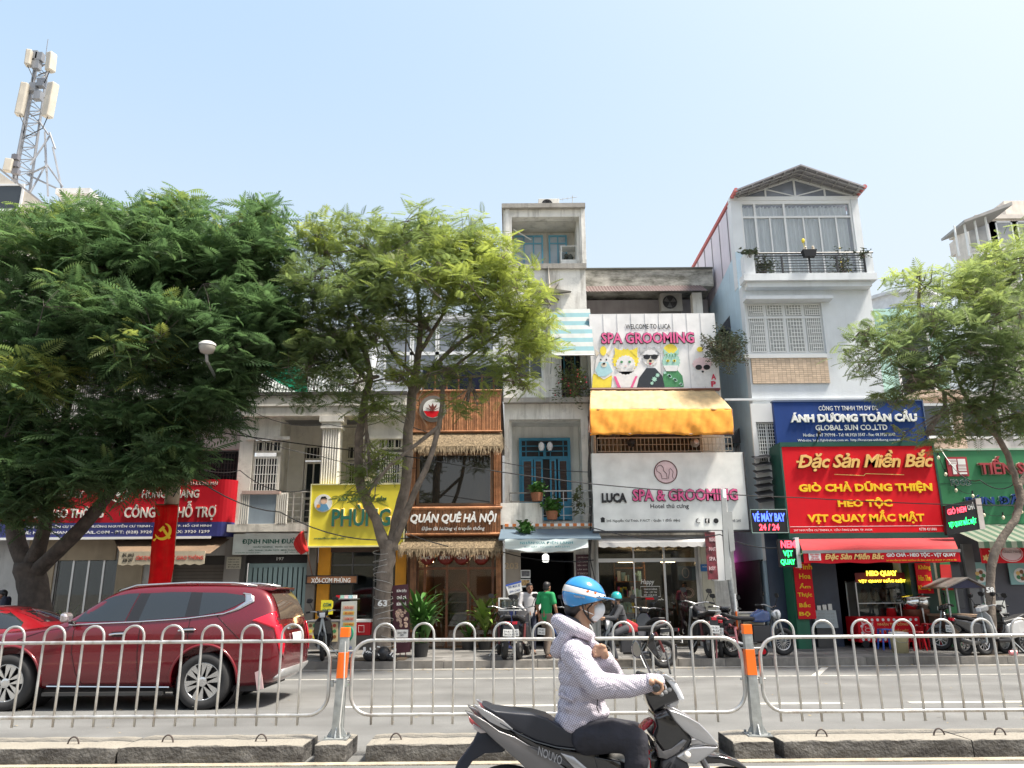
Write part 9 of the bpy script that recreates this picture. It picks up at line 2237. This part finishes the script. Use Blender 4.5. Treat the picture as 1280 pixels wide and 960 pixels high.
TU([(p.x-.4,p.y-.1,z1_-.15),(p.x-.42,p.y-.1,SW)],.014,6).B('leg',ALU,t); TU([(p.x+.4,p.y-.1,z1_-.15),(p.x+.42,p.y-.1,SW)],.014,6).B('leg',ALU,t); TU([(p.x,p.y-.37,z1_-.25),(p.x+.02,p.y-.39,SW+.4)],.02,6).B('drain_pipe',ALU,t)
Yq = 19.0; x0,x1 = PX(1180,780,Yq),PX(1231,780,Yq); zr0,zr1 = PZ(734,Yq,1200),PZ(723,Yq,1200); xm = PX(1210,728,Yq)
t = thing('roofed_cart',((x0+x1)/2,Yq,SW),'small street cart with a pitched tin roof on four posts','cart')
TIN = M('tin_grey_brown',(.22,.20,.19),.5,metal=.3,streak=.3)
xe0,xe1 = PX(1160,734,Yq+.8),PX(1232,733,Yq)
m = MB(); m.add([(x0+.15,Yq-.05,zr0),(xm,Yq-.05,zr1+.03),(xe1+.03,Yq-.05,zr0),(x0+.15,Yq+1.3,zr0),(xm,Yq+1.3,zr1+.03),(xe1+.03,Yq+1.3,zr0),(x0+.15,Yq-.05,zr0-.03),(xm,Yq-.05,zr1),(xe1+.03,Yq-.05,zr0-.03),(x0+.15,Yq+1.3,zr0-.03),(xm,Yq+1.3,zr1),(xe1+.03,Yq+1.3,zr0-.03)],
    [(0,1,4,3),(1,2,5,4),(6,9,10,7),(7,10,11,8),(0,6,7,1),(1,7,8,2),(0,3,9,6),(2,8,11,5)]); m.B('roof',TIN,t)
MB().prism([(x0+.22,zr0-.02),(xm,zr1-.02),(xe1-.05,zr0-.02)],Yq+.02,Yq+.03).B('gable',M('gable_navy',(.03,.03,.08),.4),t)
for x in (x0+.2,xe1-.06):
    for y in (Yq+.03,Yq+1.2): BX(x-.02,x+.02,y-.02,y+.02,SW,zr0-.03).B('post',GALV,t)
BX(x0+.2,xe1-.06,Yq+.0,Yq+1.25,SW+.75,SW+.80).B('shelf',M('shelf_wood',(.35,.25,.18),.6),t)
BX(x0+.24,xe1-.1,Yq+.04,Yq+1.2,SW+.3,SW+.74).B('cabinet',M('cabinet_dull',(.16,.12,.09),.5,var=.4,vs=8),t)
for x in (x0+.3,xe1-.2): TU([(x+.16*math.cos(a*.393),Yq-.02,SW+.17+.16*math.sin(a*.393)) for a in range(16)],.02,6,closed=1).B('wheel',RUBBER,t)
for (a,b_,lab,txt) in (((1232,753,1262,808),17.9,'white standing menu board with faint print beside the right tree trunk',('BÚN ĐẬU','ĐẶC BIỆT','35.000')),):
    t = thing('menu_board',at(1248,822),lab,'sign'); Yq = 18.6
    MB().pprism([(1231,752),(1256,751),(1266,808),(1243,812)],Yq,.03).B('board',M('board_white',(.6,.61,.57),.5,streak=.1),t)
    m = MB(); m.tube([W(1232,752,Yq+.03),W(1246,830,Yq-.1)],.012,5); m.tube([W(1255,751,Yq+.03),W(1268,828,Yq-.1)],.012,5); m.tube([W(1243,752,Yq+.04),Vector((W(1255,820,Yq).x,Yq+.5,SW))],.012,5); m.B('easel',ALU,t)
    for i,tx in enumerate(txt): let(t,tx,1237+i*2,758+i*9,1253+i*2,764+i*9,Yq,M('print_faint',(.35,.36,.34),.6),.005,depth=.004)
Yq = 17.95
x0,x1 = PX(923,790,Yq),PX(957,790,Yq); z = lambda y: PZ(y,Yq,940)
t = thing('fryer_cart',((x0+x1)/2,Yq,SW),'cream fryer cart with four round gauges and red wheels','cart')
m = MB()
for x in (x0,x1-.03):
    for y in (Yq,Yq+.45): m.box(x,x+.03,y,y+.03,z(822),z(762))
for yy in (765,820): m.box(x0,x1,Yq-.002,Yq+.482,z(yy)-.03,z(yy))
m.B('frame',ALU,t)
BX(x0+.035,x1-.035,Yq-.02,Yq+.4,z(781),z(768)).B('gauge_box',M('gauge_cream',(.55,.52,.42),.5,streak=.2),t)
for k in range(4):
    xx = x0+.1+(x1-x0-.2)*k/3; MB().lathe([(.05,Yq-.04),(.05,Yq-.021)],(xx,0,z(774.5)),14,'y').B('gauge',SIGNW,t); MB().lathe([(.022,Yq-.05),(.022,Yq-.041)],(xx,0,z(774.5)),10,'y').B('knob',INK,t)
BX(x0+.035,x1-.035,Yq-.01,Yq+.4,z(818),z(797)).B('body',M('cart_cream',(.5,.48,.44),.5,streak=.3),t)
m = MB(); random.seed(2)
for k in range(5): xx = x0+.08+(x1-x0-.16)*k/4; MB().lathe([(.035,0),(.035,.14),(.028,.15)],(xx,Yq+.1,z(797)+.001),10).B('cup',[SIGNW,PRED,PBLU][k%3],t)
for x in (x0+.1,x1-.1):
    MB().lathe([(.10,Yq-.04),(.10,Yq+.02)],(x,0,SW+.10),18,'y').B('wheel',RUBBER,t); MB().lathe([(.06,Yq-.05),(.06,Yq-.041)],(x,0,SW+.10),14,'y').B('wheel_hub',RED,t)
cn = thing('bollard_tube',at(928,828),'slim orange tube with a white tip between the pole and the fryer cart','bollard'); p = at(926,828); p.y = 17.75; p.x = PX(923,800,17.75)
MB().lathe([(.022,0),(.022,PZ(764,17.75,924)-SW)],(p.x+.0,p.y,SW),10).B('tube',ORB,cn); MB().lathe([(.024,PZ(763.9,17.75,924)),(.024,PZ(742,17.75,924))],(p.x,p.y,0),10).B('tip',SIGNW,cn)
t = thing('counter_display',at(1032,800),'pale blue-white slanted display case inside the dark food shop','display'); Yq = 20.4
MB().prism([(PX(1019,775,Yq),PZ(785,Yq,1030)),(PX(1047,775,Yq),PZ(785,Yq,1030)),(PX(1046,775,Yq),PZ(763,Yq,1030)),(PX(1019,775,Yq),PZ(763,Yq,1030))],Yq,Yq+.4).B('case',M('case_pale',(.5,.56,.58),.4),t)
for k in range(4): let(t,'GIÒ LỤA - CHẢ QUẾ',1022,766+k*4,1043,768.5+k*4,Yq,M('print_faint',(.35,.36,.34),.6),.003,depth=.004,res=1)
BX(PX(1022,790,Yq),PX(1044,790,Yq),Yq+.02,Yq+.38,SW,PZ(785.2,Yq,1030)).B('cabinet',DARK2,t)
m = MB(); [m.box(PX(1023+i*7,758,Yq),PX(1028+i*7,758,Yq),Yq+.1,Yq+.3,PZ(762.9,Yq,1030),PZ(757-i,Yq,1030)) for i in range(3)]; m.B('tray',ALU,t)
Yq = 18.6
t = thing('menu_stand',at(438,826),'tall white menu stand with yellow bands and a green circle beside the left post','sign')
MB().pprism([(427,752),(446,751),(444,828),(422,828)],Yq,.03).B('board',M('board_cream',(.68,.68,.60),.5),t)
for k,y in enumerate((757,764,771,778)): MB().pprism([(429,y),(443,y),(442.5,y+4.5),(428.5,y+4.5)],Yq-.004,.003).B('band',M('band_yellow',(.8,.55,.12),.5) if k%2 else M('band_peach',(.75,.5,.35),.5),t); let(t,['XÔI GÀ','35.000','CƠM GÀ','XÔI MẶN'][k],431,y+.8,441,y+3.8,Yq-.006,RED,.01,depth=.003,res=1)
c = W(434,792,Yq-.006); m = MB(); m.tube([(c.x+.13*math.cos(a*.314),c.y,c.z+.16*math.sin(a*.314)) for a in range(20)],.02,5,closed=1); m.B('circle',M('print_green',(.02,.4,.2),.5),t)
let(t,'MỞ CỬA',427,806,440,811,Yq-.004,PBLU,.02,depth=.003); let(t,'6H - 22H',427,813,440,817,Yq-.004,PBLU,.02,depth=.003)
t = thing('food_counter',at(410,806),'street food counter with picture menus in front of the orange pillar','counter'); Yq = 19.6
x0,x1 = PX(383,780,Yq),PX(428,780,Yq)
BX(x0,x1,Yq,Yq+.6,SW+.1,PZ(777,Yq,405)).B('body',M('counter_grey',(.2,.19,.18),.5),t)
MB().rect(384,778,422,802,Yq-.02,.018).B('menu_sheet',M('menu_print',(.62,.52,.3),.5),t)
random.seed(9)
for i in range(7):
    for j in range(3): p = W(388+i*5,782+j*7,Yq-.024); MB().lathe([(.045,0),(.045,.004)],(p.x,p.y,p.z),9,'y').B('food_picture',[MATS['food_brown'],PR['yellow'],M('food_red',(.4,.06,.03),.5),PR['leaf']][(i*3+j*5)%4],t)
BX(x0,x1,Yq-.05,Yq+.65,PZ(777,Yq,405)+.002,PZ(775.5,Yq,405)).B('worktop',ALU,t)
MB().rect(401,750,416,768,Yq+.1,.02).B('poster_yellow',M('poster_yellow',(.8,.7,.03),.5),t)
let(t,'CƠM',404,753,414,758,Yq+.098,TEALD,.02,depth=.004); let(t,'XÔI MẶN',403,760,414,764,Yq+.098,TEALD,.02,depth=.004)
for i,cc in enumerate((PRED,PR['mint'],PR['palepink'],PR['sky'],SIGNW)): MB().rect(420+i*5.2,744,424.6+i*5.2,748,Yq+.5,.1).B('box',cc,t)
MB().rect(419,748.2,447,749.3,Yq+.45,.3).B('shelf',ALU,t)
t = thing('cooler_box',at(452,812),'red cool box with white lid beside the wire-wrapped tree','cooler'); p = at(452,812)
BX(p.x-.2,p.x+.2,p.y,p.y+.3,SW+.35,PZ(778,p.y,452)).B('body',PRED,t,bevel=.015); BX(p.x-.21,p.x+.21,p.y-.01,p.y+.31,PZ(777.8,p.y,452),PZ(774,p.y,452)).B('lid',SIGNW,t,bevel=.01)
m = MB(); m.tube([W(448,790,p.y-.01),W(448,782,p.y-.02),W(455,782,p.y-.02),W(455,790,p.y-.01)],.008,5,closed=1); m.B('logo_mark',SIGNW,t); BX(p.x-.22,p.x+.22,p.y+.02,p.y+.28,SW,SW+.345).B('stand',DARK2,t)
t = thing('menu_stand',at(502,832),'dark maroon standing menu with white lettering between the wrapped tree and the plant','sign'); Yq = 18.2
MB().pprism([(490,732),(510,730),(513,815),(492,817)],Yq,.05).B('board',MATS['maroon_board'],t)
for k,(y,tx) in enumerate(((736,'BÚN ĐẬU'),(744,'CHẢ CÁ'),(752,'BÚN CHẢ'))): let(t,tx,496,y,508,y+5,Yq,SIGNW,.03,depth=.005)
MB().rect(495,787,510,797,Yq-.004,.003).B('white_patch',SIGNW,t); let(t,'GIAO TẬN\nNƠI',497,789,508,795,Yq-.006,INK,.01,depth=.003)
m = MB(); random.seed(4)
for k in range(26): p = W(RU(496,509),RU(761,783),Yq-.006); m.ell((p.x,p.y,p.z),(RU(.02,.045),.004,RU(.02,.05)),8,5)
m.B('food_print',M('print_foodmix',(.6,.42,.32),.5,var=.6,vs=30),t)
let(t,'ĐT: 0903 201 201',496,800,509,803,Yq,SIGNW,.01,depth=.004)
m = MB()
for x in (493,500,507): m.tube([W(x,815,Yq+.02),W(x+.5,833,Yq+.02)],.012,5)
m.B('leg',M('leg_brown',(.12,.04,.04),.5),t)
LEAFP = M('plant_leaf',(.06,.16,.03),.45,var=.35,vs=5); LEAFY = M('plant_leaf_light',(.17,.26,.05),.45,var=.3,vs=5)
def blade(m,p,yaw,L_,up,wd=.05,n=6,droop=1.0):
    d = Vector((math.cos(yaw),math.sin(yaw),0)); s = Vector((-d.y,d.x,0)); vs = []
    for i in range(n+1):
        t = i/n; c = p + d*L_*(t*.75) + Vector((0,0,L_*(up*t - droop*.75*t*t))); w_ = wd*math.sin(math.pi*min(1,.12+.88*t))**.8 if i < n else .002
        vs += [c - s*w_ ,c + Vector((0,0,-w_*.4)),c + s*w_]
    fs = []
    for i in range(n): fs += [(i*3,i*3+1,i*3+4,i*3+3),(i*3+1,i*3+2,i*3+5,i*3+4)]
    m.add(vs,fs)
def bladed_plant(p,n,L_,h,label,cat='plant',pot=None,wd=.05,mat=LEAFP,name='potted_plant',seed=1,group=None):
    random.seed(seed); t = thing(name,p,label,cat,group); m = MB()
    stems = MB()
    for k in range(max(3,n//9)):
        a = RU(0,6.3); r = RU(0,.12); hh = h*RU(.45,1); b0 = p+Vector((r*math.cos(a),r*math.sin(a),(.25 if pot else 0))); b1 = b0+Vector((r*.8*math.cos(a),r*.8*math.sin(a),hh*.75)); stems.tube([b0,b1],.015,5)
        for q in range(n//max(3,n//9)): blade(m,b0.lerp(b1,RU(.25,1)),RU(0,6.3),L_*RU(.6,1.1),RU(.7,1.5),wd*RU(.7,1.2),droop=RU(.4,1.1))
    m.B('leaves',mat,t,smooth=1); stems.B('stem',LEAFP,t)
    if pot: MB().lathe([(.14,0),(.19,.28),(.2,.3)],tuple(p),18).B('pot',pot,t)
    return t
POT = M('pot_black',(.03,.03,.03),.5); POTT = M('pot_clay',(.3,.12,.06),.7)
bladed_plant(at(526,821),110,.75,1.3,'tall bushy strap-leaved plant left of the restaurant glass',pot=POT,seed=2)
bladed_plant(at(606,812),34,.85,1.15,'broad-leaved plant with light green leaves right of the restaurant glass',pot=POT,wd=.075,mat=LEAFY,seed=3)
bladed_plant(at(585,812),12,.4,.25,'small low plant right beside the broad-leaved one by the restaurant',pot=POT,wd=.04,seed=4)
bladed_plant(at(80,812),60,.5,1.0,'yellow-green shop plant behind the SUV bonnet, left of the dark shrub',pot=POT,wd=.025,mat=LEAFY,seed=5)
def bush(p,r,n,label,mat,name='shrub',sz=.06,seed=1,holder=None,cat='plant',flowers=None,stems=True,squash=1.,outl=None):
    rg = random.Random(seed); t = thing(name,p,label,cat); m = MB(); st_ = MB(); fl_ = MB()
    for i in range(n):
        d = Vector((rg.gauss(0,1),rg.gauss(0,1),rg.gauss(0,1)*squash)).normalized(); rr = r*rg.random()**.45*(1+.35*math.sin(d.x*7+d.z*5+seed)); c = p + Vector((d.x*rr,d.y*rr*.7,d.z*rr*squash + r*.6))
        a = rg.uniform(0,6.3); u = Vector((math.cos(a),math.sin(a)*.6,rg.uniform(-.6,.8))).normalized(); v = u.cross(Vector((rg.random(),rg.random(),1))).normalized(); s = sz*rg.uniform(.6,1.3)
        m.add([c-u*s,c+v*s*.4,c+u*s,c-v*s*.4],[(0,1,2,3)])
        if stems and i % 12 == 0: st_.tube([p+Vector((rg.gauss(0,.04),0,0)),p.lerp(c,.5)+Vector((0,0,.05)),c],.006,4,cap=0)
        if flowers and i % 30 == 0: fl_.ell(tuple(c+Vector((0,-.03,0))),.02,6,5)
    m.B('leaves',mat,t)
    if stems: st_.B('stems',M('stem_brown',(.14,.10,.07),.8),t)
    if flowers: fl_.B('flowers',flowers,t)['kind'] = 'stuff'
    if holder: MB().lathe([(.13,-.02),(.17,.2)],tuple(p-Vector((0,0,.18))),14).B('pot',holder,t)
    return t
bush(W(145,778,20.8),.45,500,'dark green round shrub in front of the left shop window',LEAFP,seed=3,sz=.08)
bush(W(716,492,Y4-.25),.55,900,'loose flowering plant spilling over the upper balcony of house 203',M('leaf_dusty',(.10,.14,.05),.6,var=.4,vs=6),seed=4,sz=.05,flowers=PR['red'],squash=1.15)
bush(W(908,452,20.3),.62,2600,'wispy grey-green bush growing off the blue wall beside the billboard',M('leaf_grey',(.12,.15,.10),.7,var=.35,vs=6),seed=5,sz=.045,squash=.95)
bush(W(671,617,Y4-.45),.22,160,'leafy potted plant on the parapet, left of the blue door centre',LEAFP,seed=6,sz=.09,holder=POTT)
bush(W(690,640,Y4-.45),.25,200,'leafy plant on the rail below the blue door, the lower middle one',LEAFP,seed=7,sz=.10,holder=POTT)
bush(W(722,632,Y4-.45),.2,110,'thin-leaved plant with bare stems at the right end of the blue-door balcony',M('leaf_dull',(.13,.15,.07),.6,var=.4),seed=8,sz=.07,squash=1.7)
bush(W(657,664,Y4-.75),.18,140,'small broad-leaved plant sitting on the slate awning of 203',LEAFP,seed=9,sz=.10)
LB = M('leaf_balcony',(.08,.11,.06),.6,var=.3)
bush(W(955,343,Y6-.15),.42,420,'dense plant behind the left part of the black balcony railing',LB,seed=10,sz=.05,squash=.8)
bush(W(938,322,Y6-.4),.28,160,'sprig of leaves trailing over the left corner of the black balcony railing',LB,seed=11,sz=.055,squash=.5)
bush(W(1055,343,Y6-.15),.42,330,'yellow-flowered plant behind the right part of the black railing',LB,seed=12,sz=.045,flowers=PR['yellow'],squash=1.2)
bush(W(1080,322,Y6-.4),.22,90,'thin sprig at the right corner of the black balcony railing',LB,seed=13,sz=.045,squash=.7)
t = thing('flower_box',W(1011,318,Y6-.45),'black flower box hooked over the middle of the balcony rail','flower box')
p = W(1011,313,Y6-.47); MB().loft([[(p.x+sx*.2,p.y+sy*.09,p.z) for sx,sy in ((-1,-1),(1,-1),(1,1),(-1,1))],[(p.x+sx*.15,p.y+sy*.07,p.z-.2) for sx,sy in ((-1,-1),(1,-1),(1,1),(-1,1))]]).B('box',INK,t)
m = MB()
for k in range(10): m.ell((p.x+RU(-.17,.17),p.y+RU(-.05,.05),p.z+RU(.0,.12)),.035,7,5)
m.B('flowers',PR['cream'],t,smooth=1); m = MB(); m.ell((p.x-.13,p.y,p.z+.3),(.05,.05,.07),8,6); m.tube([(p.x-.1,p.y,p.z),(p.x-.13,p.y,p.z+.25)],.008,4); m.B('tall_flower',PR['yellow'],t)
t = thing('placard',at(640,815),'tilted white placard on a stand in front of the 203 pillar','sign'); Yq = 19.4
MB().pprism([(632,732),(651,727),(653,739),(636,744)],Yq,.02).B('board',SIGNW,t); MB().pprism([(632,731),(651,726),(651.5,728),(632.5,733)],Yq-.004,.004).B('header',PBLU,t)
let(t,'THU MUA XE',635,733,650,736,Yq,SIGNB,.01,depth=.003,slope=.2); let(t,'GIÁ CAO',637,738,650,741,Yq,SIGNB,.01,depth=.003,slope=.2)
TU([W(643,740,Yq+.03),Vector((W(641,812,Yq).x,Yq+.03,SW))],.015,6).B('pole',GALV,t)
t = thing('glass_case',at(638,812),'small white-topped glass case behind the pair of motorbikes','cabinet'); p = at(638,812)
x0,x1 = PX(623,760,19.5),PX(653,760,19.5); m = MB(); z0_,z1_ = PZ(762,19.5,638),PZ(749,19.5,638)
m.box(x0,x1,19.5,19.9,z1_,z1_+.03); m.box(x0,x1,19.5,19.9,z0_-.03,z0_)
for x in (x0,x1-.03):
    for y in (19.5,19.87): m.box(x,x+.03,y,y+.03,z0_,z1_)
m.B('frame',SIGNW,t); BX(x0+.035,x1-.035,19.51,19.516,z0_,z1_).B('pane',PANE,t); BX(x0+.02,x1-.02,19.52,19.88,SW+.1,z0_-.031).B('base',M('case_blue',(.06,.08,.25),.5),t)
m = MB(); [m.box(x0+.08+i*.1,x0+.14+i*.1,19.6,19.7,z0_,z0_+.18) for i in range(5)]; m.B('goods',PR['grey'],t)
t = thing('trash_bags',at(472,834),'black plastic bags slumped against the foot of the wire-wrapped tree','rubbish'); p = at(474,833); p.y = 17.45
blob('bag',M('bag_black',(.02,.02,.022),.25,bump=.8,bs=22),t,[[(V3(p.x-.15,p.y,SW+.12),(.17,.14,.13))],[(V3(p.x+.12,p.y+.05,SW+.14),(.15,.13,.16))],[(V3(p.x+.3,p.y,SW+.08),(.12,.1,.09))]],.02,2)
m = MB(); random.seed(8)
for k in range(14): m.obox((p.x+RU(-.35,.4),p.y-.1+RU(-.1,.1),SW+RU(.08,.32)),(RU(.03,.09),.01,RU(.02,.06)),(0,RU(0,3),0))
m.B('paper_scraps',SIGNW,t)
p = at(1278,837); t = thing('paper_cup',p,'crumpled pink plastic cup on the right kerb','litter'); p.x = PX(1271,834,17.4); p.y = 17.45
MB().lathe([(.045,-.07),(.06,.07)],(p.x,p.y,SW+.07),12,'x').B('cup',PPNK,t)
t = simple_block('opposite_terrace',-30,30,6.5,-30,8,M('opposite_cream',(.55,.47,.34),.8,streak=.3),'cream terrace across the street, seen in window reflections')
for i in range(12):
    for z in (1.2,4.4): BX(-28+i*5,-25.6+i*5,-22.0,-21.97,z,z+1.5).B('window',PANED,t)
